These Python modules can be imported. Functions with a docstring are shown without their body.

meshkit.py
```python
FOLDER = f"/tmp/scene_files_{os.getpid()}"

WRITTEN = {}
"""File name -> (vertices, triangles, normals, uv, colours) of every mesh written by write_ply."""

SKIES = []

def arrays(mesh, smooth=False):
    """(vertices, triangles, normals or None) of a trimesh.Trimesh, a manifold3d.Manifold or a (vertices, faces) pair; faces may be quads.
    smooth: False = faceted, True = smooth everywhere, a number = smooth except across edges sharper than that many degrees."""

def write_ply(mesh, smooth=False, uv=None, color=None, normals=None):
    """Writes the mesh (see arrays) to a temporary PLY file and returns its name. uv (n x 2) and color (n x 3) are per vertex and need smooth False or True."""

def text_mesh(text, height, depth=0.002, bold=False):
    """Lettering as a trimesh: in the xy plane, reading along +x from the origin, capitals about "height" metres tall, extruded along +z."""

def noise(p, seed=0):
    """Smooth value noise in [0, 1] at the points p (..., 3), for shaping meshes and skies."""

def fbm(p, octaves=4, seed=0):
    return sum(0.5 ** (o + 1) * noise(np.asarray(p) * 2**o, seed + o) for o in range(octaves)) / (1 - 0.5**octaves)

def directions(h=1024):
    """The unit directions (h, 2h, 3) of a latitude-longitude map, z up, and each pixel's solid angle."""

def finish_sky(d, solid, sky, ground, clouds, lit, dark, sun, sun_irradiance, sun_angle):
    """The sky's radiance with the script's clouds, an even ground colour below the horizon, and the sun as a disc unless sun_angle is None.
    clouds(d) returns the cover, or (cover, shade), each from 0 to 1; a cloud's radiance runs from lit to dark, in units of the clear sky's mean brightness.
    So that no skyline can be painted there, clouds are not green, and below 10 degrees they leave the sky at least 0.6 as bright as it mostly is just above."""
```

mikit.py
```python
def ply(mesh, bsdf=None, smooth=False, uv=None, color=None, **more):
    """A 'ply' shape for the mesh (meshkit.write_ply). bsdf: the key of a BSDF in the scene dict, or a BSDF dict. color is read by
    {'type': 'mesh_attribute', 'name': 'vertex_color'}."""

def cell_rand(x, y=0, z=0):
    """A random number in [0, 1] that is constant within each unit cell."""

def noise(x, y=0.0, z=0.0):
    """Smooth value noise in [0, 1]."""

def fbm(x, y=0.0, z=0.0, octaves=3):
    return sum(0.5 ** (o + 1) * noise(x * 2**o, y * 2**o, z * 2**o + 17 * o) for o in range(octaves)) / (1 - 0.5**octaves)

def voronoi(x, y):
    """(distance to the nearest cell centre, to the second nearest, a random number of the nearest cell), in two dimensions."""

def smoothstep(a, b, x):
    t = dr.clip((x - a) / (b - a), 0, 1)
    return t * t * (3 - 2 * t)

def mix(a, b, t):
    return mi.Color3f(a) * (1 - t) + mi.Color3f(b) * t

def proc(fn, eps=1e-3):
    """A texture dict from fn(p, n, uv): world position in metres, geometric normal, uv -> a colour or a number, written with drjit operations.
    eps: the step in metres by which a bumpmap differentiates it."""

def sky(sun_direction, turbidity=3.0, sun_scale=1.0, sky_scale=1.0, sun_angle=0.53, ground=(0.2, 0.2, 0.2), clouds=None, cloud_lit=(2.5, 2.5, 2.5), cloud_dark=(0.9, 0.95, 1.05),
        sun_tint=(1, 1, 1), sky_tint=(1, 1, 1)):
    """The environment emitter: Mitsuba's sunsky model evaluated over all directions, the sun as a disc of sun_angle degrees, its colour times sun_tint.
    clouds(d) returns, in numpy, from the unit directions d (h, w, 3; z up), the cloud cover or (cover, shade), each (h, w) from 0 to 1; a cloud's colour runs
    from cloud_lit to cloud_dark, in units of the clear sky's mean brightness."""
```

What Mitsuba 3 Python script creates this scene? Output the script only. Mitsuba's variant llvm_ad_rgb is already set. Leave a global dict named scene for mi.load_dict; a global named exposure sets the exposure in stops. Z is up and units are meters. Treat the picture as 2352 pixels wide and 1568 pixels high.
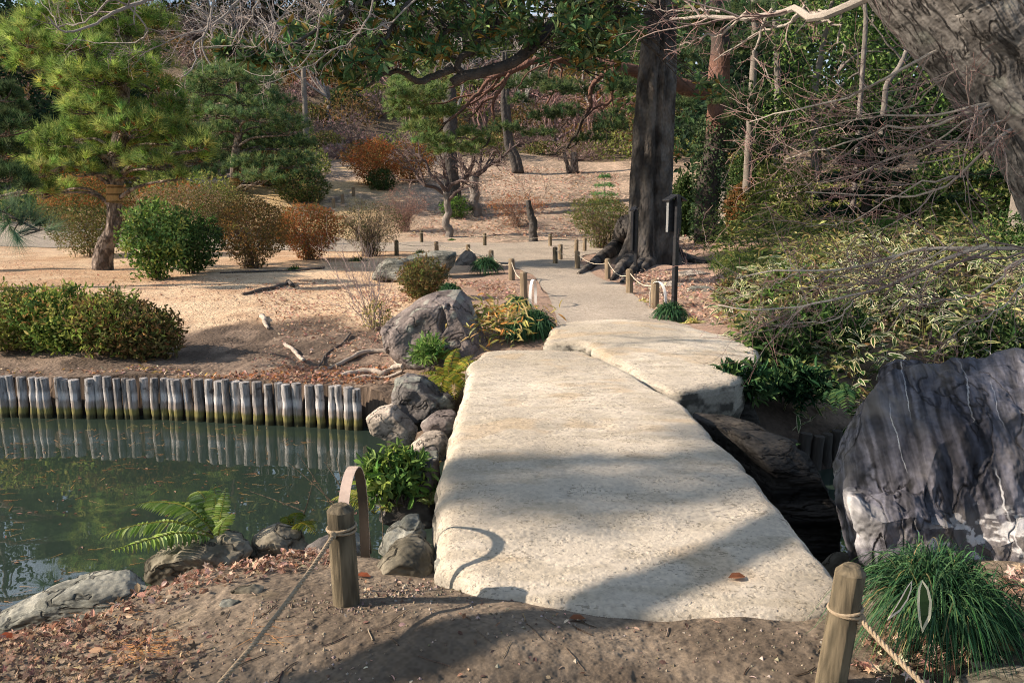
import math, random
import numpy as np
import trimesh, shapely, manifold3d
from scipy.spatial import Delaunay, cKDTree
import drjit as dr
import mitsuba as mi
import mikit, meshkit
from mikit import noise, fbm, smoothstep, mix

T = mi.ScalarTransform4f
scene, labels = {}, {}
# ------------------------------------------------------------------ camera, sun and sky, exposure
EYE, PITCH, FOV = np.array([0.0, 0.0, 1.6]), math.radians(10.0), 65.5
scene['camera'] = {'type': 'perspective', 'fov': FOV, 'fov_axis': 'x', 'near_clip': 0.05, 'far_clip': 900.0,
                   'to_world': T().look_at(origin=EYE.tolist(), target=[0, math.cos(PITCH), 1.6 - math.sin(PITCH)], up=[0, 0, 1])}
SUN = np.array([-0.992, -0.125, 0.577])
scene['sky'] = mikit.sky(SUN.tolist(), turbidity=3.5, sky_scale=0.85, clouds=lambda d: np.clip(1.1 * meshkit.fbm(d * [2.2, 2.2, 5.0] + 3.0, 4, 5) - 0.38, 0, 0.5), cloud_lit=(2.5, 2.5, 2.6), cloud_dark=(1.6, 1.65, 1.75), sun_tint=(0.93, 0.985, 1.17), sky_tint=(1.06, 1.0, 0.93))  # clouds are out of view, put in to brighten the pond reflection
exposure = 2.62
rng = np.random.default_rng(7)
FPX = 1176 / math.tan(math.radians(FOV / 2))      # the survey of the photograph uses a 2352 x 1568 frame
CF, CU = np.array([0, math.cos(PITCH), -math.sin(PITCH)]), np.array([0, math.sin(PITCH), math.cos(PITCH)])


def sight(px, py):
    return CF + (px - 1176) / FPX * np.array([1.0, 0, 0]) - (py - 784) / FPX * CU


def atz(px, py, z=0.0):
    d = sight(px, py)
    return EYE + d * ((z - EYE[2]) / d[2])


def aty(px, py, y):
    d = sight(px, py)
    return EYE + d * (y / d[1])


# ------------------------------------------------------------------ entries and labels
def numbered(key, taken=None):
    taken = scene if taken is None else taken
    used = lambda k: k in taken or k in labels or any(s.startswith(k + '__') for s in (k,) if False)
    if not used(key) and key not in roots:
        return key
    n = 1
    while used(f'{key}_{n:03d}') or f'{key}_{n:03d}' in roots:
        n += 1
    return f'{key}_{n:03d}'


roots = set()


def thing(name, label, cat, group=None):
    """A thing whose parts follow: returns the key that its parts' keys start with."""
    key = numbered(name)
    roots.add(key)
    labels[key] = {'label': label, 'category': cat}
    if group:
        labels[key]['group'] = group
    return key


counts = {}
FINE = {'limbs', 'needles', 'leaves', 'twigs', 'foliage', 'stems', 'crown', 'branches', 'ivy', 'branch'}      # parts of many pieces too small to pick apart


def obj(name, mesh, bsdf, parent=None, label=None, cat=None, group=None, kind=None, smooth=False, color=None, uv=None, **more):
    full = f'{parent}__{name}' if parent else name
    n = counts.get(full, 0)
    counts[full] = n + 1
    key = full if n == 0 else f'{full}_{n:03d}'
    while key in scene or (not parent and key in roots):
        n += 1
        counts[full] = n + 1
        key = f'{full}_{n:03d}'
    if hasattr(mesh, 'V'):
        mesh, color = mesh.done()
    scene[key] = mikit.ply(mesh, bsdf, smooth=smooth, color=color, uv=uv, **more) if not isinstance(mesh, dict) else {**mesh, **more}
    if parent and name in FINE:
        kind = 'stuff'
    t = {k: v for k, v in (('label', label), ('category', cat), ('group', group), ('kind', kind)) if v}
    if t:
        labels[key] = t
    if not parent:
        roots.add(key)
    return key


# ------------------------------------------------------------------ mesh helpers
def unit(a):
    a = np.asarray(a, float)
    return a / np.maximum(np.linalg.norm(a, axis=-1, keepdims=True), 1e-12)


class Soup:
    """Vertices, triangles and colours gathered into ONE part."""

    def __init__(self):
        self.V, self.F, self.C, self.n = [], [], [], 0

    def add(self, v, f, c):
        v = np.asarray(v, float)
        self.V.append(v)
        self.F.append(np.asarray(f) + self.n)
        self.C.append(np.broadcast_to(np.asarray(c, float), (len(v), 3)))
        self.n += len(v)
        return self

    def done(self):
        return (np.vstack(self.V), np.vstack(self.F)), np.vstack(self.C)


def tubes(P, R, sides=5, cap=False):
    """P (m, n, 3) polylines of radii R (m, n) as one mesh."""
    P, R = np.asarray(P, float), np.asarray(R, float)
    if P.ndim == 2:
        P, R = P[None], R[None]
    m, n, _ = P.shape
    t = unit(np.gradient(P, axis=1))
    mean = unit(P[:, -1] - P[:, 0])
    ref = np.where(np.abs(mean[:, 2:]) < 0.8, [[0, 0, 1.0]], [[1.0, 0.13, 0]])[:, None]
    a = unit(np.cross(t, ref))
    b = np.cross(t, a)
    th = np.arange(sides) * 2 * np.pi / sides
    v = P[:, :, None] + R[:, :, None, None] * (np.cos(th)[:, None] * a[:, :, None] + np.sin(th)[:, None] * b[:, :, None])
    v = v.reshape(-1, 3)
    i, j = np.meshgrid(np.arange(n - 1), np.arange(sides), indexing='ij')
    q = np.stack([i * sides + j, i * sides + (j + 1) % sides, (i + 1) * sides + (j + 1) % sides, (i + 1) * sides + j], -1).reshape(-1, 4)
    f = np.vstack([q[:, [0, 2, 1]], q[:, [0, 3, 2]]])
    if cap:
        k = np.arange(1, sides - 1)
        f = np.vstack([f, np.stack([0 * k, k, k + 1], 1), (n - 1) * sides + np.stack([0 * k, k + 1, k], 1)])
    f = (f[None] + (np.arange(m) * n * sides)[:, None, None]).reshape(-1, 3)
    return v, f


def curve(pts, n, wob=0.0, seed=0):
    """A smooth polyline of n points through pts."""
    pts = np.asarray(pts, float)
    s = np.r_[0, np.cumsum(np.linalg.norm(np.diff(pts, axis=0), axis=1))]
    from scipy.interpolate import PchipInterpolator
    u = np.linspace(0, s[-1], n)
    out = PchipInterpolator(s, pts)(u)
    if wob:
        r = np.random.default_rng(seed)
        w = np.cumsum(r.normal(size=(n, 3)), 0)
        w -= np.linspace(0, 1, n)[:, None] * w[-1]
        out += wob * w / max(np.abs(w).max(), 1e-9) * np.sin(np.linspace(0, np.pi, n))[:, None] ** 0.5
    return out


def grow(base, d, length, n, r, wig=0.25, lift=0.0):
    """Polylines (m, n, 3) from base (m, 3) along d, wandering by wig and bending up by lift."""
    m = len(base)
    d = unit(d)
    P = np.empty((m, n, 3))
    P[:, 0] = base
    step = (np.asarray(length) / (n - 1)).reshape(-1, 1) * np.ones((m, 1))
    for k in range(1, n):
        d = unit(d + r.normal(size=(m, 3)) * wig + np.array([0, 0, lift]))
        P[:, k] = P[:, k - 1] + d * step
    return P


def shoots(P, R, per, r, spread=0.8, t0=0.25, length=(0.3, 0.6), rr=0.6, up=0.0):
    """Where side shoots leave the branches P: (base, direction, length, radius)."""
    m, n, _ = P.shape
    k = np.repeat(np.arange(m), per)
    t = r.uniform(t0, 1.0, len(k)) * (n - 1)
    i = np.minimum(t.astype(int), n - 2)
    f = (t - i)[:, None]
    base = P[k, i] * (1 - f) + P[k, i + 1] * f
    tan = unit(P[k, i + 1] - P[k, i])
    side = unit(np.cross(tan, r.normal(size=(len(k), 3))))
    d = unit(tan * np.cos(spread) + side * np.sin(spread) * r.uniform(0.6, 1.2, (len(k), 1)) + [0, 0, up])
    L = np.linalg.norm(P[k, -1] - P[k, 0], axis=1) * r.uniform(*length, len(k))
    rad = (R[k, i] * (1 - f[:, 0]) + R[k, i + 1] * f[:, 0]) * rr
    return base, d, L, rad


LEAF2 = (np.array([[0, 0, 0], [0.45, 0.5, 0.10], [1, 0, -0.05], [0.45, -0.5, 0.10]]), np.array([[0, 2, 1], [0, 3, 2]]))
LEAF4 = (np.array([[0, 0, 0], [0.3, 0.42, 0.08], [0.7, 0.4, 0.05], [1, 0, -0.12], [0.7, -0.4, 0.05], [0.3, -0.42, 0.08], [0.5, 0, -0.02]]),
         np.array([[0, 6, 1], [1, 6, 2], [2, 6, 3], [3, 6, 4], [4, 6, 5], [5, 6, 0]]))
NEEDLE = (np.array([[0, 0.5, 0], [0, -0.5, 0], [1, 0, 0]]), np.array([[0, 1, 2]]))
BLADE = (np.array([[0, 0.5, 0], [0, -0.5, 0], [0.4, 0.5, 0], [0.4, -0.5, 0], [0.75, 0.4, -0.06], [0.75, -0.4, -0.06], [1, 0, -0.16]]),
         np.array([[0, 1, 3], [0, 3, 2], [2, 3, 5], [2, 5, 4], [4, 5, 6]]))


def leaves(soup, pos, axis, normal, length, width, color, form=LEAF2):
    """Leaf blades at pos, pointing along axis, their faces along normal."""
    tv, tf = form
    m = len(pos)
    if m == 0:
        return soup
    a = unit(axis)
    b = unit(np.cross(normal, a))
    c = np.cross(a, b)
    L, W = np.broadcast_to(length, (m,))[:, None, None], np.broadcast_to(width, (m,))[:, None, None]
    v = pos[:, None] + L * tv[None, :, :1] * a[:, None] + W * tv[None, :, 1:2] * b[:, None] + L * tv[None, :, 2:] * c[:, None]
    f = (tf[None] + (np.arange(m) * len(tv))[:, None, None]).reshape(-1, 3)
    col = np.repeat(np.broadcast_to(color, (m, 3)), len(tv), axis=0)
    return soup.add(v.reshape(-1, 3), f, col)


def tint(r, m, palette, weights=None, var=0.18, gain=1.5):
    """m colours from a palette, each varied."""
    p = np.array(palette, float)
    w = None if weights is None else np.array(weights, float) / np.sum(weights)
    c = p[r.choice(len(p), m, p=w)] * gain
    return np.clip(c * np.exp(r.normal(size=(m, 1)) * var) * np.exp(r.normal(size=(m, 3)) * var * 0.35), 0.003, 0.9)


def rand_dir(r, m):
    return unit(r.normal(size=(m, 3)))


def blob(r, m, centre, radii, shell=0.35):
    """m points in an ellipsoid, more of them near its surface, and their outward directions."""
    d = rand_dir(r, m)
    s = r.uniform(shell, 1.0, m) ** 0.6
    return np.asarray(centre) + d * s[:, None] * np.asarray(radii), d


def clumped(r, m, centre, radii, n_clump, size, flat=1.0):
    """Points gathered in clumps spread through an ellipsoid; and outward directions."""
    c, d = blob(r, n_clump, centre, radii)
    k = r.integers(0, n_clump, m)
    e = rand_dir(r, m)
    s = r.uniform(0.15, 1, (m, 1)) ** 0.5 * size * r.uniform(0.7, 1.3, n_clump)[k][:, None]
    p = c[k] + e * s * [1, 1, flat]
    return p, unit(e + 0.6 * d[k]), k


def rock_hull(points, step=0.05, rough=0.05, freq=2.0, seed=0, smooth_it=6, ridged=0.0, fine=0.3, strata=None):
    """A rock: the hull of the points, refined, softened and roughened by noise."""
    m = manifold3d.Manifold.hull_points(np.asarray(points, np.float32)) if hasattr(manifold3d.Manifold, 'hull_points') else None
    m = m.refine_to_length(step)
    a = m.to_mesh()
    t = trimesh.Trimesh(a.vert_properties[:, :3], a.tri_verts, process=True)
    trimesh.smoothing.filter_taubin(t, iterations=smooth_it)
    v = np.array(t.vertices)
    nrm = np.array(t.vertex_normals)
    q = v * freq + seed * 7.31
    if strata is not None:
        q = q @ np.asarray(strata).T
    d = (meshkit.fbm(q, 3, seed) - 0.5) * 2
    if ridged:
        d -= ridged * np.abs(meshkit.fbm(q * 1.7 + 9, 3, seed + 5) - 0.5) * 4 - ridged * 0.5
    d += fine * (meshkit.fbm(q * 5, 2, seed + 9) - 0.5)
    t.vertices = v + nrm * (d * rough)[:, None]
    return t


def rock_at(c, size, seed, n=26, step=None, rough=None, freq=None, rot=0.0, **kw):
    """A boulder about c: hull of scattered points in an ellipsoid of half sizes."""
    r = np.random.default_rng(seed)
    d = rand_dir(r, n) * r.uniform(0.8, 1.05, (n, 1))
    d = np.sign(d) * np.abs(d) ** 0.8
    p = d * np.asarray(size)
    ca, sa = math.cos(rot), math.sin(rot)
    p = np.stack([p[:, 0] * ca - p[:, 1] * sa, p[:, 0] * sa + p[:, 1] * ca, p[:, 2]], 1) + np.asarray(c)
    s = float(np.mean(size))
    return rock_hull(p, step or s * 0.13, rough if rough is not None else s * 0.16, freq or 0.9 / s, seed, **kw)


def in_poly(poly, n, r):
    """n random points inside a plan polygon."""
    pg = shapely.Polygon(poly)
    x0, y0, x1, y1 = pg.bounds
    out = []
    while sum(map(len, out)) < n:
        q = r.uniform([x0, y0], [x1, y1], (2 * n, 2))
        out.append(q[shapely.contains_xy(pg, q[:, 0], q[:, 1])])
    return np.vstack(out)[:n]
# ------------------------------------------------------------------ materials
VC = {'type': 'mesh_attribute', 'name': 'vertex_color'}


def mat(name, color, rough=0.8, bump=None, scale=1.0, eps=1e-3, two=True, **kw):
    c = mikit.proc(color) if callable(color) else color if isinstance(color, dict) else {'type': 'rgb', 'value': list(color)}
    b = {'type': 'principled', 'base_color': c, 'roughness': rough, 'specular': kw.pop('specular', 0.3), **kw}
    if bump:
        b = {'type': 'bumpmap', 'arbitrary': mikit.proc(bump, eps), 'scale': scale, 'bsdf': b}
    scene[name] = {'type': 'twosided', 'bsdf': b} if two else b
    return name


scene['leaf'] = {'type': 'principledthin', 'base_color': VC, 'roughness': 0.5, 'diff_trans': 0.7, 'spec_trans': 0.0, 'eta': 1.35}
scene['leaf_shiny'] = {'type': 'principledthin', 'base_color': VC, 'roughness': 0.28, 'diff_trans': 0.3, 'spec_trans': 0.0, 'eta': 1.5}
scene['wood_plain'] = {'type': 'twosided', 'bsdf': {'type': 'diffuse', 'reflectance': VC}}


def ground_color(p, n, uv):
    x, y, z = p.x, p.y, p.z
    big = fbm(x * 0.55, y * 0.55, 3.0, 3)
    mid = fbm(x * 2.6, y * 2.6, 9.0, 3)
    fine = noise(x * 38, y * 38, 1.0) * 0.5 + noise(x * 95, y * 95, 2.0) * 0.5
    soil = mix((0.100, 0.078, 0.058), (0.205, 0.165, 0.125), smoothstep(0.3, 0.72, mid * 0.6 + big * 0.4))
    moss = smoothstep(0.55, 0.72, fbm(x * 1.9 + 7, y * 1.9, 4.0, 3)) * smoothstep(0.45, 0.2, dr.sqrt(dr.square(x + 1.0) + dr.square(y - 2.75)))
    soil = mix(soil, (0.16, 0.125, 0.03), moss * 0.8)
    # the far bank: dark soil by the water, tan needle litter higher up
    bank = mix((0.10, 0.075, 0.058), (0.20, 0.15, 0.115), smoothstep(0.35, 0.65, mid))
    needles = mix((0.42, 0.275, 0.175), (0.58, 0.44, 0.30), smoothstep(0.3, 0.7, big * 0.6 + mid * 0.4))
    edge = y - 0.16 * x + (big - 0.5) * 2.6 + (mid - 0.5) * 1.2
    up = smoothstep(11.6, 13.2, edge) * smoothstep(0.5, -1.6, x + (big - 0.5) * 2.5 - (y - 12) * 0.12)
    c = mix(bank, needles, up)
    c = mix(c, mix((0.19, 0.135, 0.105), (0.36, 0.25, 0.19), mid), smoothstep(-2.2, -0.4, x) * smoothstep(8.5, 10.0, y))
    a, b, w = mikit.voronoi(x * 8.5 + (mid - 0.5) * 3, y * 8.5)
    litter = mix(mix((0.185, 0.145, 0.112), (0.35, 0.27, 0.205), smoothstep(0.3, 0.7, big)), (0.58, 0.43, 0.33), smoothstep(0.62, 0.9, w) * 0.6)
    far = smoothstep(24, 31, y + (mid - 0.5) * 4)
    tan = mix((0.46, 0.33, 0.18), (0.58, 0.43, 0.24), mid) * (0.8 + 0.3 * w)
    litter = mix(litter, tan, smoothstep(-3.5, -7.5, x) * smoothstep(0.42, 0.55, big * 0.5 + smoothstep(5, 1, z) * 0.3))
    c = mix(c, litter, far)
    c = mix(c, (0.10, 0.08, 0.055), smoothstep(44, 55, y) * 0.85)
    c = mix(soil, c, smoothstep(5.5, 6.5, y))
    wet = smoothstep(-0.60, -0.84, z)
    return c * (0.62 + 0.76 * fine) * (1 - 0.55 * wet)


def ground_bump(p, n, uv):
    return fbm(p.x * 9, p.y * 9, 0.5, 3) * 0.034 + noise(p.x * 40, p.y * 40, 1.0) * 0.008 + noise(p.x * 110, p.y * 110, 2.0) * 0.0025


mat('soil', ground_color, 0.95, ground_bump, 1.0, 2e-3)
mat('gravel', lambda p, n, uv: mix((0.205, 0.172, 0.14), (0.40, 0.35, 0.29), noise(p.x * 55, p.y * 55, 3.0) * 0.6 + noise(p.x * 23, p.y * 23, 5.0) * 0.4) * (0.8 + 0.4 * fbm(p.x * 0.9, p.y * 0.9, 2.0)),
    0.95, lambda p, n, uv: noise(p.x * 50, p.y * 50, 2.0) * 0.008, 1.0, 3e-3)

scene['pond'] = {'type': 'bumpmap', 'arbitrary': mikit.proc(lambda p, n, uv: fbm(p.x * 1.8, p.y * 3.0, 0.0, 2) * 0.0018 + noise(p.x * 9, p.y * 12, 0.0) * 0.0003, 4e-3), 'scale': 1.0,
                 'bsdf': {'type': 'plastic', 'int_ior': 2.5, 'diffuse_reflectance': mikit.proc(lambda p, n, uv: mix((0.022, 0.037, 0.030), (0.034, 0.052, 0.042), fbm(p.x * 0.5, p.y * 0.5, 1.0)))}}


def slab_color(p, n, uv):
    x, y, z = p.x, p.y, p.z
    warm = fbm(x * 1.3, y * 0.8, 2.0, 4)
    streak = fbm(x * 4.0, y * 13.0, 5.0, 3)
    grain = noise(x * 150, y * 150, z * 150) * 0.4 + noise(x * 60, y * 60, z * 60) * 0.6
    speck = smoothstep(0.66, 0.80, noise(x * 85, y * 120, z * 85)) * smoothstep(0.40, 0.60, fbm(x * 5, y * 9, 1.0, 3))
    pit = smoothstep(0.62, 0.76, fbm(x * 38, y * 60, z * 38, 3)) * smoothstep(0.42, 0.60, fbm(x * 1.5 + 3, y * 1.5, 0.0, 3))
    c = mix((0.375, 0.332, 0.268), (0.51, 0.458, 0.38), smoothstep(0.3, 0.7, warm))
    c = mix(c, (0.36, 0.315, 0.24), smoothstep(0.50, 0.72, streak) * 0.5)
    c = mix(c, (0.42, 0.30, 0.17), smoothstep(0.60, 0.74, fbm(x * 2.3, y * 3.1, 8.0, 3)) * 0.35)
    c = mix(c, (0.16, 0.135, 0.10), dr.maximum(pit * 0.45, speck * 0.6))
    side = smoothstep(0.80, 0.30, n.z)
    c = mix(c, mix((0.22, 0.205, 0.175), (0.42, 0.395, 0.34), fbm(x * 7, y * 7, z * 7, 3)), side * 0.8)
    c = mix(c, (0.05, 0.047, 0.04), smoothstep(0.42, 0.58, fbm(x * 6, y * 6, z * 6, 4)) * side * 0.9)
    return c * (0.74 + 0.52 * grain)


def slab_bump(p, n, uv):
    hole = smoothstep(0.62, 0.76, fbm(p.x * 38, p.y * 60, p.z * 38, 3))
    return fbm(p.x * 8, p.y * 15, p.z * 8, 2) * 0.008 + noise(p.x * 60, p.y * 60, p.z * 60) * 0.0035 + noise(p.x * 150, p.y * 150, p.z * 150) * 0.0016 - hole * 0.004


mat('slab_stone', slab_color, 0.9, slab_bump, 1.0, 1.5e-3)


def stone(name, dark, light, vein=None, f=3.0, moss=None, rough=0.8, bump=0.02, stretch=(1, 1, 1), lichen=0.0):
    def color(p, n, uv):
        a = fbm(p.x * f * stretch[0], p.y * f * stretch[1], p.z * f * stretch[2], 4)
        g = noise(p.x * 70, p.y * 70, p.z * 70) * 0.5 + noise(p.x * 23, p.y * 23, p.z * 23) * 0.5
        c = mix(dark, light, smoothstep(0.3, 0.7, a)) * (0.5 + 1.0 * g)
        crack = dr.abs(fbm(p.x * f * 1.6 * stretch[0] + 3, p.y * f * 1.6 * stretch[1], p.z * f * 1.6 * stretch[2], 4) - 0.5)
        c = c * (0.35 + 0.65 * smoothstep(0.0, 0.022, crack))
        if vein:
            c = vein(p, n, c)
        if lichen:
            c = mix(c, (0.42, 0.46, 0.40), smoothstep(0.6, 0.72, fbm(p.x * 6 + 5, p.y * 6, p.z * 6, 3)) * lichen)
        if moss is not None:
            c = mix(c, (0.11, 0.105, 0.025), smoothstep(0.5, 0.65, fbm(p.x * 4, p.y * 4 + 3, p.z * 4, 3)) * smoothstep(moss + 0.22, moss, p.z))
        return c
    return mat(name, color, rough, lambda p, n, uv: fbm(p.x * 6 * stretch[0], p.y * 6 * stretch[1], p.z * 6 * stretch[2], 4) * bump * 3.5 + noise(p.x * 45, p.y * 45, p.z * 45) * bump * 0.35 + smoothstep(0.0, 0.03, dr.abs(fbm(p.x * f * 1.6 * stretch[0] + 3, p.y * f * 1.6 * stretch[1], p.z * f * 1.6 * stretch[2], 4) - 0.5)) * bump * 0.7, 1.0, 3e-3)


# ------------------------------------------------------------------ the ground
WATER = -0.85
POND = [(-60, 14), (-14, 9.9), (-6, 8.94), (-4, 8.84), (-3, 8.66), (-1.64, 8.40), (-1.25, 8.15), (-1.0, 7.7), (-0.6, 7.35), (0.5, 7.1), (1.3, 6.6), (2.2, 6.75), (3.2, 7.1), (4.5, 8.0), (7, 8.6), (9, 8.0),
        (7.5, 6.4), (4.4, 5.4), (3.3, 5.15), (2.5, 4.75), (1.7, 4.55), (1.0, 4.2), (-0.2, 4.55), (-0.85, 4.68), (-1.4, 4.62), (-2.0, 4.25), (-2.35, 3.9), (-2.75, 3.55), (-3.4, 3.2), (-5, 2.7), (-14, 2.0), (-60, 1.0)]
pond_poly = shapely.Polygon(POND)


def shore(x, y):
    pt = shapely.points(np.c_[np.ravel(x), np.ravel(y)])
    d = shapely.distance(pt, pond_poly.exterior)
    return np.where(shapely.contains(pond_poly, pt), -d, d).reshape(np.shape(x))


def step(a, b, x):
    t = np.clip((np.asarray(x, float) - a) / (b - a), 0, 1)
    return t * t * (3 - 2 * t)


def land(x, y):
    z = np.interp(y, [-40, 0, 18, 30, 34, 39, 46, 52, 62, 84, 100, 160], [0.4, 0, 0, 0.05, 0.45, 1.9, 3.7, 4.5, 7.5, 19.5, 23, 27])
    left = np.interp(y, [0, 18, 26, 34, 42, 52, 66, 84, 100, 160], [0, 0, 0.1, 1.2, 2.9, 5.2, 11.0, 20.5, 24, 29])
    right = np.interp(y, [0, 8, 14, 22, 34, 50, 70, 100, 160], [0, 0.1, 0.3, 0.6, 1.6, 3.6, 8, 15, 20])
    a, b = step(-3, -13, x), step(2.5, 30, x)
    z = z * (1 - a) * (1 - b) + left * a + right * b
    z = z + step(3.0, 9.0, x) * step(6, 12, y) * 0.35
    q = np.stack([x * 0.11, y * 0.11, 0 * x], -1)
    z = z + (meshkit.fbm(q, 3, 4) - 0.5) * 1.6 * step(30, 50, y)
    q = np.stack([x * 0.6, y * 0.6, 0 * x], -1)
    z = z + (meshkit.fbm(q, 3, 2) - 0.5) * 0.16 * step(9, 14, np.abs(y - 2) + 6 * step(1.5, 3.5, np.abs(x - 1.2)))
    return z


def height(x, y):
    x, y = np.asarray(x, float), np.asarray(y, float)
    e = shore(x, y)
    z = land(x, y)
    q = np.stack([x * 1.1, y * 1.1, 0 * x], -1)
    clod = (meshkit.fbm(q * 3.2, 3, 13) - 0.5) * 0.07 * step(7.5, 9, y) * step(16, 12, y)
    bump = clod + (meshkit.fbm(q, 3, 8) - 0.5) * 0.10 + (meshkit.fbm(q * 5, 2, 3) - 0.5) * 0.025
    south = np.interp(e, [0, 0.12, 0.45, 1.0, 1.8], [-0.95, -0.74, -0.42, -0.10, 0.0])
    logs = np.interp(e, [0, 0.06, 0.1, 1.0, 2.6, 5.0, 9.0], [-1.3, -1.3, -0.42, -0.36, -0.22, -0.07, 0])
    north = np.interp(e, [0, 0.25, 0.8, 1.5, 2.5], [-0.98, -0.55, -0.22, -0.05, 0.0])
    s = step(0.3, -0.3, y - np.interp(x, [-60, -3, 0, 2, 4, 9], [6, 6, 5.8, 5.7, 6.3, 7.4]))
    w = step(-1.0, -1.6, x)
    z = z + south * s + (1 - s) * (logs * w + north * (1 - w)) + bump * step(0.1, 0.6, e) * step(14, 10, y)
    z = z + 0.022 * step(3.3, 2.95, y) * step(2.0, 2.6, y) * step(-0.9, -0.3, x) * step(2.0, 1.4, x)
    inside = np.interp(-e, [0, 0.05, 0.6, 1.5], [-1.0, -1.1, -1.6, -1.9])
    return np.where(e > 0, np.maximum(z, -1.4), inside)


def lines(knots):
    out = []
    for a, b, s in knots:
        out.append(np.arange(a, b - 1e-9, s))
    return np.r_[np.concatenate(out), knots[-1][1]]


GX = lines([(-260, -60, 10), (-60, -20, 2), (-20, -7, 0.5), (-7, -3.4, 0.12), (-3.4, 3.6, 0.06), (3.6, 9, 0.2), (9, 20, 0.6), (20, 60, 2), (60, 260, 10)])
GY = lines([(-60, -8, 4), (-8, 0.6, 0.5), (0.6, 5.4, 0.06), (5.4, 11, 0.075), (11, 20, 0.2), (20, 36, 0.4), (36, 70, 1.0), (70, 120, 2.5), (120, 320, 10)])
gx, gy = np.meshgrid(GX, GY)
GZ = height(gx, gy)
from scipy.interpolate import RegularGridInterpolator
_H = RegularGridInterpolator((GY, GX), GZ, bounds_error=False, fill_value=0.0)


def H(x, y):
    y, x = np.broadcast_arrays(np.asarray(y, float), np.asarray(x, float))
    z = _H(np.stack([y.ravel(), x.ravel()], -1)).reshape(y.shape)
    return float(z) if z.shape == () else z


def on(px, py, up=0.0):
    """The ground point that the photograph shows at this pixel."""
    d = sight(px, py)
    s = np.r_[np.linspace(1.2, 12, 700), np.linspace(12.02, 150, 1500)]
    p = EYE + d * s[:, None]
    hit = np.nonzero(p[:, 2] < H(p[:, 0], p[:, 1]))[0]
    k = hit[0] if len(hit) else len(s) - 1
    return p[k] + [0, 0, up]


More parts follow.
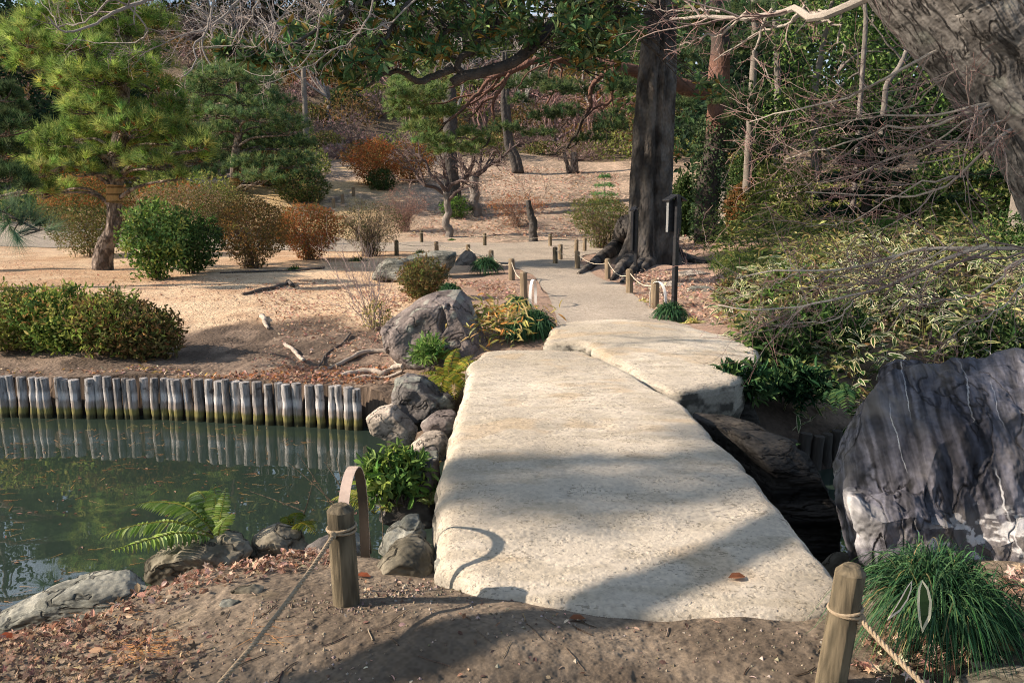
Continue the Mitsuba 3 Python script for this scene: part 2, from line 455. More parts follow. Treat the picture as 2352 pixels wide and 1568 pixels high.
nx_, ny_ = len(GX), len(GY)
i, j = np.meshgrid(np.arange(ny_ - 1), np.arange(nx_ - 1), indexing='ij')
q = np.stack([i * nx_ + j, i * nx_ + j + 1, (i + 1) * nx_ + j + 1, (i + 1) * nx_ + j], -1).reshape(-1, 4)
obj('ground', (np.c_[gx.ravel(), gy.ravel(), GZ.ravel()], q), 'soil', label='brown soil banks and leaf strewn garden ground rising to a wooded hill', kind='structure', smooth=True)


def sheet(poly, spacing, lift, seed=0):
    """A sheet that lies on the ground inside a plan polygon."""
    pg = shapely.Polygon(poly)
    r = np.random.default_rng(seed)
    x0, y0, x1, y1 = pg.bounds
    a, b = np.meshgrid(np.arange(x0, x1, spacing), np.arange(y0, y1, spacing))
    pts = np.c_[a.ravel(), b.ravel()]
    pts = pts[shapely.contains_xy(pg.buffer(-0.3 * spacing), pts[:, 0], pts[:, 1])]
    edge = np.array([pg.exterior.interpolate(t).coords[0] for t in np.arange(0, pg.exterior.length, spacing)])
    P = np.vstack([edge, pts])
    tri = Delaunay(P).simplices
    c = P[tri].mean(1)
    tri = tri[shapely.contains_xy(pg, c[:, 0], c[:, 1])]
    return np.c_[P, H(P[:, 0], P[:, 1]) + lift], tri


PATH = [(0.55, 9.2), (0.62, 11.2), (0.62, 14), (0.45, 17), (-0.05, 20), (-0.8, 22.6), (-2.6, 24.4), (-6, 25.2), (-14, 26.0), (-30, 27), (-30, 31.5), (-14, 30.8), (-6, 30.0), (0, 30.2), (4, 30.6), (6.5, 33), (9, 38), (11.5, 37), (9, 31),
        (6.0, 27.8), (3.4, 25.8), (2.1, 23.6), (1.75, 20.8), (1.85, 17.5), (2.1, 14.5), (2.1, 12), (2.35, 9.2)]
pp = shapely.Polygon(PATH).buffer(-0.25).buffer(0.25)
obj('path', sheet(np.array(pp.exterior.coords), 0.22, 0.016), 'gravel', label='pale gravel path running from the bridge and branching behind the big tree', kind='structure', smooth=True)
obj('pond_water', (np.array([[-60, 0.8, WATER], [9.5, 0.8, WATER], [9.5, 14.5, WATER], [-60, 14.5, WATER]]), np.array([[0, 1, 2, 3]])), 'pond', label='still green pond water reflecting the palisade and the sky', kind='structure')


# ------------------------------------------------------------------ the stone bridge
def slab(poly, top, thick, seed, sag=0.15, sp=0.03, edge_r=0.09):
    """A thick stone slab with worn rounded rims: top(x, y) gives its upper face."""
    pg = shapely.Polygon(poly).buffer(-sag).buffer(2 * sag).buffer(-sag)
    ring0 = np.array([pg.exterior.interpolate(t).coords[0] for t in np.arange(0, pg.exterior.length, sp)])
    wob = (meshkit.fbm(np.c_[ring0 * 2.2, 0 * ring0[:, 0]], 3, seed) - 0.5) * 0.08 + (meshkit.fbm(np.c_[ring0 * 11, 0 * ring0[:, 0]], 2, seed + 3) - 0.5) * 0.025
    nrm = np.roll(ring0, -1, 0) - np.roll(ring0, 1, 0)
    nrm = unit(np.c_[nrm[:, 1], -nrm[:, 0]])
    if shapely.LinearRing(ring0).is_ccw is False:
        nrm = -nrm
    ring0 = ring0 + nrm * wob[:, None]
    pg = shapely.Polygon(ring0)
    pts = [ring0]
    for o in (0.012, 0.03, 0.055):
        pts.append(np.array([pg.buffer(-o).exterior.interpolate(t).coords[0] for t in np.arange(0, pg.buffer(-o).exterior.length, sp)]))
    x0, y0, x1, y1 = pg.bounds
    a, b = np.meshgrid(np.arange(x0, x1, sp), np.arange(y0, y1, sp))
    g = np.c_[a.ravel(), b.ravel()] + np.random.default_rng(seed).uniform(-0.3, 0.3, (a.size, 2)) * sp
    pts.append(g[shapely.contains_xy(pg.buffer(-0.07), g[:, 0], g[:, 1])])
    P = np.vstack(pts)
    tri = Delaunay(P).simplices
    c = P[tri].mean(1)
    tri = tri[shapely.contains_xy(pg, c[:, 0], c[:, 1])]
    cr = np.cross(np.c_[P[tri[:, 1]] - P[tri[:, 0]], 0 * tri[:, 0]], np.c_[P[tri[:, 2]] - P[tri[:, 0]], 0 * tri[:, 0]])[:, 2]
    tri[cr < 0] = tri[cr < 0][:, ::-1]
    d = shapely.distance(shapely.points(P), pg.exterior)
    r = edge_r * (0.6 + 0.9 * meshkit.fbm(np.c_[P * 1.5, 0 * P[:, 0]], 2, seed + 1))
    drop = r * (1 - np.sqrt(np.clip(1 - (1 - np.clip(d / r, 0, 1)) ** 2, 0, 1)))
    und = (meshkit.fbm(np.c_[P * 1.4, 0 * P[:, 0]], 3, seed + 2) - 0.5) * 0.05 + (meshkit.fbm(np.c_[P * np.array([7, 11.0]), 0 * P[:, 0]], 2, seed + 4) - 0.5) * 0.016
    v = [np.c_[P, top(P[:, 0], P[:, 1]) - drop + und]]
    n, m = len(ring0), len(P)
    f = [tri]
    base = v[0][:n]
    prev = np.arange(n)
    for k, t in enumerate((0.06, 0.13, 0.2, 0.27, 0.33, 0.36)):
        if t > thick:
            break
        out = (meshkit.fbm(np.c_[ring0 * 5, np.full(n, t * 6)], 3, seed + 6) - 0.5) * 0.07 - 0.25 * max(0, t - 0.2)
        lay = np.c_[ring0 + nrm * out[:, None], base[:, 2] - t]
        idx = m + np.arange(n)
        m += n
        v.append(lay)
        a, b = prev, idx
        quad = np.stack([a, np.roll(a, -1), np.roll(b, -1), b], 1)
        f.append(np.vstack([quad[:, [0, 2, 1]], quad[:, [0, 3, 2]]]))
        prev = idx
    v.append(np.array([[*ring0.mean(0), v[-1][:, 2].mean()]]))
    f.append(np.stack([prev, np.roll(prev, -1), np.full(n, m)], 1))
    return np.vstack(v), np.vstack(f)


SLAB1 = [(-0.36, 3.32), (-0.12, 3.06), (0.42, 2.86), (0.95, 2.83), (1.38, 2.98), (1.42, 3.2), (1.38, 4.6), (1.34, 5.5), (1.14, 6.6), (0.94, 7.5), (0.76, 8.18), (0.3, 8.25), (-0.3, 8.15), (-0.42, 7.5), (-0.42, 5.2), (-0.40, 4.0)]
SLAB2 = [(0.34, 8.34), (0.72, 8.22), (0.92, 7.54), (1.11, 6.72), (1.36, 6.46), (1.95, 6.75), (2.4, 7.5), (2.62, 8.25), (2.45, 8.95), (1.95, 9.7), (1.3, 10.15), (0.72, 10.15), (0.45, 9.5)]
top1 = lambda x, y: np.interp(y, [2.7, 3.0, 3.6, 4.5, 5.6, 7.0, 8.3], [-0.035, 0.005, 0.055, 0.10, 0.125, 0.11, 0.07]) + 0.02 * np.cos((x - 0.45) * 1.6) - 0.015
top2 = lambda x, y: np.interp(y, [6.4, 7.2, 8.4, 9.5, 10.3], [0.03, 0.10, 0.16, 0.15, 0.10]) - 0.05 * (x - 1.3) ** 2
br = thing('stone_bridge', 'pale stone footbridge of two huge worn slabs over the pond', 'bridge')
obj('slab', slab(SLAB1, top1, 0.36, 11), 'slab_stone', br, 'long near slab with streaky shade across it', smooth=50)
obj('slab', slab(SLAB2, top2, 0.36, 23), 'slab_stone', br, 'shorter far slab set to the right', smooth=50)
# ------------------------------------------------------------------ log palisade along the far bank
def log_color(p, n, uv):
    who = mikit.cell_rand(dr.floor(p.x * 9.3), 4, 1)
    g = fbm(p.x * 60, p.y * 60, p.z * 7, 3)
    c = mix((0.13, 0.122, 0.12), (0.40, 0.385, 0.385), smoothstep(0.3, 0.75, g * 0.7 + who * 0.35))
    c = mix(c, (0.055, 0.05, 0.05), smoothstep(0.62, 0.75, fbm(p.x * 16, p.y * 16, p.z * 16, 3)) * 0.8)
    band = smoothstep(0.075, 0.02, dr.abs(p.z + 0.575 + 0.03 * who))
    c = mix(c, (0.66, 0.65, 0.66), band * 0.65 * smoothstep(0.1, 0.5, who))
    low = smoothstep(-0.60, -0.66, p.z + 0.03 * g)
    c = mix(c, mix((0.26, 0.21, 0.18), (0.38, 0.33, 0.29), g), low * 0.8)
    c = mix(c, mix((0.13, 0.12, 0.03), (0.24, 0.22, 0.06), g), smoothstep(-0.675, -0.73, p.z + 0.04 * g) * 0.9)
    c = mix(c, (0.035, 0.035, 0.02), smoothstep(-0.77, -0.82, p.z) * 0.85)
    return mix(c, (0.42, 0.40, 0.38), smoothstep(0.7, 0.95, n.z) * 0.8)


mat('log_wood', log_color, 0.8, lambda p, n, uv: fbm(p.x * 40, p.y * 40, p.z * 6, 3) * 0.012, 1.0, 2e-3)


mat('log_shaded', lambda p, n, uv: mix((0.035, 0.03, 0.027), (0.10, 0.09, 0.08), fbm(p.x * 60, p.y * 60, p.z * 7, 3)), 0.85)  # log wood darkened to stand in for the deep shade of the channel


def log_mesh(x, y, z0, z1, r, seed, sides=14):
    q = np.random.default_rng(seed)
    n = 9
    zz = np.linspace(z0, z1, n)
    P = np.c_[x + np.linspace(0, q.normal() * 0.022, n) + 0.0035 * q.normal(size=n), y + np.linspace(0, q.normal() * 0.012, n), zz]
    R = r * (1 + 0.05 * q.normal(size=n))
    P, R = np.vstack([P, P[-1:]]), np.r_[R, R[-1] * 0.9]
    P[-1, 2] += 0.004
    v, f = tubes(P, R, sides, cap=True)
    return v, f


pal = thing('log_palisade', 'long row of grey upright logs edging the pond below the far bank', 'palisade')
line = np.array([(-8.3, 9.20), (-6, 8.90), (-4, 8.80), (-3, 8.62), (-1.66, 8.37)])
s_, x_ = 0.0, -8.2
pr = np.random.default_rng(3)
k = 0
while x_ < -1.60:
    r = pr.uniform(0.040, 0.058)
    back = 0.035 if pr.random() < 0.16 else 0.0
    y_ = np.interp(x_, line[:, 0], line[:, 1]) + back
    obj('log', log_mesh(x_, y_, -1.25, -0.38 + pr.normal() * 0.010, r, k), 'log_wood', pal, smooth=40)
    x_ += r * 2.0 + pr.uniform(0.002, 0.026)
    k += 1
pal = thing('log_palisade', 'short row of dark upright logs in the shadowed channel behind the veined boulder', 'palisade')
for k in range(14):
    obj('log', log_mesh(2.45 + k * 0.118, 6.95 + 0.045 * k, -1.2, -0.52 + pr.normal() * 0.02, pr.uniform(0.045, 0.056), 100 + k), 'log_shaded', pal, smooth=40)

# ------------------------------------------------------------------ rocks


def vein_lines(p, n, c):
    w = fbm(p.x * 5, p.y * 5, p.z * 5, 3)
    flow = p.x * 0.84 + p.z * 0.40 - p.y * 0.47 + (w - 0.5) * 0.035
    band = fbm(flow * 40, p.z * 2.2, p.y * 3, 4)
    c = c * (0.42 + 1.16 * smoothstep(0.28, 0.72, band))
    dust = smoothstep(0.45, 0.68, fbm(p.x * 3.6 + 4, p.y * 3.6, p.z * 5.5, 4))
    c = mix(c, (0.19, 0.175, 0.165), dust * 0.5)
    for f, s, th in ((8.0, 1.0, 0.030), (3.7, 5.0, 0.022)):
        u = flow * f + s + (noise(p.x * 9, p.y * 9, p.z * 9) - 0.5) * 0.14 + (noise(p.x * 40, p.y * 40, p.z * 40) - 0.5) * 0.06
        i = dr.floor(u)
        d = dr.abs(u - i - 0.2 - 0.6 * mikit.cell_rand(i, s, 2))
        on_ = smoothstep(0.50, 0.60, mikit.cell_rand(i, s, 7)) * smoothstep(0.40, 0.62, noise(p.z * 5 + i * 3, i, s)) * (0.35 + 0.65 * noise(p.z * 25, i, s))
        c = mix(c, (0.66, 0.66, 0.68), smoothstep(th, th * 0.2, d) * on_ * 0.75)
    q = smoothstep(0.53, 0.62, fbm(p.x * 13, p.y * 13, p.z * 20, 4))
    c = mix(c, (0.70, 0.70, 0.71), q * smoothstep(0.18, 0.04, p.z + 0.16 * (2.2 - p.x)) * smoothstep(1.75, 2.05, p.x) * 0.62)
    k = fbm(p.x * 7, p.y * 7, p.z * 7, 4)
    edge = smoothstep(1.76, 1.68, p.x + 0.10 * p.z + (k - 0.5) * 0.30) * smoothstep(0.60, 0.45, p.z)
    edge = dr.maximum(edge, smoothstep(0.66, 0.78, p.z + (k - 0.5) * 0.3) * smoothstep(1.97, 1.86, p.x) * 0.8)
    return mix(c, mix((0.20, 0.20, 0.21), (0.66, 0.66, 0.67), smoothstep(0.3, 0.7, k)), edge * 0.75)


stone('rock_veined', (0.052, 0.052, 0.066), (0.11, 0.11, 0.132), vein_lines, f=2.2, bump=0.02, stretch=(2.2, 1, 0.7))
stone('rock_purple', (0.098, 0.083, 0.08), (0.215, 0.183, 0.174), None, f=2.5, bump=0.02, lichen=0.35)
stone('rock_dark', (0.05, 0.047, 0.046), (0.16, 0.148, 0.143), None, f=3, bump=0.02, lichen=0.35)
stone('rock_pale', (0.24, 0.21, 0.18), (0.47, 0.41, 0.35), None, f=5, moss=-0.80, bump=0.02)
stone('rock_green', (0.11, 0.115, 0.10), (0.28, 0.28, 0.245), None, f=3, bump=0.02, stretch=(1, 1, 3))
stone('rock_bank', (0.075, 0.068, 0.05), (0.225, 0.205, 0.16), None, f=5, bump=0.02)
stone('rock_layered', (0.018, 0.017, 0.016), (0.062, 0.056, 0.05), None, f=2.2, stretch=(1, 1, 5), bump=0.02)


def outline(pts, y, front, back, inner=0.62, lean=0.0):
    """Points of a boulder's hull: its outline as surveyed at distance y, a smaller face nearer by front and one farther by back."""
    a = np.array([aty(px, py, y) for px, py in pts])
    c = a.mean(0)
    f, b = c + (a - c) * inner, c + (a - c) * inner
    f[:, 1] -= front
    b[:, 1] += back
    f[:, 1] += lean * (f[:, 2] - c[2])
    a[:, 1] += lean * (a[:, 2] - c[2])
    return np.vstack([a, f, b])


def rock(mesh, bsdf, label, cat='rock', group=None, name='rock', smooth=38):
    return obj(name, mesh, bsdf, None, label, cat, group, smooth=smooth)


def fuse(sets, step=0.05, cut=(), **kw):
    m = manifold3d.Manifold.batch_boolean([manifold3d.Manifold.hull_points(np.asarray(s, np.float32)) for s in sets], manifold3d.OpType.Add)
    for s in cut:
        m = m - manifold3d.Manifold.hull_points(np.asarray(s, np.float32))
    return rock_mesh(m, step, **kw)


def rock_mesh(m, step, rough=0.03, freq=2.0, seed=0, smooth_it=8, ridged=0.5, stretch=(1, 1, 1)):
    a = m.refine_to_length(step).to_mesh()
    t = trimesh.Trimesh(a.vert_properties[:, :3], a.tri_verts, process=True)
    trimesh.smoothing.filter_taubin(t, iterations=smooth_it)
    v, nrm = np.array(t.vertices), np.array(t.vertex_normals)
    q = v * np.array(stretch) * freq + seed * 3.17
    d = (meshkit.fbm(q, 3, seed) - 0.5) * 2.2 - ridged * np.clip(0.12 - np.abs(meshkit.fbm(q * 1.3 + 9, 2, seed + 5) - 0.5), 0, 1) * 7 + 0.35 * (meshkit.fbm(q * 5, 2, seed + 9) - 0.5)
    t.vertices = v + nrm * (d * rough)[:, None]
    return t


b1 = outline([(1908, 1150), (1918, 1230), (1950, 1330), (2150, 1345), (2420, 1350), (2640, 1330), (2720, 1050), (2640, 850), (2400, 818), (2200, 832), (2085, 868), (2010, 925), (1978, 1010), (1932, 1092)], 4.05, 0.40, 0.55, 0.66, lean=0.30)
b2 = outline([(2032, 880), (2030, 912), (2060, 935), (2140, 905), (2150, 832), (2118, 820), (2066, 838)], 4.3, 0.12, 0.25, 0.6)
b3 = outline([(1950, 1150), (1975, 1300), (2120, 1320), (2230, 1290), (2200, 1170), (2080, 1130)], 3.66, 0.14, 0.3, 0.7)
b4 = outline([(2210, 1230), (2230, 1330), (2420, 1340), (2440, 1210), (2330, 1180)], 3.66, 0.12, 0.3, 0.7)
rock(fuse([b1, b2, b3, b4], 0.03, rough=0.045, freq=3.4, seed=4, ridged=0.9, stretch=(1.7, 1.2, 0.55), smooth_it=3), 'rock_veined', 'big dark boulder with white quartz veins on the right bank by the bridge', 'boulder', name='boulder')
p1_ = outline([(872, 772), (880, 742), (945, 694), (1000, 673), (1058, 668), (1078, 688), (1086, 722), (1112, 762), (1122, 800), (1110, 850), (1000, 860), (935, 845), (892, 806)], 9.45, 0.5, 0.6, 0.7, lean=0.35)
hole = rand_dir(np.random.default_rng(1), 40) * [0.055, 0.14, 0.17] + aty(1017, 735, 9.0)
hole2 = rand_dir(np.random.default_rng(2), 30) * [0.05, 0.14, 0.045] + aty(1030, 705, 9.1)
rock(fuse([p1_, outline([(868, 762), (880, 745), (905, 748), (915, 800), (890, 812)], 9.2, 0.12, 0.2)], 0.06, cut=(hole, hole2), rough=0.05, freq=1.7, seed=8, ridged=0.7, smooth_it=5), 'rock_purple', 'large purplish brown boulder with a hollow, left of the far bridge slab', 'boulder', name='boulder')
rock(fuse([outline([(890, 915), (905, 868), (930, 856), (965, 858), (1003, 885), (1046, 908), (1050, 935), (1000, 955), (962, 990), (930, 985), (893, 960)], 7.65, 0.25, 0.4, 0.6, lean=0.25)], 0.045, rough=0.04, freq=3, seed=12, ridged=1.0), 'rock_dark', 'dark cracked rock at the water below the yellow green fern')
rock(fuse([outline([(838, 962), (862, 942), (900, 932), (950, 968), (963, 990), (950, 1030), (900, 1020), (850, 1000)], 7.35, 0.12, 0.4, 0.7)], 0.05, rough=0.03, freq=3, seed=14), 'rock_pale', 'pale flat rock with a mossy waterline beside the last palisade log')
rock(fuse([outline([(966, 972), (990, 952), (1048, 948), (1056, 985), (1020, 1015), (975, 1005)], 6.9, 0.15, 0.3, 0.65)], 0.045, rough=0.025, freq=4, seed=15), 'rock_purple', 'small purplish rock touching the left side of the near slab')
rock(fuse([outline([(940, 1022), (965, 1005), (1015, 1000), (1035, 1020), (1020, 1055), (960, 1050)], 6.5, 0.12, 0.3, 0.65)], 0.045, rough=0.02, freq=4, seed=16), 'rock_pale', 'small sunlit whitish stone at the water left of the near slab')
rock(fuse([outline([(857, 640), (862, 610), (890, 590), (930, 592), (960, 612), (962, 650)], 16.6, 0.5, 0.6, 0.7, lean=0.5)], 0.11, rough=0.06, freq=1.2, seed=17, ridged=0.8), 'rock_green', 'pale grey green boulder on the left bank beside the path', 'boulder', name='boulder')
rock(fuse([outline([(925, 592), (960, 582), (1005, 576), (1048, 580), (1042, 612), (1020, 640), (940, 630)], 17.2, 0.5, 0.7, 0.8)], 0.11, rough=0.05, freq=1.2, seed=18, ridged=0.8), 'rock_green', 'flat topped grey boulder with a dark shaded end on the left of the path', 'boulder', name='boulder')
rock(rock_at(on(1072, 610) + [0, 0.2, 0.1], (0.34, 0.3, 0.28), 19), 'rock_dark', 'small dark rock between the flat topped boulder and the post row')
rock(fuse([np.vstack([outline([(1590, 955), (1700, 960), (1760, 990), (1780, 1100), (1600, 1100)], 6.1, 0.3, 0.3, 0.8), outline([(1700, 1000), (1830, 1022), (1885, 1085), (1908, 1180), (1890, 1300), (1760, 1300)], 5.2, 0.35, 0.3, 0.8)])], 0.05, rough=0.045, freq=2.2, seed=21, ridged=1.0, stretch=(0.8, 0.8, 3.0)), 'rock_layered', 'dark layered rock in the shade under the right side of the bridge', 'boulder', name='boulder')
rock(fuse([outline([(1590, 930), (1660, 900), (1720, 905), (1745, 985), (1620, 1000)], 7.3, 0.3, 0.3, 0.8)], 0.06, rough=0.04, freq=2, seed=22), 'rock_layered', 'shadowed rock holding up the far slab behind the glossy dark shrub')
rock(fuse([outline([(856, 1306), (880, 1272), (928, 1252), (972, 1262), (1006, 1298), (1004, 1322), (900, 1336), (862, 1328)], 3.5, 0.12, 0.22, 0.66)], 0.02, rough=0.016, freq=7, seed=25, ridged=0.5), 'rock_bank', 'rounded brown rock at the near left corner of the slab')
rock(fuse([outline([(868, 1268), (880, 1226), (928, 1196), (966, 1195), (984, 1225), (975, 1265), (900, 1280)], 3.85, 0.12, 0.2, 0.6)], 0.02, rough=0.02, freq=6, seed=26, ridged=1.0), 'rock_green', 'angular grey green rock just behind the rounded brown one')
rock(fuse([outline([(996, 1290), (1020, 1283), (1034, 1300), (1030, 1322), (1000, 1322)], 3.38, 0.05, 0.08)], 0.02, rough=0.008, freq=9, seed=27), 'rock_green', 'fist sized grey stone wedged against the slab end')
rock(fuse([outline([(328, 1312), (345, 1272), (380, 1252), (440, 1238), (500, 1232), (560, 1240), (585, 1262), (560, 1300), (400, 1330)], 4.12, 0.2, 0.16, 0.7)], 0.03, rough=0.035, freq=5, seed=28, ridged=0.8), 'rock_bank', 'dark mossy rock on the near bank beneath the big fern')
rock(fuse([outline([(560, 1262), (585, 1222), (640, 1203), (690, 1222), (715, 1255), (690, 1275), (600, 1285)], 4.3, 0.16, 0.16, 0.6)], 0.03, rough=0.035, freq=5, seed=29, ridged=0.8), 'rock_bank', 'dark pitted rock at the water edge right of the big fern')
rock(fuse([outline([(690, 1300), (700, 1255), (740, 1228), (800, 1222), (845, 1250), (852, 1300), (780, 1320)], 3.95, 0.16, 0.2, 0.62)], 0.03, rough=0.03, freq=5, seed=30), 'rock_dark', 'grey rock behind the near left post')
rock(fuse([outline([(-160, 1500), (-60, 1440), (0, 1416), (110, 1366), (190, 1338), (290, 1332), (345, 1352), (330, 1395), (150, 1440), (0, 1480)], 3.55, 0.18, 0.22, 0.75, lean=0.3)], 0.03, rough=0.028, freq=4, seed=31, ridged=0.9), 'rock_green', 'long flat grey rock at the water in the lower left corner', 'rock')
rock(rock_at(atz(2330, 1600, 0.02) + [0, 0, 0.0], (0.24, 0.14, 0.10), 32, step=0.02), 'rock_bank', 'rounded stone in the lower right corner below the grass tuft', 'stone', name='stone')
rock(rock_at(on(527, 1387) + [0, 0, -0.012], (0.055, 0.05, 0.03), 33), 'rock_green', 'pale flat stone sunk in the near soil', 'stone', name='stone')
rock(rock_at(on(572, 1358) + [0, 0, -0.005], (0.085, 0.05, 0.035), 34), 'rock_bank', 'dark flat stone under the edge of the near leaf litter', 'stone', name='stone')
for (px, py, sx, s, lb) in ((1520, 655, 0.45, 40, 'pale flat stepping stone left of the tall sign post'), (1588, 632, 0.42, 41, 'pale flat stone behind the tall sign post'), (1612, 667, 0.26, 42, 'grey stone in the leaf litter right of the tall sign post')):
    rock(rock_at(on(px, py) + [0, 0, 0.0], (sx, sx * 0.8, 0.10), s), 'rock_pale' if s < 42 else 'rock_green', lb, 'stone', name='stone')
rock(rock_at(aty(1925, 1290, 4.3) + [0.05, 0, -0.2], (0.22, 0.2, 0.24), 43), 'rock_bank', 'mossy wet rock in the gap between slab and veined boulder')

rock(fuse([outline([(868, 1190), (880, 1120), (905, 1070), (950, 1045), (1010, 1040), (1020, 1200), (950, 1215)], 5.0, 0.2, 0.35, 0.75)], 0.04, rough=0.04, freq=4, seed=44, ridged=0.8), 'rock_dark', 'dark rock under the leafy plant at the left edge of the near slab')
rock(fuse([outline([(905, 1085), (930, 1060), (985, 1048), (1010, 1070), (1000, 1110), (940, 1110)], 5.35, 0.15, 0.2, 0.7)], 0.04, rough=0.03, freq=4, seed=45, ridged=0.8), 'rock_bank', 'small grey brown rock among the red seedlings left of the near slab')

# ------------------------------------------------------------------ posts, ropes and hoops
mat('post_wood', lambda p, n, uv: mix((0.15, 0.115, 0.075), (0.30, 0.235, 0.16), fbm(p.x * 45, p.y * 45, p.z * 5, 3)) * (0.75 + 0.5 * noise(p.x * 9, p.y * 9, p.z * 7)), 0.75, lambda p, n, uv: fbm(p.x * 60, p.y * 60, p.z * 5, 3) * 0.006, 1.0, 2e-3)
mat('post_wood_old', lambda p, n, uv: mix((0.065, 0.055, 0.037), (0.165, 0.135, 0.09), smoothstep(0.3, 0.7, fbm(p.x * 45, p.y * 45, p.z * 6, 3))) * (0.7 + 0.6 * noise(p.x * 12, p.y * 12, p.z * 9)), 0.75, lambda p, n, uv: fbm(p.x * 60, p.y * 60, p.z * 5, 3) * 0.006, 1.0, 1e-3)
mat('rope_fibre', lambda p, n, uv: mix((0.24, 0.18, 0.12), (0.42, 0.34, 0.24), noise(p.x * 150, p.y * 150, p.z * 150)), 0.95)
mat('rope_white', (0.52, 0.46, 0.37), 0.9)
mat('bamboo_strip', lambda p, n, uv: mix((0.52, 0.40, 0.33), (0.66, 0.53, 0.45), fbm(p.x * 30, p.y * 30, p.z * 4)), 0.45)
mat('bamboo_inner', lambda p, n, uv: mix((0.05, 0.04, 0.03), (0.11, 0.085, 0.065), fbm(p.x * 40, p.y * 40, p.z * 5)), 0.8)
mat('bamboo_white', (0.82, 0.80, 0.76), 0.5)
mat('sign_black', lambda p, n, uv: mix((0.012, 0.013, 0.016), (0.03, 0.031, 0.036), fbm(p.x * 8, p.y * 8, p.z * 30)), 0.45)
mat('sign_grey', (0.20, 0.21, 0.22), 0.5)


def post_mesh(base, h, r, lean=(0, 0), sides=20, cham=0.022, facets=8):
    """A round post whose top is chamfered into flat facets; with a drying crack."""
    z = np.array([-0.35, -0.1, 0, h * 0.3, h * 0.6, h - cham, h])
    th = np.arange(sides) * 2 * np.pi / sides
    rows = []
    for q in z:
        rr = np.full(sides, r * (1.0 + 0.03 * (1 - q / h)))
        rr *= 1 - 0.05 * np.exp(-((th - 4.4) / 0.10) ** 2)
        if q == z[-1]:
            rr = r * 0.60 * np.cos(np.pi / facets) / np.cos((th % (2 * np.pi / facets)) - np.pi / facets)
        rows.append(np.c_[base[0] + rr * np.cos(th) + lean[0] * q / h, base[1] + rr * np.sin(th) + lean[1] * q / h, np.full(sides, base[2] + q)])
    v = np.vstack(rows + [np.array([[base[0] + lean[0], base[1] + lean[1], base[2] + h + 0.003]])])
    f = []
    for a in range(len(z) - 1):
        i = np.arange(sides)
        q4 = np.stack([a * sides + i, a * sides + (i + 1) % sides, (a + 1) * sides + (i + 1) % sides, (a + 1) * sides + i], 1)
        f += [q4[:, [0, 1, 2]], q4[:, [0, 2, 3]]]
    i = np.arange(sides)
    f.append(np.stack([(len(z) - 1) * sides + i, (len(z) - 1) * sides + (i + 1) % sides, np.full(sides, len(v) - 1)], 1))
    return v, np.vstack(f)


def rope_mesh(pts, r, turns_per_m=55, n=None):
    """A twisted rope of three strands."""
    pts = np.asarray(pts, float)
    L = np.linalg.norm(np.diff(pts, axis=0), axis=1).sum()
    n = n or int(L * turns_per_m * 5)
    c = curve(pts, n)
    t = unit(np.gradient(c, axis=0))
    a = unit(np.cross(t, [0.1, 0.2, 1.0]))
    b = np.cross(t, a)
    ph = np.linspace(0, L * turns_per_m * 2 * np.pi / 3, n)
    P = [c + 0.55 * r * (np.cos(ph + k * 2.094)[:, None] * a + np.sin(ph + k * 2.094)[:, None] * b) for k in range(3)]
    return tubes(np.array(P), np.full((3, n), r * 0.56), 5, cap=True)


def ring(c, r, rr, n=26, tilt=0.0):
    th = np.linspace(0, 2 * np.pi, n)
    P = np.c_[c[0] + r * np.cos(th), c[1] + r * np.sin(th), c[2] + tilt * np.cos(th)]
    return tubes(P, np.full(n, rr), 6)


def sagging(a, b, sag, n=9):
    t = np.linspace(0, 1, n)[:, None]
    p = np.asarray(a) * (1 - t) + np.asarray(b) * t
    p[:, 2] -= sag * 4 * (t * (1 - t))[:, 0]
    return p


def joined(*m):
    v, f, n = [], [], 0
    for a, b in m:
        v.append(a)
        f.append(b + n)
        n += len(a)
    return np.vstack(v), np.vstack(f)


L0 = np.array([-0.665, 2.97, H(-0.665, 2.97)])
R0 = np.array([1.045, 2.38, H(1.045, 2.38)])
for (B, h, r, lean, lab, far, kz) in ((L0, 0.425 - L0[2], 0.052, (-0.012, 0), 'weathered round wooden post with a rope at the near left end of the bridge', (-1.02, 1.15), 0.335),
                                      (R0, 0.45 - R0[2], 0.047, (0.045, 0.01), 'round wooden post leaning beside the grass tuft at the near right end of the bridge', (1.52, 1.2), 0.305)):
    t = thing('rope_post', lab, 'post', 'posts of the rope barrier')
    obj('post', post_mesh(B, h, r, lean), 'post_wood_old', t, smooth=30)
    c = B + np.array([lean[0] * 0.75, lean[1] * 0.75, kz - B[2]])
    loops = joined(ring(c, r + 0.004, 0.0055, tilt=0.006), ring(c + [0, 0, -0.010], r + 0.004, 0.0055, tilt=-0.004))
    obj('rope_loop', loops, 'rope_fibre', t, smooth=True)
    side = -1 if B[0] < 0 else 1
    kn = c + np.array([side * 0.02 - 0.0, -(r + 0.006), -0.012])
    if side > 0:
        kn = c + np.array([0.035, -(r - 0.006), -0.02])
    obj('knot', rock_at(kn, (0.017, 0.013, 0.02), 3 + side, step=0.006), 'rope_fibre', t, smooth=True)
    endp = np.array([far[0], far[1], 0.33])
    obj('rope', rope_mesh(sagging(kn, endp, 0.10 if side < 0 else 0.12), 0.0085), 'rope_fibre', None, f'twisted fibre rope running down from the near {"left" if side < 0 else "right"} post', 'rope', smooth=True)
    FB = np.array([far[0], far[1], H(*far)])
    t = thing('rope_post', f'wooden post just outside the frame holding the near {"left" if side < 0 else "right"} rope', 'post', 'posts of the rope barrier')
    obj('post', post_mesh(FB, 0.42, r), 'post_wood_old', t, smooth=30)


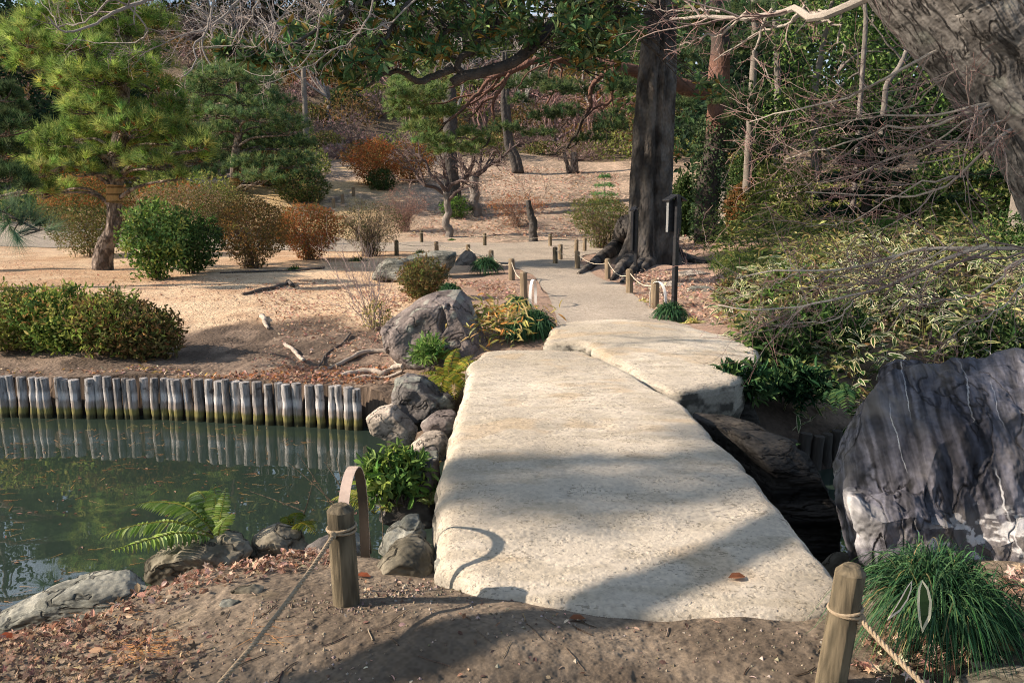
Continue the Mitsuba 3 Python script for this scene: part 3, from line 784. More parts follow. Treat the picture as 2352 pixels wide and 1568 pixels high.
def hoop_mesh(a, b, top, w, th=0.006, n=25, inset=0.0):
    """A flat bamboo strip bent into an arch from a to b, its crown at height top."""
    a, b = np.asarray(a, float), np.asarray(b, float)
    u = np.linspace(0, 1, n)
    ang = np.pi * u
    p = (a + b) / 2 + (a - b)[None] / 2 * (np.cos(ang) * (1 - 0.35 * np.sin(ang) ** 2 * 0))[:, None]
    hgt = np.sin(ang) ** 0.55
    p[:, 2] = a[2] * (1 - u) + b[2] * u + (top - (a[2] * (1 - u) + b[2] * u)) * hgt
    t = unit(np.gradient(p, axis=0))
    wd = unit(np.cross((b - a) * [1, 1, 0], [0, 0, 1.0]))
    nn = np.cross(t, wd)
    mid = (a + b) / 2 + [0, 0, 0.2]
    inw = unit(np.sum((mid - p) * nn, axis=1)[:, None] * nn)
    p = p + inw * inset
    corners = [p + wd * w / 2 + nn * th / 2, p - wd * w / 2 + nn * th / 2, p - wd * w / 2 - nn * th / 2, p + wd * w / 2 - nn * th / 2]
    v = np.stack(corners, 1).reshape(-1, 3)
    i, j = np.meshgrid(np.arange(n - 1), np.arange(4), indexing='ij')
    q = np.stack([i * 4 + j, i * 4 + (j + 1) % 4, (i + 1) * 4 + (j + 1) % 4, (i + 1) * 4 + j], -1).reshape(-1, 4)
    return v, np.vstack([q[:, [0, 1, 2]], q[:, [0, 2, 3]], [[0, 2, 1], [0, 3, 2]], [[4 * n - 4, 4 * n - 3, 4 * n - 2], [4 * n - 4, 4 * n - 2, 4 * n - 1]]])


t = thing('bamboo_hoop', 'bent bamboo strip hoop standing behind the near left post', 'hoop', 'bamboo hoops at the bridge ends')
obj('outer_skin', hoop_mesh([-0.715, 3.14, -0.03], [-0.715, 3.64, -0.12], 0.425, 0.046, 0.004), 'bamboo_strip', t, smooth=30)
obj('inner_face', hoop_mesh([-0.715, 3.14, -0.03], [-0.715, 3.64, -0.12], 0.425, 0.044, 0.004, inset=0.0045), 'bamboo_inner', t, smooth=30)
A1, A2 = on(1217, 708), on(1513, 714)
obj('bamboo_hoop', hoop_mesh(A1 + [0, -0.10, 0], A1 + [0.10, 0.45, 0], A1[2] + 0.42, 0.045), 'bamboo_white', None, 'white hoop at the far left corner of the bridge', 'hoop', 'bamboo hoops at the bridge ends', smooth=30)
obj('bamboo_hoop', hoop_mesh(A2 + [0.08, -0.10, 0], A2 + [-0.05, 0.45, 0], A2[2] + 0.42, 0.04), 'bamboo_white', None, 'white hoop at the far right corner of the bridge', 'hoop', 'bamboo hoops at the bridge ends', smooth=30)

ROWS = {'far': [(820, 556), (968.6, 557), (1113.6, 564.5), (1263.6, 566), (1400, 560)],
        'left': [(911, 587), (1004, 590), (1075.5, 598), (1128, 616), (1175.5, 643.6), (1203.8, 684.4)],
        'bend': [(1343, 577.6), (1323.6, 582.5), (1287, 597), (1275.6, 606.4), (1326.7, 618.4), (1395.8, 641), (1445.8, 675), (1503.7, 707)]}
WHERE = {'far': ['hidden behind the dark twiggy shrub', 'leftmost on the far side of the cross path', 'before the slim bare trees across the path', 'behind the stump side of the cross path', 'behind the olive shrub beside the big tree'],
         'left': ['beside the dark twiggy shrub', 'showing above the flat topped boulder', 'right of the flat topped boulder', 'behind the grassy tuft by the left path edge', 'second from the bridge on the left', 'nearest the bridge on the left of the path'],
         'bend': ['farthest round the bend by the olive shrub', 'second round the bend before the olive shrub', 'standing close behind the dark one at the bend', 'dark, at the inner bend before the big tree', 'pale, before the long root of the big tree', 'in front of the big tree roots', 'third from the bridge on the right', 'behind the right white hoop']}
for row, pts in ROWS.items():
    tops = []
    for (px, py), w in zip(pts, WHERE[row]):
        B = on(px, py)
        t = thing('rope_post', f'small round path post {w}', 'post', 'posts of the rope barrier')
        obj('post', post_mesh(B, 0.44, 0.062, (rng.normal() * 0.01, rng.normal() * 0.01), 12), 'post_wood' if rng.random() < 0.7 else 'post_wood_old', t, smooth=30)
        tops.append(B + [0, -0.06, 0.36])
    for k, (a, b) in enumerate(zip(tops[:-1], tops[1:])):
        d = np.linalg.norm(b - a)
        c = sagging(a, b, 0.035 * d + 0.03, 14)
        obj('rope', tubes(c, np.full(14, 0.0075), 5), 'rope_white', None, f'pale rope leaving the post {WHERE[row][k]}', 'rope', 'ropes between the path posts', smooth=True)
for px, py, w in ((730, 466, 'leftmost beside the hill path on the left'), (766, 478, 'lowest beside the hill path on the left'), (787, 468, 'rightmost beside the hill path on the left'), (812, 452, 'highest beside the hill path on the left')):
    t = thing('rope_post', f'tiny distant post {w}', 'post', 'posts of the rope barrier')
    obj('post', post_mesh(on(px, py), 0.45, 0.075, sides=10), 'post_wood', t, smooth=30)


def beam(c, ex, ey, ez):
    """A box with centre c and half axes ex, ey, ez, its edges bevelled a little."""
    c, E = np.asarray(c, float), np.array([ex, ey, ez], float)
    l = np.linalg.norm(E, axis=1)
    bv = min(0.006, 0.25 * l.min())
    u = E / l[:, None]
    pts = []
    for s in np.ndindex(2, 2, 2):
        sg = np.array(s) * 2 - 1
        for k in range(3):
            q = l - bv
            q[k] = l[k]
            pts.append(c + (sg * q) @ u)
    m = manifold3d.Manifold.hull_points(np.array(pts, np.float32)).to_mesh()
    return m.vert_properties[:, :3], m.tri_verts


def rot2(deg):
    a = math.radians(deg)
    return np.array([math.cos(a), math.sin(a), 0]), np.array([-math.sin(a), math.cos(a), 0])


S = on(1548, 702)
t = thing('notice_sign', 'tall black wooden notice sign with a small gabled roof at the right of the path', 'sign')
u, w = rot2(28)
zt = 1.72
obj('post', beam(S + [0, 0, zt / 2 - 0.15], 0.036 * u, 0.036 * w, np.array([0, 0, zt / 2 + 0.12])), 'sign_black', t)
bc = S + np.array([-0.03, 0.065, 1.38])
obj('board', beam(bc, 0.125 * u, 0.022 * w, np.array([0, 0, 0.245])), 'sign_black', t)
obj('edge_trim', beam(bc - 0.129 * u + 0.004 * w, 0.004 * u, 0.026 * w, np.array([0, 0, 0.245])), 'sign_grey', t)  # front panel edge, its sunlit look put into a paler strip
for sgn in (-1, 1):
    sl = unit(u * sgn * 1.0 + np.array([0, 0, -0.5]))
    up = unit(np.cross(sl, w)) * sgn
    obj('roof_board', beam(bc + np.array([0, 0, 0.315]) + sl * 0.098, sl * 0.10, w * 0.085, up * 0.012), 'sign_black', t)
S = on(1456, 626)
t = thing('notice_sign', 'narrow black sign board on a thin post before the big tree trunk', 'sign')
u, w = rot2(62)
obj('post', beam(S + [0.03, 0, 0.6], 0.035 * u, 0.035 * w, np.array([0, 0, 0.82])), 'sign_black', t)
obj('board', beam(S + [-0.02, 0.06, 0.95], 0.13 * u, 0.03 * w, np.array([0, 0, 0.46])), 'sign_black', t)
for sgn in (-1, 1):
    sl = unit(u * sgn + np.array([0, 0, -0.6]))
    obj('roof_board', beam(S + np.array([-0.02, 0.06, 1.45]) + sl * 0.075, sl * 0.085, w * 0.06, unit(np.cross(sl, w)) * 0.012), 'sign_black', t)

# ------------------------------------------------------------------ roots and dead branches on the far bank
mat('root_bark', lambda p, n, uv: mix((0.26, 0.21, 0.17), (0.52, 0.46, 0.40), fbm(p.x * 14, p.y * 14, p.z * 14, 3)), 0.85, lambda p, n, uv: fbm(p.x * 40, p.y * 40, p.z * 40) * 0.01, 1.0, 2e-3)
mat('dark_bark', lambda p, n, uv: mix((0.06, 0.05, 0.045), (0.14, 0.12, 0.11), fbm(p.x * 14, p.y * 14, p.z * 14, 3)), 0.9)


def ground_line(pts, r, n=24, lift=0.3, wob=0.03, seed=0):
    p = curve([on(*q) for q in pts], n, wob, seed)
    p[:, 2] = H(p[:, 0], p[:, 1]) + np.linspace(r[0], r[1], n) * lift + 0.02 * np.abs(np.sin(np.linspace(0, 5, n)))
    return tubes(p, np.linspace(r[0], r[1], n) * (1 + 0.15 * np.sin(np.arange(n) * 1.7 + seed)), 8, cap=True)


for pts, r, lb, m in (([(722, 856), (790, 836), (855, 813), (888, 812), (915, 838), (930, 850)], (0.02, 0.045), 'long pale exposed root arching over the bank beside the purplish boulder', 'root_bark'),
                      ([(786, 864), (850, 857), (880, 860), (905, 848), (940, 848)], (0.03, 0.042), 'thick pale exposed root just above the dark cracked rock', 'root_bark'),
                      ([(806, 872), (860, 868), (895, 866), (925, 858)], (0.012, 0.02), 'thin pale root lowest on the bank beside the dark cracked rock', 'root_bark'),
                      ([(724, 862), (742, 830), (770, 800), (805, 770)], (0.010, 0.016), 'thin dark root climbing the bank left of the purplish boulder', 'dark_bark')):
    obj('root', ground_line(pts, r, seed=len(pts)), m, None, lb, 'root', smooth=True)
for pts, r, lb, m in (([(558, 678), (600, 670), (640, 660), (662, 651), (672, 660)], (0.03, 0.05), 'dark dead branch lying on the tan bank', 'dark_bark'),
                      ([(602, 730), (608, 742), (616, 758)], (0.045, 0.02), 'short white wood chunk on the brown bank', 'root_bark'),
                      ([(655, 794), (675, 812), (698, 833)], (0.028, 0.02), 'pale stick pointing down the brown bank', 'root_bark'),
                      ([(505, 628), (620, 625), (700, 622), (745, 618)], (0.02, 0.03), 'long thin root line under the orange shrubs', 'dark_bark')):
    obj('fallen_branch', ground_line(pts, r, 14, seed=len(pts) + 4), m, None, lb, 'branch', smooth=True)
# ------------------------------------------------------------------ trees
mat('pine_bark', lambda p, n, uv: mix((0.085, 0.066, 0.055), (0.29, 0.235, 0.20), smoothstep(0.35, 0.7, fbm(p.x * 16, p.y * 16, p.z * 7, 3))) * (0.7 + 0.6 * noise(p.x * 40, p.y * 40, p.z * 22)), 0.9,
    lambda p, n, uv: fbm(p.x * 18, p.y * 18, p.z * 7, 3) * 0.09, 1.0, 4e-3)
mat('red_bark', lambda p, n, uv: mix(mix((0.10, 0.052, 0.04), (0.22, 0.12, 0.09), fbm(p.x * 9, p.y * 9, p.z * 5, 3)), (0.06, 0.05, 0.045), dr.maximum(smoothstep(5.2, 4.0, p.z + 1.5 * noise(p.x * 3, p.y * 3, p.z * 2)), smoothstep(5.7, 6.3, p.z) * smoothstep(4.5, 5.5, p.x) * 0.9)), 0.85,
    lambda p, n, uv: fbm(p.x * 14, p.y * 14, p.z * 6, 3) * 0.06, 1.0, 4e-3)
mat('big_bark', lambda p, n, uv: mix((0.035, 0.031, 0.029), (0.155, 0.14, 0.128), smoothstep(0.3, 0.75, fbm(p.x * 4, p.y * 4, p.z * 1.6, 4))) * (0.75 + 0.5 * noise(p.x * 25, p.y * 25, p.z * 18)), 0.85,
    lambda p, n, uv: fbm(p.x * 9, p.y * 9, p.z * 3.5, 4) * 0.2, 1.0, 4e-3)
mat('grey_bark', lambda p, n, uv: mix((0.10, 0.088, 0.08), (0.27, 0.245, 0.225), fbm(p.x * 9, p.y * 9, p.z * 3, 3)), 0.9, lambda p, n, uv: fbm(p.x * 12, p.y * 12, p.z * 4, 3) * 0.05, 1.0, 4e-3)
mat('limb_bark', lambda p, n, uv: mix((0.035, 0.032, 0.03), (0.11, 0.10, 0.095), fbm(p.x * 9, p.y * 9, p.z * 6, 3)), 0.9, lambda p, n, uv: fbm(p.x * 12, p.y * 12, p.z * 8, 3) * 0.05, 1.0, 4e-3)
mat('pale_bark', lambda p, n, uv: mix((0.13, 0.115, 0.10), (0.28, 0.25, 0.22), fbm(p.x * 6, p.y * 6, p.z * 2, 3)), 0.9)


def maple_g(p):
    u, w = p.x * 0.76 + p.z * 0.65, p.z * 0.76 - p.x * 0.65
    k = (fbm(u * 4, p.y * 4, w * 4, 2) - 0.5) * 0.10
    a = fbm((u + k) * 46, p.y * 34, w * 6.0, 3)
    b = dr.abs(fbm((u + k) * 24, p.y * 18, w * 3.2, 3) - 0.5)
    return a, b, fbm(u * 9, p.y * 9, w * 26, 3)


def maple_color(p, n, uv):
    a, b, ringy = maple_g(p)
    c = mix((0.105, 0.097, 0.092), (0.25, 0.235, 0.222), smoothstep(0.3, 0.7, a * 0.75 + ringy * 0.25))
    c = mix(c, (0.06, 0.053, 0.047), 0.65 * smoothstep(0.030, 0.006, b) * smoothstep(0.35, 0.6, ringy + a * 0.3))
    c = mix(c, (0.30, 0.31, 0.27), smoothstep(0.62, 0.75, fbm(p.x * 7 + 3, p.y * 7, p.z * 7, 3)) * 0.45)
    return c * (0.65 + 0.7 * noise(p.x * 60, p.y * 60, p.z * 60))


def maple_bump(p, n, uv):
    a, b, ringy = maple_g(p)
    return a * 0.022 + smoothstep(0.0, 0.05, b) * 0.022 + ringy * 0.006 + noise(p.x * 90, p.y * 90, p.z * 90) * 0.002


mat('maple_bark', maple_color, 0.9, maple_bump, 1.0, 2e-3)
mat('straw_wrap', lambda p, n, uv: mix((0.27, 0.16, 0.065), (0.44, 0.29, 0.13), noise(p.x * 40, p.y * 40, p.z * 3)) * (1 - 0.6 * smoothstep(0.03, 0.015, dr.abs(p.z * 6 - dr.floor(p.z * 6) - 0.5) / 6)), 0.9)


def trunk_mesh(pts, radii, n=60, sides=24, wob=0.03, seed=0, rough=0.06, freq=2.0, flare=0.0):
    """One trunk or limb: a tube through pts, roughened, flaring at its foot."""
    c = curve(pts, n, wob, seed)
    s = np.linspace(0, 1, n)
    r = np.interp(s, np.linspace(0, 1, len(radii)), radii)
    r = r * (1 + flare * np.exp(-s * n * 0.12))
    v, f = tubes(c, r, sides, cap=True)
    q = v * freq
    d = (meshkit.fbm(q * [1, 1, 0.5], 3, seed) - 0.5) * 2
    cc = np.repeat(c, sides, axis=0)
    return cc + (v - cc) * (1 + rough * d * 2)[:, None], f


def needles(soup, r, tips, dirs, n, length, width, palette, weights=None, spread=(0.25, 1.15), var=0.2):
    """Tufts of n needles fanning out at each tip."""
    m = len(tips)
    d = np.repeat(unit(dirs), n, axis=0)
    side = unit(np.cross(d, r.normal(size=d.shape)))
    a = r.uniform(*spread, len(d))[:, None]
    ax = unit(d * np.cos(a) + side * np.sin(a))
    pos = np.repeat(tips, n, axis=0) - d * r.uniform(0, 0.35, (len(d), 1)) * length
    L = length * r.uniform(0.7, 1.15, len(d))
    col = np.repeat(tint(r, m, palette, weights, var), n, axis=0) * np.exp(r.normal(size=(len(d), 1)) * 0.16)
    leaves(soup, pos, ax, np.cross(ax, r.normal(size=ax.shape)), L, width, col, NEEDLE)
    return soup


PINE_SUN = [(0.23, 0.30, 0.085), (0.17, 0.25, 0.075), (0.29, 0.34, 0.11), (0.11, 0.17, 0.06)]
PINE_DARK = [(0.05, 0.085, 0.038), (0.04, 0.07, 0.035), (0.07, 0.105, 0.045)]


def pads(soup, limbs, r, spec, trunk, tufts, n, length, width, palette, y_spread, weights=None, depth=0.7, limb_r=0.035, scale=1.0, brown=0.0):
    """Cushions of needle tufts held by limbs from the trunk line. spec: (px, py, half width, half height) as surveyed; trunk(z) gives the trunk's axis."""
    for k, (px, py, rx, ry) in enumerate(spec):
        y = trunk(0)[1] + r.uniform(-1, 1) * y_spread
        c = aty(px, py, y)
        m = y / math.cos(PITCH) / FPX * scale
        R = np.array([rx * m, rx * m * depth, ry * m])
        k_ = max(6, int(tufts * (rx * ry) / 2500))
        d = rand_dir(r, k_)
        d[:, 2] = np.abs(d[:, 2]) * 0.9 - 0.25
        d = unit(d)
        tips = c + d * R * r.uniform(0.35, 1.0, (k_, 1))
        dirs = unit(d * [1, 1, 0.6] + [0, 0, 0.55] + r.normal(size=(k_, 3)) * 0.25)
        needles(soup, r, tips, dirs, n, length, width, palette, weights)
        if brown:
            b = r.random(k_) < brown
            if b.any():
                needles(soup, r, tips[b] - dirs[b] * length * 0.5, dirs[b], n // 3, length * 0.6, width * 1.2, [(0.30, 0.12, 0.04), (0.22, 0.10, 0.05)])
        z0 = max(c[2] - 0.25 * abs(c[0] - trunk(c[2])[0]) - 0.15, 0.5)
        a = trunk(z0)
        mid = (a + c) / 2 + r.normal(size=3) * 0.12 + [0, 0, 0.12]
        main = curve([a, mid, c - [0, 0, R[2] * 0.5]], 9)
        limbs.append((main, np.linspace(limb_r * 1.5, limb_r * 0.5, 9)))
        for j in range(min(k_, 8)):
            q = curve([main[5 + j % 4], (main[-1] + tips[j]) / 2 - [0, 0, 0.05], tips[j]], 9, 0.03, j)
            limbs.append((q, np.linspace(limb_r * 0.4, limb_r * 0.15, 9)))


def axis_of(pts):
    p = np.array(pts)
    return lambda z: np.array([np.interp(z, p[:, 2], p[:, 0]), np.interp(z, p[:, 2], p[:, 1]), z])


def limb_mesh(limbs, sides=6):
    return tubes(np.array([a for a, _ in limbs]), np.array([b for _, b in limbs]), sides)


def wrap_mesh(a, b, r):
    n = 7
    P = a + (b - a) * np.linspace(0, 1, n)[:, None]
    v, f = tubes(np.vstack([P[:1], P, P[-1:]]), np.r_[r * 0.8, np.full(n, r) * (1 + 0.04 * np.array([1, -1, 0, -1, 0, -1, 1])), r * 0.8], 22)
    return v, f


r_ = np.random.default_rng(21)
# --- the long needled pine on the tan bank
B = on(235, 620)
pts = [B + [0, 0, -0.1]] + [aty(px, py, B[1] + 0.02 * k) for k, (px, py) in enumerate([(236, 600), (243, 565), (262, 520), (264, 440), (268, 380), (277, 300), (284, 200), (290, 100), (298, -60), (305, -140)])]
t = thing('pine_tree', 'bright long needled pine with a straw band round its curved trunk, on the tan bank', 'pine tree')
obj('trunk', trunk_mesh(pts, [0.25, 0.19, 0.165, 0.175, 0.165, 0.15, 0.14, 0.12, 0.10, 0.08, 0.06], 70, 22, 0.02, 5, 0.05, 3.0), 'pine_bark', t, smooth=True)
obj('straw_band', wrap_mesh(aty(264, 466, B[1] + 0.05), aty(264, 425, B[1] + 0.06), 0.185), 'straw_wrap', t, smooth=40)
soup, limbs = Soup(), []
SPEC1 = [(70, 70, 60, 40), (150, 150, 60, 30), (250, 70, 70, 40), (60, 150, 40, 30), (200, 215, 50, 25), (260, 330, 60, 25), (110, 320, 50, 25), (450, 330, 40, 25), (103, 113, 89, 51), (120, 41, 68, 44), (205, 14, 85, 34), (191, 103, 85, 41), (154, 191, 55, 51), (222, 178, 85, 41), (291, 157, 68, 34), (342, 137, 58, 44), (308, 51, 85, 48), (239, 291, 68, 41), (164, 308, 89, 34), (113, 359, 65, 48),
         (185, 386, 44, 34), (96, 434, 34, 38), (301, 291, 75, 44), (393, 260, 62, 44), (410, 315, 62, 38), (359, 369, 68, 31), (445, 359, 51, 31), (301, 369, 31, 24), (403, 403, 41, 17), (90, 390, 40, 30), (225, 230, 45, 25), (330, 330, 60, 30), (60, 90, 40, 30), (260, -50, 120, 40), (130, -50, 80, 40)]
SPEC1 = [(a, b, c * 1.12, d * 1.15) for a, b, c, d in SPEC1] + [(280, 250, 60, 26), (270, 180, 60, 26), (240, 350, 60, 24), (290, 400, 40, 18), (360, 200, 50, 30), (375, 300, 60, 30), (60, 330, 40, 30), (140, 430, 45, 24), (190, 250, 60, 26)]
pads(soup, limbs, r_, SPEC1, axis_of(pts), 56, 34, 0.25, 0.014, PINE_SUN, 1.1, (3, 3, 2, 2), brown=0.10)
obj('limbs', limb_mesh(limbs), 'pine_bark', t, smooth=True)
obj('needles', soup, 'leaf', t)
# --- the dark pine behind it
B = on(540, 446)
pts = [B + [0, 0, -0.1]] + [aty(px, py, B[1]) for px, py in ((538, 400), (541, 350), (548, 300), (535, 262), (548, 220), (545, 180))]
t = thing('pine_tree', 'dark green layered pine with a straw band, behind the bright pine', 'pine tree')
obj('trunk', trunk_mesh(pts, [0.26, 0.21, 0.18, 0.15, 0.11, 0.08], 50, 18, 0.05, 6, 0.05, 3.0), 'pine_bark', t, smooth=True)
obj('straw_band', wrap_mesh(aty(538, 430, B[1] - 0.01), aty(538, 409, B[1] - 0.01), 0.25), 'straw_wrap', t, smooth=40)
soup, limbs = Soup(), []
SPEC2 = [(513, 178, 79, 31), (462, 205, 41, 27), (580, 178, 60, 24), (547, 212, 85, 24), (479, 233, 44, 27), (633, 239, 44, 27), (496, 260, 68, 20), (599, 267, 62, 24), (667, 291, 44, 31), (496, 298, 51, 24), (581, 318, 75, 20), (650, 335, 65, 31), (530, 335, 62, 24), (616, 376, 68, 27),
         (684, 369, 48, 27), (599, 410, 51, 24), (667, 410, 44, 28), (496, 369, 34, 20), (560, 160, 50, 16), (690, 330, 30, 25), (560, 380, 40, 22)]
SPEC2 = [(a, b, c * 1.15, d * 1.2) for a, b, c, d in SPEC2] + [(540, 300, 80, 26), (620, 300, 60, 26), (560, 240, 60, 24), (640, 420, 60, 30), (700, 400, 30, 26), (480, 400, 40, 24)]
pads(soup, limbs, r_, SPEC2, axis_of(pts), 170, 26, 0.25, 0.021, [(0.12, 0.18, 0.08), (0.075, 0.13, 0.065), (0.16, 0.21, 0.09)], 2.2, limb_r=0.05)
obj('limbs', limb_mesh(limbs), 'pine_bark', t, smooth=True)
obj('needles', soup, 'leaf', t)
# --- blue green pine at the left edge
B = np.array([-10.9, 15.2, H(-10.9, 15.2)])
pts = [B, B + [0.2, 0, 1.5], B + [0, 0.1, 3.0], B + [0.3, 0, 4.6]]
t = thing('pine_tree', 'blue green pine reaching in from the left edge behind the near needle spray', 'pine tree')
obj('trunk', trunk_mesh(pts, [0.22, 0.17, 0.12, 0.06], 30, 14, 0.05, 7), 'pine_bark', t, smooth=True)
soup, limbs = Soup(), []
pads(soup, limbs, r_, [(8, 215, 40, 30), (10, 250, 50, 36), (20, 290, 50, 36), (12, 345, 52, 36), (20, 400, 50, 30), (60, 425, 30, 24), (-40, 330, 60, 60)], axis_of(pts), 170, 30, 0.16, 0.011, PINE_DARK + [(0.075, 0.115, 0.055)], 0.8)
obj('limbs', limb_mesh(limbs), 'pine_bark', t, smooth=True)
obj('needles', soup, 'leaf', t)
# --- needle spray close at the left edge, from a pine that stands outside the frame on the far bank
B = np.array([-10.6, 10.3, H(-10.6, 10.3)])
t = thing('pine_tree', 'long blue green needle spray of a small pine at the left edge', 'pine tree')
main = curve([B, B + [0.1, 0, 0.9], aty(-120, 420, 9.6), aty(-30, 470, 9.3), aty(40, 505, 9.1), aty(90, 530, 9.0)], 24)
obj('trunk', tubes(main, np.linspace(0.09, 0.012, 24), 9), 'pine_bark', t, smooth=True)
soup, limbs = Soup(), []
for px, py, dx, dz in ((30, 470, -0.2, 1), (70, 485, 0.4, 0.9), (95, 512, 1, 0.5), (120, 525, 1, 0.3), (60, 530, 0.3, 0.1), (30, 535, 0, -0.6), (15, 500, -0.5, 0.8), (-10, 480, -1, 0.6), (80, 505, 0.8, 0.6), (40, 548, 0.3, -1), (10, 520, -0.5, -0.3), (50, 500, 0.3, 1)):
    p = aty(px, py, 9.0 + r_.uniform(-0.25, 0.25))
    needles(soup, r_, p[None], np.array([[dx, r_.normal() * 0.4, dz]]), 90, 0.30, 0.0045, [(0.065, 0.105, 0.07), (0.09, 0.13, 0.085)], spread=(0.05, 1.0))
    k = np.argmin(np.linalg.norm(main - p, axis=1))
    limbs.append((curve([main[k], (main[k] + p) / 2 + [0, 0, 0.01], p], 7), np.linspace(0.010, 0.005, 7)))
obj('limbs', limb_mesh(limbs, 5), 'pine_bark', t, smooth=True)
obj('needles', soup, 'leaf', t)

# --- red pine behind the big tree
Y0 = 24.0
B = on(1622, 556)
Y0 = B[1]
pts = [B + [0, 0, -0.2]] + [aty(px, py, Y0) for px, py in ((1622, 480), (1632, 380), (1645, 280), (1648, 200), (1652, 110), (1640, 20), (1650, -120))]
t = thing('red_pine', 'red barked pine with a long drooping limb, behind the big tree', 'pine tree')
obj('trunk', trunk_mesh(pts, [0.40, 0.36, 0.33, 0.32, 0.34, 0.27, 0.24, 0.18], 60, 20, 0.06, 8, 0.06, 2.0), 'red_bark', t, smooth=True)
lp = [(1640, 205, 0), (1590, 208, -0.3), (1520, 180, -0.7), (1437, 158, -1.2), (1370, 140, -1.4), (1300, 130, -1.6), (1266, 132, -1.8), (1208, 147, -2.0), (1163, 168, -2.1), (1129, 178, -2.2), (1095, 212, -2.3), (1061, 253, -2.4), (1015, 286, -2.6)]
obj('limb', trunk_mesh([aty(a, b, Y0 + c) for a, b, c in lp], [0.30, 0.26, 0.23, 0.21, 0.19, 0.17, 0.15, 0.13, 0.10, 0.075, 0.06, 0.045, 0.025], 70, 12, 0.15, 9, 0.06, 3.0), 'red_bark', t, 'long reddish limb reaching left behind the big trunk', smooth=True)
limbs = []
for br_, r0 in (([(1170, 170), (1143, 222), (1133, 291), (1126, 321), (1095, 342)], 0.06), ([(1143, 222), (1109, 240), (1095, 263), (1085, 284), (1040, 300)], 0.04), ([(1413, 160), (1365, 205), (1362, 246), (1334, 294), (1300, 342)], 0.085), ([(1400, 165), (1399, 219), (1369, 236), (1345, 260), (1330, 300)], 0.06),
                ([(1273, 140), (1263, 191), (1263, 219), (1240, 250), (1215, 280)], 0.05), ([(1266, 135), (1285, 170), (1288, 190), (1262, 215), (1230, 240)], 0.04), ([(1180, 160), (1120, 200), (1060, 215), (1010, 235), (975, 240)], 0.045), ([(1150, 175), (1100, 225), (1040, 255), (1000, 300), (960, 320)], 0.04),
                ([(1126, 300), (1090, 315), (1040, 318), (1000, 325), (970, 335)], 0.03), ([(1334, 294), (1320, 330), (1290, 345), (1260, 352), (1230, 350)], 0.035), ([(1399, 219), (1410, 260), (1395, 290), (1400, 310), (1390, 330)], 0.035), ([(1129, 178), (1080, 185), (1020, 205), (985, 195), (950, 200)], 0.04), ([(1300, 130), (1240, 160), (1200, 200), (1190, 230), (1180, 250)], 0.035)):
    y = Y0 - 2.0 + r_.normal() * 0.25
    limbs.append((curve([aty(a, b, y) for a, b in br_], 16, 0.16, len(limbs)), np.linspace(r0, r0 * 0.35, 16)))
obj('branches', tubes(np.array([a for a, _ in limbs]), np.array([b for _, b in limbs]), 7), 'red_bark', t, smooth=True)
SPEC3 = [(944, 191, 62, 38), (931, 239, 51, 27), (972, 219, 60, 35), (924, 267, 41, 24), (965, 294, 51, 24), (1009, 260, 51, 31), (999, 321, 51, 24), (1044, 345, 62, 24), (1078, 308, 44, 20), (1061, 191, 44, 20), (1110, 330, 30, 16), (910, 215, 30, 22)]
SPEC4 = [(1180, 198, 38, 27), (1194, 232, 31, 17), (1232, 191, 40, 30), (1283, 205, 51, 27), (1334, 212, 51, 27), (1163, 297, 41, 20), (1249, 267, 48, 24), (1239, 308, 44, 17), (1403, 291, 44, 41), (1420, 205, 35, 40), (1300, 260, 40, 24), (1360, 320, 44, 20), (1690, 230, 60, 30), (1700, 270, 50, 24), (1560, 240, 40, 22), (1590, 60, 70, 40), (1700, 40, 80, 50), (1730, 110, 60, 40), (1560, 130, 60, 30)]
soup, l2 = Soup(), []
ax = lambda z: np.array([1.2, Y0 - 2.0, z])
pads(soup, l2, r_, SPEC3, ax, 230, 26, 0.16, 0.016, [(0.15, 0.21, 0.085), (0.11, 0.17, 0.07), (0.18, 0.22, 0.085)], 0.9)
pads(soup, l2, r_, SPEC4, ax, 180, 26, 0.16, 0.016, [(0.07, 0.11, 0.05), (0.05, 0.085, 0.045), (0.10, 0.135, 0.06)], 1.2)  # darker greens painted for shaded cushions, brighter ones above for the sunlit left
obj('needles', soup, 'leaf', t)
soup = Soup()
k_ = 2600
z = r_.uniform(B[2], 4.2, k_)
th = r_.uniform(0, 2 * np.pi, k_)
a = axis_of(pts)
c = np.array([a(q) for q in z])
o = np.c_[np.cos(th), np.sin(th), 0 * th]
leaves(soup, c + o * (0.34 + r_.uniform(0, 0.22, k_))[:, None], unit(o + r_.normal(size=(k_, 3)) * 0.8 - [0, 0, 0.3]), o + r_.normal(size=(k_, 3)) * 0.5, 0.10, 0.07, tint(r_, k_, [(0.03, 0.055, 0.03), (0.05, 0.08, 0.035), (0.07, 0.10, 0.05)]))
obj('ivy', soup, 'leaf_shiny', t, 'dark ivy leaves covering the lower trunk')

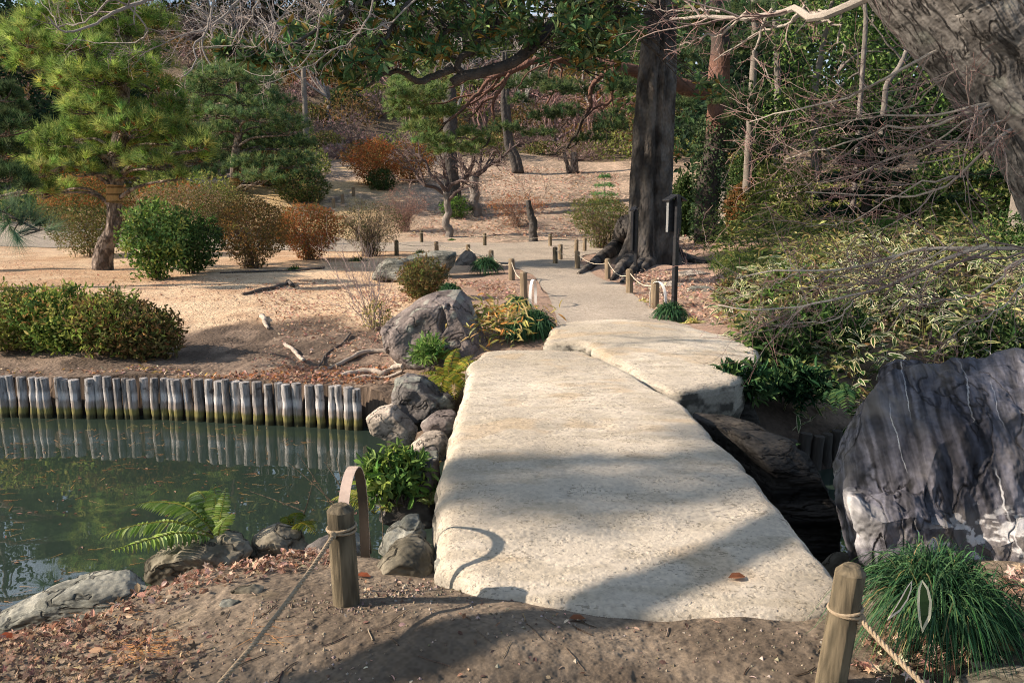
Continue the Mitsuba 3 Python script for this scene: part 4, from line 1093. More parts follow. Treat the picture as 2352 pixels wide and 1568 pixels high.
# --- the big tree
B = on(1492, 604)
Yb = B[1]
t = thing('big_tree', 'massive grey tree with fluted trunk, flaring roots and glossy overhanging leaves beside the path', 'tree')
n, sd_ = 90, 64
edges = [(606, 1408, 1560), (590, 1418, 1556), (570, 1426, 1550), (545, 1432, 1546), (500, 1436, 1542), (450, 1441, 1541), (380, 1446, 1543), (300, 1449, 1546), (200, 1456, 1550), (100, 1468, 1552), (0, 1480, 1553), (-140, 1490, 1545), (-300, 1500, 1540)]
zz = np.array([aty(1490, e[0], Yb)[2] for e in edges])
xl, xr = np.array([aty(e[1], e[0], Yb)[0] for e in edges]), np.array([aty(e[2], e[0], Yb)[0] for e in edges])
z = np.linspace(zz[0] - 0.3, zz[-1], n)
c = np.interp(z, zz, (xl + xr) / 2)
rad = np.interp(z, zz, (xr - xl) / 2) * 0.95
th = np.arange(sd_) * 2 * np.pi / sd_
lob = 1 + 0.07 * np.cos(3 * th[None] + 0.4 + 0.15 * z[:, None]) + 0.05 * np.cos(5 * th[None] + 1.3 - 0.2 * z[:, None])
groove = np.exp(-((((th[None] - 4.86 - 0.05 * np.sin(z[:, None])) + np.pi) % (2 * np.pi) - np.pi) / 0.16) ** 2) * 0.34 + np.exp(-((((th[None] - 4.1 + 0.06 * np.sin(z[:, None] * 1.3)) + np.pi) % (2 * np.pi) - np.pi) / 0.12) ** 2) * 0.14 + np.exp(-((((th[None] - 5.25) + np.pi) % (2 * np.pi) - np.pi) / 0.14) ** 2) * 0.10
foot = np.exp(-(z[:, None] - z[0] - 0.3) / 0.35) * (0.22 * np.clip(np.cos(5 * th[None] + 1.0), -0.3, 1))
R = rad[:, None] * (lob - groove + foot)
nz = (meshkit.fbm(np.stack([np.cos(th)[None] * 1.5 + 0 * z[:, None], np.sin(th)[None] * 1.5 + 0 * z[:, None], z[:, None] * 0.9 + 0 * th[None]], -1), 4, 3) - 0.5)
R = R * (1 + 0.26 * nz)
v = np.stack([c[:, None] + R * np.cos(th), Yb + R * np.sin(th), z[:, None] + 0 * th], -1).reshape(-1, 3)
i, j = np.meshgrid(np.arange(n - 1), np.arange(sd_), indexing='ij')
f = np.stack([i * sd_ + j, i * sd_ + (j + 1) % sd_, (i + 1) * sd_ + (j + 1) % sd_, (i + 1) * sd_ + j], -1).reshape(-1, 4)
obj('trunk', (v, f), 'big_bark', t, smooth=True)
for k, (ps, rr) in enumerate((([(1440, 520), (1425, 560), (1400, 588), (1365, 610), (1330, 632)], (0.30, 0.34, 0.28, 0.20, 0.06)), ([(1452, 590), (1440, 612), (1420, 632), (1405, 645)], (0.2, 0.16, 0.11, 0.04)), ([(1500, 590), (1492, 606), (1478, 618), (1470, 628)], (0.2, 0.14, 0.1, 0.05)), ([(1500, 600), (1530, 592), (1570, 600), (1620, 606)], (0.2, 0.12, 0.10, 0.05)),
                              ([(1535, 560), (1560, 590), (1590, 600), (1640, 604)], (0.2, 0.16, 0.1, 0.04)), ([(1480, 600), (1460, 620), (1440, 640), (1428, 650)], (0.16, 0.12, 0.08, 0.04)))):
    p = []
    for q, (px, py) in enumerate(ps):
        p.append(aty(px, py, Yb - 0.25) if q == 0 else on(px, py) + [0, 0, rr[q] * 0.25])
    obj('root', trunk_mesh(p, rr, 30, 14, 0.05, k + 30, 0.06, 3.0), 'big_bark', t, 'long lit root flaring left to the path edge' if k == 0 else None, smooth=True)
limbs = [([(1490, -120, 20), (1400, -90, 19), (1310, 20, 18), (1230, 95, 17.2), (1185, 140, 17), (1110, 166, 16.8), (1062, 176, 16.6), (1038, 192, 16.6)], (0.28, 0.22, 0.16, 0.12, 0.12, 0.12, 0.11, 0.10)),
         ([(1038, 158, 16.6), (1000, 172, 16.4), (962, 186, 16.2), (945, 176, 16.1), (917, 157, 16.0), (883, 164, 15.9), (855, 186, 15.8), (828, 208, 15.7)], (0.09, 0.07, 0.07, 0.06, 0.05, 0.045, 0.035, 0.02)),
         ([(1062, 170, 16.6), (1050, 150, 16.6), (1100, 110, 16.8), (1130, 60, 17), (1160, 10, 17), (1180, -40, 17)], (0.08, 0.06, 0.06, 0.06, 0.05, 0.05)), ([(1130, 150, 16.9), (1180, 145, 17), (1230, 110, 17), (1280, 60, 17.2), (1320, 20, 17)], (0.04, 0.04, 0.045, 0.05, 0.05)),
         ([(1380, -80, 18), (1180, -50, 16.5), (960, -20, 15.5), (800, 30, 15), (700, 90, 14.8), (610, 120, 14.6), (540, 118, 14.5)], (0.15, 0.12, 0.09, 0.06, 0.04, 0.03, 0.015)), ([(960, -20, 15.5), (900, 60, 15.2), (860, 110, 15), (830, 150, 15)], (0.05, 0.04, 0.03, 0.015)), ([(800, 30, 15), (760, 90, 15), (735, 140, 15), (720, 180, 15)], (0.045, 0.035, 0.025, 0.012)),
         ([(1400, -60, 19), (1380, 40, 18), (1350, 110, 17.5), (1330, 150, 17.5)], (0.08, 0.06, 0.04, 0.02)), ([(1160, -40, 16.8), (1090, 30, 16.4), (1010, 80, 16.2), (960, 120, 16)], (0.07, 0.05, 0.035, 0.015))]
for k, (ps, rr) in enumerate(limbs):
    obj('limb', trunk_mesh([aty(a, b, y) for a, b, y in ps], rr, 40, 10, 0.08, k + 50, 0.05, 3.0), 'limb_bark', t, 'dark broken off limb hanging over the path' if k == 0 else None, smooth=True)
# rosettes of big glossy leaves
REG = [([(900, -60), (1480, -60), (1470, 90), (1400, 140), (1330, 120), (1270, 90), (1190, 70), (1100, 130), (1010, 150), (930, 60)], 330, (15.5, 18.5)), ([(1180, 60), (1450, 60), (1440, 150), (1330, 165), (1230, 130)], 60, (16.5, 18.5)),
       ([(760, -40), (930, -40), (960, 120), (900, 150), (850, 180), (800, 110), (740, 60)], 75, (14.8, 16)), ([(660, 60), (760, 50), (840, 150), (835, 210), (770, 190), (720, 170), (660, 130)], 62, (14.6, 15.6)), ([(495, 100), (520, 95), (610, 110), (670, 125), (660, 150), (590, 150), (520, 130)], 42, (14.4, 14.8)),
       ([(500, 100), (530, 92), (535, 130), (510, 135)], 4, (14.4, 14.6)), ([(930, 90), (1010, 100), (1000, 150), (940, 160)], 14, (15.8, 16.4)), ([(1380, 165), (1430, 180), (1420, 200), (1385, 190)], 3, (16.5, 17)), ([(1540, -60), (1680, -60), (1660, 60), (1560, 70)], 20, (17.5, 19)), ([(1560, 190), (1680, 180), (1670, 240), (1600, 230)], 10, (19, 20)), ([(500, -330), (1100, -330), (1400, -60), (900, -60), (500, -150)], 220, (17.0, 20.0))]  # last region is out of view overhead, placed to shade the trunk
soup, twigs = Soup(), []
lim = np.vstack([curve([aty(a, b, y) for a, b, y in ps], 40) for ps, _ in limbs])
for poly, m, (y0, y1) in REG:
    q = in_poly(poly, m, r_)
    y = r_.uniform(y0, y1, m)
    c = np.array([aty(a, b, yy) for (a, b), yy in zip(q, y)])
    d = unit(r_.normal(size=(m, 3)) * 0.6 + [-0.35, -0.2, 0.5])
    near = lim[cKDTree(lim).query(c)[1]]
    for a, b in zip(near, c):
        twigs.append((curve([a, (a + b) / 2 + [0, 0, -0.08], b], 6), np.linspace(0.016, 0.008, 6)))
    k = 9
    dd = np.repeat(d, k, axis=0)
    phi = (np.tile(np.arange(k) * 2 * np.pi / k, m) + np.repeat(r_.uniform(0, 6, m), k))[:, None]
    e1 = unit(np.cross(dd, [0.2, 0.9, 0.3]))
    e2 = np.cross(dd, e1)
    ax_ = unit(dd * r_.uniform(0.1, 1.0, (m * k, 1)) + (np.cos(phi) * e1 + np.sin(phi) * e2) + r_.normal(size=(m * k, 3)) * 0.15)
    leaves(soup, np.repeat(c, k, axis=0) + ax_ * 0.02 - dd * r_.uniform(0, 0.08, (m * k, 1)), ax_, dd + r_.normal(size=(m * k, 3)) * 0.2, r_.uniform(0.17, 0.27, m * k), r_.uniform(0.065, 0.09, m * k),
           np.where(r_.random((m * k, 1)) < 0.16, tint(r_, m * k, [(0.16, 0.11, 0.035), (0.20, 0.16, 0.05)]), tint(r_, m * k, [(0.045, 0.09, 0.04), (0.07, 0.125, 0.05), (0.13, 0.18, 0.08)])), LEAF4)
obj('leaves', soup, 'leaf_shiny', t, 'large glossy leaves in rosettes')
obj('twigs', limb_mesh(twigs, 3), 'limb_bark', t, smooth=True)

# --- the leaning maple at the right edge
YM = 5.0
axis = [(2600, 1010, 4.95), (2600, 800, 4.95), (2575, 620, 5.0), (2512, 440, 5.0), (2438, 290, 5.05), (2345, 130, 5.1), (2250, 0, 5.1), (2125, -160, 5.15), (2005, -330, 5.2)]
t = thing('leaning_maple', 'old leaning maple with furrowed grey bark at the right edge, bare branches spreading left', 'maple tree')
mv, mf = trunk_mesh([aty(a, b, y) for a, b, y in axis], [0.50, 0.40, 0.37, 0.37, 0.39, 0.42, 0.45, 0.46, 0.40], 150, 72, 0.02, 70, 0.05, 3.2)
cen = np.repeat(curve([aty(a, b, y) for a, b, y in axis], 150, 0.02, 70), 72, axis=0)
rv = unit(mv - cen)
g = meshkit.fbm(np.stack([(mv[:, 0] * 0.76 + mv[:, 2] * 0.65) * 17, mv[:, 1] * 12, (mv[:, 2] * 0.76 - mv[:, 0] * 0.65) * 3.2], -1) * 0.55, 3, 77)
mv = mv + rv * ((g - 0.5) * 0.032)[:, None]
obj('trunk', (mv, mf), 'maple_bark', t, smooth=True)
obj('limb', trunk_mesh([aty(2470, 200, 4.95), aty(2380, 90, 4.80), aty(2240, -30, 4.80), aty(2100, -150, 4.9), aty(1940, -280, 5.0)], [0.20, 0.20, 0.18, 0.16, 0.12], 60, 30, 0.03, 71, 0.05, 3.0), 'maple_bark', t, 'smooth pale limb forking from the trunk', smooth=True)


def spray(paths, r, levels=((9, 0.55, 0.022), (5, 0.5, 0.0)), y0=5.0, rad=0.012, col0=(0.40, 0.36, 0.32), col1=(0.27, 0.17, 0.16), wob=0.06, n=16, up=0.02, min_r=0.0016, side=0.9, seglen=1.0, taper=0.3):
    """Bare branches through surveyed points, with side twigs: ONE mesh."""
    soup = Soup()
    P = np.array([curve([aty(a, b, y) for a, b, y in q], n, wob, k) for k, (q, _) in enumerate(paths)])
    R = np.array([np.linspace(q, max(q * taper, min_r), n) for _, q in paths])
    v, f = tubes(P, R, 7)
    soup.add(v, f, col0)
    for k, (per, lf, _) in enumerate(levels):
        b, d, L, rad_ = shoots(P, R, per, r, spread=side, t0=0.15, length=(lf * 0.45, lf), rr=0.55, up=up)
        L = np.minimum(L, seglen)
        m = 8 if k == 0 else 6
        P = grow(b, d, L, m, r, 0.16, up)
        R = np.maximum(rad_[:, None] * np.linspace(1, 0.35, m)[None], min_r)
        v, f = tubes(P, R, 4 if k == 0 else 3)
        t_ = (k + 1) / len(levels)
        c = np.array(col0) * (1 - t_) + np.array(col1) * t_
        soup.add(v, f, np.repeat(np.repeat(c[None] * np.exp(r.normal(size=(len(P), 1)) * 0.2), m, axis=0), 4 if k == 0 else 3, axis=0))
    return soup


def yy(pts, a, b):
    return [(p[0], p[1], y) for p, y in zip(pts, np.linspace(a, b, len(pts)))]


UP = [(yy([(2140, 120), (2024, 180), (1956, 205), (1853, 231), (1788, 253), (1723, 280)], 5.0, 6.2), 0.016), (yy([(2230, 252), (2133, 270), (2044, 270), (1945, 284), (1860, 300)], 4.9, 6.0), 0.014), (yy([(2235, 258), (2150, 284), (2065, 294), (1990, 318), (1877, 342), (1805, 366)], 4.9, 6.2), 0.017), (yy([(2260, 322), (2188, 386), (2099, 438), (2058, 451), (1962, 445), (1850, 441)], 4.9, 5.8), 0.016),
      (yy([(2105, 436), (2031, 472), (1962, 499), (1894, 516), (1850, 520)], 5.2, 5.9), 0.010), (yy([(2190, 170), (2116, 219), (2065, 246), (1997, 267), (1930, 300)], 4.95, 5.9), 0.010), (yy([(2225, 262), (2120, 330), (2040, 360), (1960, 400), (1890, 420)], 4.9, 5.7), 0.011), (yy([(2250, 300), (2170, 350), (2110, 360), (2040, 400)], 4.85, 5.6), 0.010)]
UP = [([(q[0][0] + 110, q[0][1] - 30, 5.1)] + q, w * 0.72) for q, w in UP]
soup = spray(UP, r_, ((14, 0.55, 0), (8, 0.5, 0)), seglen=0.6)
obj('branch', soup, 'wood_plain', t, 'bare twiggy branches before the dark evergreens')
TOP = [(yy([(2060, -80), (2010, -20), (1962, 7), (1911, 27), (1873, 31), (1850, 10), (1819, 7), (1774, 17), (1716, 27), (1655, 27), (1586, 38), (1540, 44)], 5.1, 6.6), 0.034), (yy([(1774, 20), (1750, 103), (1764, 171), (1776, 205)], 6.0, 6.1), 0.011), (yy([(1716, 27), (1690, 60), (1650, 80), (1600, 90), (1560, 105)], 6.2, 6.7), 0.012),
       (yy([(1850, 12), (1800, 50), (1750, 55), (1690, 100), (1640, 140)], 5.8, 6.4), 0.012), (yy([(1873, 31), (1880, 60), (1920, 90), (1935, 130)], 5.7, 5.6), 0.012), (yy([(1900, 25), (1850, 40), (1790, 45), (1740, 80)], 5.7, 6.2), 0.010), (yy([(1655, 27), (1600, 10), (1540, 15), (1500, 25)], 6.3, 6.6), 0.009)]
obj('branch', spray(TOP, r_, ((9, 0.5, 0), (6, 0.55, 0)), seglen=0.6), 'wood_plain', t, 'pale twisting branch along the top of the picture')
LOW = [(yy([(2560, 590), (2440, 585), (2352, 570), (2256, 561), (2195, 556), (2072, 568), (1962, 599), (1853, 608), (1774, 616), (1690, 640)], 4.7, 6.4), 0.020), (yy([(2270, 562), (2185, 596), (2113, 633), (2031, 667), (1952, 691), (1860, 708), (1740, 715), (1650, 700)], 5.0, 6.3), 0.018), (yy([(2130, 568), (2062, 599), (2044, 630), (1997, 650), (1894, 657), (1826, 661)], 5.3, 6.2), 0.010),
       (yy([(1960, 690), (1918, 719), (1860, 729), (1805, 743), (1760, 748)], 5.6, 6.2), 0.008), (yy([(2500, 560), (2352, 600), (2270, 654), (2200, 681), (2110, 700)], 4.5, 5.2), 0.014), (yy([(2440, 590), (2352, 660), (2290, 700), (2240, 740), (2190, 770)], 4.6, 4.9), 0.011), (yy([(2195, 556), (2130, 585), (2070, 590), (1990, 610), (1920, 640)], 5.1, 6.0), 0.008), (yy([(1853, 608), (1800, 640), (1740, 650), (1680, 690)], 6.0, 6.5), 0.006)]
obj('branch', spray([(q, w * 0.8) for q, w in LOW], r_, ((15, 0.5, 0), (9, 0.55, 0)), seglen=0.6, col0=(0.46, 0.42, 0.38)), 'wood_plain', t, 'long low bare branch sweeping over the variegated bamboo grass')
# ------------------------------------------------------------------ shrubs, tufts, ferns and ground cover
r5 = np.random.default_rng(55)
RED = [(0.27, 0.085, 0.035), (0.22, 0.11, 0.04), (0.15, 0.10, 0.04), (0.30, 0.14, 0.06)]
BROWN = [(0.17, 0.105, 0.05), (0.12, 0.095, 0.04), (0.21, 0.13, 0.06), (0.10, 0.085, 0.035)]
OLIVE = [(0.10, 0.115, 0.04), (0.13, 0.13, 0.05), (0.075, 0.09, 0.035), (0.16, 0.12, 0.06)]
GREEN = [(0.055, 0.105, 0.03), (0.08, 0.14, 0.035), (0.11, 0.17, 0.05), (0.04, 0.075, 0.025)]
DEEP = [(0.03, 0.055, 0.022), (0.045, 0.075, 0.028), (0.065, 0.10, 0.035)]
LIME = [(0.25, 0.29, 0.07), (0.16, 0.22, 0.05), (0.30, 0.29, 0.10), (0.11, 0.15, 0.04)]
STRAW = [(0.42, 0.34, 0.14), (0.30, 0.28, 0.10), (0.20, 0.22, 0.07), (0.50, 0.42, 0.22)]


def metres(px, B):
    return px * np.linalg.norm(B - EYE) / FPX


def dome(soup, r, c, R, n, L, W, palette, weights=None, low=-0.45, lump=0.22, form=LEAF2, inner=0.55, freq=2.3, seed=0, up=0.35):
    """Leaves over a lumpy dome and some way into it."""
    d = rand_dir(r, int(n * 2.2))
    d = d[d[:, 2] > low][:n]
    s = 1 + lump * 2 * (meshkit.fbm(d * freq + seed * 5.1 + 30, 3, seed) - 0.5)
    s = s * (1 - (1 - inner) * r.random(len(d)) ** 2.2)
    p = c + d * np.asarray(R) * s[:, None]
    nn = unit(d / np.asarray(R) * np.mean(R) + r.normal(size=d.shape) * 0.65)
    ax = unit(np.cross(nn, r.normal(size=d.shape)) + [0, 0, up] + 0.5 * d)
    leaves(soup, p, ax, nn, L * r.uniform(0.7, 1.25, len(d)), W * r.uniform(0.75, 1.2, len(d)), tint(r, len(d), palette, weights), form)
    return p


def stems_of(r, B, c, R, n, rad, wig=0.12, col=(0.17, 0.125, 0.10), fork=3, reach=0.85):
    """Stems that fan out of the ground into a shrub's crown."""
    d = rand_dir(r, n)
    d[:, 2] = np.abs(d[:, 2]) * 0.6 + 0.1
    tip = c + d * np.asarray(R) * reach
    base = B + np.c_[r.normal(size=(n, 2)) * R[0] * 0.12, np.full(n, -0.06)]
    m = 9
    t = np.linspace(0, 1, m)[None, :, None]
    P = base[:, None] * (1 - t) + tip[:, None] * t
    P[:, :, :2] -= ((tip - base)[:, None, :2]) * (0.22 * np.sin(np.pi * t))
    P += r.normal(size=P.shape) * wig * R[0] * 0.12 * np.sin(np.pi * t)
    Rr = rad * np.linspace(1, 0.35, m)[None] * r.uniform(0.6, 1.2, (n, 1))
    soup = Soup()
    v, f = tubes(P, Rr, 4)
    soup.add(v, f, np.repeat(np.array(col)[None] * np.exp(r.normal(size=(n, 1)) * 0.25), m * 4, axis=0))
    if fork:
        b, dd, L, q = shoots(P, Rr, fork, r, 0.6, 0.35, (0.25, 0.5), 0.6, 0.25)
        P2 = grow(b, dd, L, 6, r, 0.14, 0.03)
        v, f = tubes(P2, q[:, None] * np.linspace(1, 0.35, 6)[None], 3)
        soup.add(v, f, np.repeat(np.array(col)[None] * np.exp(r.normal(size=(len(b), 1)) * 0.25), 18, axis=0))
    return soup


def shrub(label, px, py, top, hw, palette, leaf, n, weights=None, bottom=0.25, stem=14, srad=0.012, name='shrub', group=None, cat='shrub', bsdf='leaf', mixin=None, lump=0.36, depth=0.85, width=0.5, fork=3, B=None, col=(0.17, 0.125, 0.10), low=-0.85, form=LEAF2, inner=0.55):
    """A shrub whose foot shows at (px, py), its top at row top, its half width hw."""
    B = on(px, py) if B is None else B
    h, w = metres(py - top, B), metres(hw, B)
    if px is not None and hw:
        B = B + [0, w * 0.35, 0]
        B[2] = H(B[0], B[1])
    c = B + [0, 0, h * (bottom + (1 - bottom) * 0.45)]
    R = np.array([w, w * depth, h * (1 - bottom) * 0.57])
    t = thing(name, label, cat, group)
    soup = Soup()
    n, leaf, bottom = int(n * 1.6), leaf * 1.2, bottom * 0.35
    sd = int(abs(px) + py) % 97
    dome(soup, r5, c, R, n, leaf, leaf * width, palette, weights, lump=lump, seed=sd, low=low, form=form, inner=inner)
    q_ = int(n * 0.28)
    th_, rr_, zz_ = r5.uniform(0, 6.283, q_), r5.uniform(0, 1, q_) ** 0.5, r5.uniform(0.02, 0.5, q_)
    rr_ = rr_ * w * (0.35 + 1.1 * zz_)
    leaves(soup, B + np.c_[rr_ * np.cos(th_), rr_ * np.sin(th_) * depth, zz_ * h], rand_dir(r5, q_) + [0, 0, 0.4], rand_dir(r5, q_), leaf, leaf * width, tint(r5, q_, palette), form)
    k_ = rand_dir(r5, 70)
    k_ = k_[k_[:, 2] > -0.2]
    for_ = np.repeat(k_, 14, axis=0)
    e_ = r5.uniform(0.9, 1.0 + r5.uniform(0.08, 0.32, (len(k_), 1)).repeat(14, axis=0), (len(for_), 1))
    pp_ = c + for_ * R * e_ + r5.normal(size=for_.shape) * leaf * 0.5
    leaves(soup, pp_, unit(r5.normal(size=for_.shape) + for_ * 0.8 + [0, 0, 0.4]), for_ + r5.normal(size=for_.shape) * 0.7, leaf * r5.uniform(0.7, 1.2, len(for_)), leaf * width, np.repeat(tint(r5, len(k_), palette), 14, axis=0), form)
    if mixin:
        pal2, share, up_only = mixin
        d = rand_dir(r5, int(n * share * 2))
        d = d[d[:, 2] > up_only]
        p = c + d * R * (r5.uniform(0.8, 1.22, (len(d), 1)) if lump > 0.5 else r5.uniform(0.8, 1.08, (len(d), 1)))
        leaves(soup, p, unit(r5.normal(size=d.shape) + [0, 0, 0.5]), d + r5.normal(size=d.shape) * 0.5, leaf * 0.9, leaf * width * 0.9, tint(r5, len(d), pal2))
    obj('foliage', soup, bsdf, t)
    if stem:
        obj('stems', stems_of(r5, B, c, R, stem, srad, fork=fork, col=col), 'wood_plain', t)
    return t


shrub('rounded azalea with red brown top behind the bright pine trunk', 195, 592, 432, 92, OLIVE, 0.055, 5200, mixin=(RED, 0.5, 0.25), bottom=0.1, col=(0.1, 0.08, 0.06))
shrub('wide olive shrub with pinkish twigs behind the two green shrubs', 395, 545, 446, 120, OLIVE + [(0.20, 0.14, 0.11)], 0.055, 5000, bottom=0.05, depth=0.5, mixin=([(0.30, 0.22, 0.15)], 0.15, 0.3))
shrub('olive shrub under the dark pine with the straw band', 505, 535, 436, 70, OLIVE, 0.055, 2600, bottom=0.05, depth=0.6)
shrub('grey brown twiggy shrub behind the orange brown shrub', 615, 560, 474, 52, BROWN + [(0.24, 0.18, 0.15)], 0.05, 1900, bottom=0.1, depth=0.6)
shrub('sunlit light green shrub with glossy leaves right of the bright pine', 352, 646, 496, 58, GREEN + LIME[:1], 0.08, 1500, bottom=0.12, bsdf='leaf_shiny', lump=0.8, width=0.45, mixin=([(0.20, 0.30, 0.10)], 0.4, -0.2), inner=0.35, form=LEAF4)
shrub('deep green glossy shrub touching the light green one', 432, 632, 508, 60, DEEP + GREEN[:1], 0.08, 1500, bottom=0.18, bsdf='leaf_shiny', lump=0.7, width=0.45, inner=0.4, form=LEAF4)
shrub('orange brown twiggy shrub in the middle of the row', 572, 618, 472, 76, BROWN + [(0.26, 0.14, 0.045), (0.13, 0.12, 0.04)], 0.05, 3600, bottom=0.18, stem=34, lump=0.25)
shrub('red orange azalea left of the dark twiggy shrub', 706, 600, 480, 72, RED + [(0.13, 0.13, 0.05)], 0.05, 4200, bottom=0.22, stem=34)
shrub('dark upright twiggy shrub beside the left end of the cross path', 848, 592, 472, 76, [(0.10, 0.085, 0.05), (0.075, 0.085, 0.04), (0.15, 0.11, 0.07)], 0.045, 1700, bottom=0.25, stem=70, srad=0.010, col=(0.10, 0.082, 0.07), fork=5)
shrub('thin greyish pink twig shrub behind the dark twiggy one', 925, 535, 442, 58, [(0.26, 0.15, 0.12), (0.22, 0.15, 0.12)], 0.04, 900, bottom=0.1, stem=90, srad=0.008, col=(0.27, 0.18, 0.16), fork=7)
for k, (px, py, top, hw, lb) in enumerate(((15, 822, 702, 86, 'leafy yellow green shrub at the left edge above the palisade'), (130, 822, 698, 76, 'bright green leafy shrub second from the left above the palisade'), (240, 826, 702, 74, 'mixed green and brown shrub third above the palisade'), (328, 832, 730, 60, 'brownish low shrub at the right end of the palisade hedge'))):
    shrub(lb, px, py - 6, top, hw, (LIME + OLIVE, LIME + GREEN, OLIVE + LIME[:2] + BROWN[:1], BROWN + OLIVE)[k], 0.062, 1600, bottom=0.02, stem=10, lump=0.6, width=0.4, depth=0.8, mixin=([(0.34, 0.20, 0.08), (0.30, 0.30, 0.08), (0.22, 0.27, 0.08)], 0.22, 0.0), inner=0.4, form=LEAF4)
shrub('small olive brown shrub behind the purplish boulder', 972, 696, 606, 52, OLIVE + BROWN[:2], 0.05, 1500, bottom=0.12, stem=26, lump=0.4, inner=0.35)
shrub('olive shrub with many stems left of the big tree', 1384, 572, 456, 74, OLIVE + [(0.09, 0.12, 0.03)], 0.06, 2400, bottom=0.3, stem=46, lump=0.4, fork=4)
shrub('low red twiggy shrub on the leaf strewn slope', 1185, 528, 458, 66, RED[:2] + [(0.26, 0.17, 0.12)], 0.05, 1000, bottom=0.4, stem=40, srad=0.012, fork=5, col=(0.23, 0.17, 0.14))
shrub('bright red shrub on the left part of the slope', 858, 432, 334, 54, RED, 0.09, 2200, bottom=0.12)
shrub('dull red shrub right of the bright red one', 936, 424, 338, 56, RED + BROWN, 0.09, 2000, bottom=0.12)
shrub('small dark green shrub at the foot of the bright red one', 876, 440, 398, 30, DEEP, 0.08, 900, bottom=0.02)
shrub('tiny green shrub at the foot of the bare plum tree', 1046, 505, 462, 30, GREEN, 0.08, 500, bottom=0.02, stem=5, lump=0.4)
shrub('dark olive shrub left of the hill path posts', 690, 470, 405, 56, OLIVE + DEEP, 0.10, 1700, bottom=0.02)
shrub('light green shrub among the bamboo grass on the right', 2030, 590, 522, 62, GREEN + [(0.14, 0.22, 0.06)], 0.07, 1500, bottom=0.05, stem=8, lump=0.35, form=LEAF4)
# light green conifer beside the big tree
t = thing('young_conifer', 'small light green tiered conifer above the olive shrub by the big tree', 'conifer')
B = on(1392, 560) + [0, 0.9, 0]
m = np.linalg.norm(B - EYE) / FPX
soup = Soup()
for k, (dy, w) in enumerate(((150, 12), (132, 22), (114, 32), (98, 38), (82, 40), (66, 36), (50, 30))):
    n_ = 240
    th, q = r5.uniform(0, 6.28, n_), r5.uniform(0.1, 1, n_) ** 0.6
    d = np.c_[np.cos(th), np.sin(th), -0.25 + 0 * th]
    p = B + [0, 0, dy * m] + d * (w * m) * q[:, None] + np.c_[0 * th, 0 * th, r5.normal(size=n_) * 0.03]
    leaves(soup, p, unit(d + r5.normal(size=d.shape) * 0.5), np.array([0, 0, 1.0]) + r5.normal(size=d.shape) * 0.4, 0.10, 0.035, tint(r5, n_, [(0.10, 0.20, 0.08), (0.07, 0.15, 0.06), (0.14, 0.25, 0.10)]))
obj('foliage', soup, 'leaf', t)
obj('trunk', tubes(np.array([B, B + [0, 0, 0.8], B + [0, 0, 158 * m]]), np.array([0.03, 0.02, 0.008]), 7), 'grey_bark', t)

# pale bare twig shrub on the bank
B = on(862, 756)
t = thing('bare_shrub', 'bare pale pink twig shrub spreading over the bank left of the purplish boulder', 'shrub')
n_ = 16
tips = np.array([aty(a, b, B[1] + r5.uniform(-0.6, 0.9)) for a, b in ((742, 588), (760, 560), (785, 575), (812, 556), (838, 572), (858, 585), (880, 600), (905, 640), (752, 640), (735, 690), (775, 640), (800, 620), (830, 610), (925, 690), (765, 700), (848, 600))])
P = np.array([curve([B + np.r_[r5.normal(size=2) * 0.05, -0.05], (B * 0.55 + q * 0.45) + [0, 0, 0.12], q], 16, 0.08, k) for k, q in enumerate(tips)])
Rr = 0.009 * np.linspace(1, 0.3, 16)[None] * np.ones((n_, 1))
soup = Soup()
soup.add(*tubes(P, Rr, 5), (0.42, 0.33, 0.29))
b, d, L, q = shoots(P, Rr, 9, r5, 0.6, 0.2, (0.2, 0.45), 0.6, 0.2)
P2 = grow(b, d, L, 7, r5, 0.12, 0.03)
soup.add(*tubes(P2, np.maximum(q[:, None] * np.linspace(1, 0.4, 7)[None], 0.0022), 3), (0.42, 0.31, 0.28))
obj('twigs', soup, 'wood_plain', t)
soup = Soup()
dome(soup, r5, B + [0.02, 0.05, 0.14], np.array([0.2, 0.2, 0.26]), 420, 0.05, 0.018, OLIVE + STRAW)
obj('foliage', soup, 'leaf', t, 'sparse olive leaves at the foot')


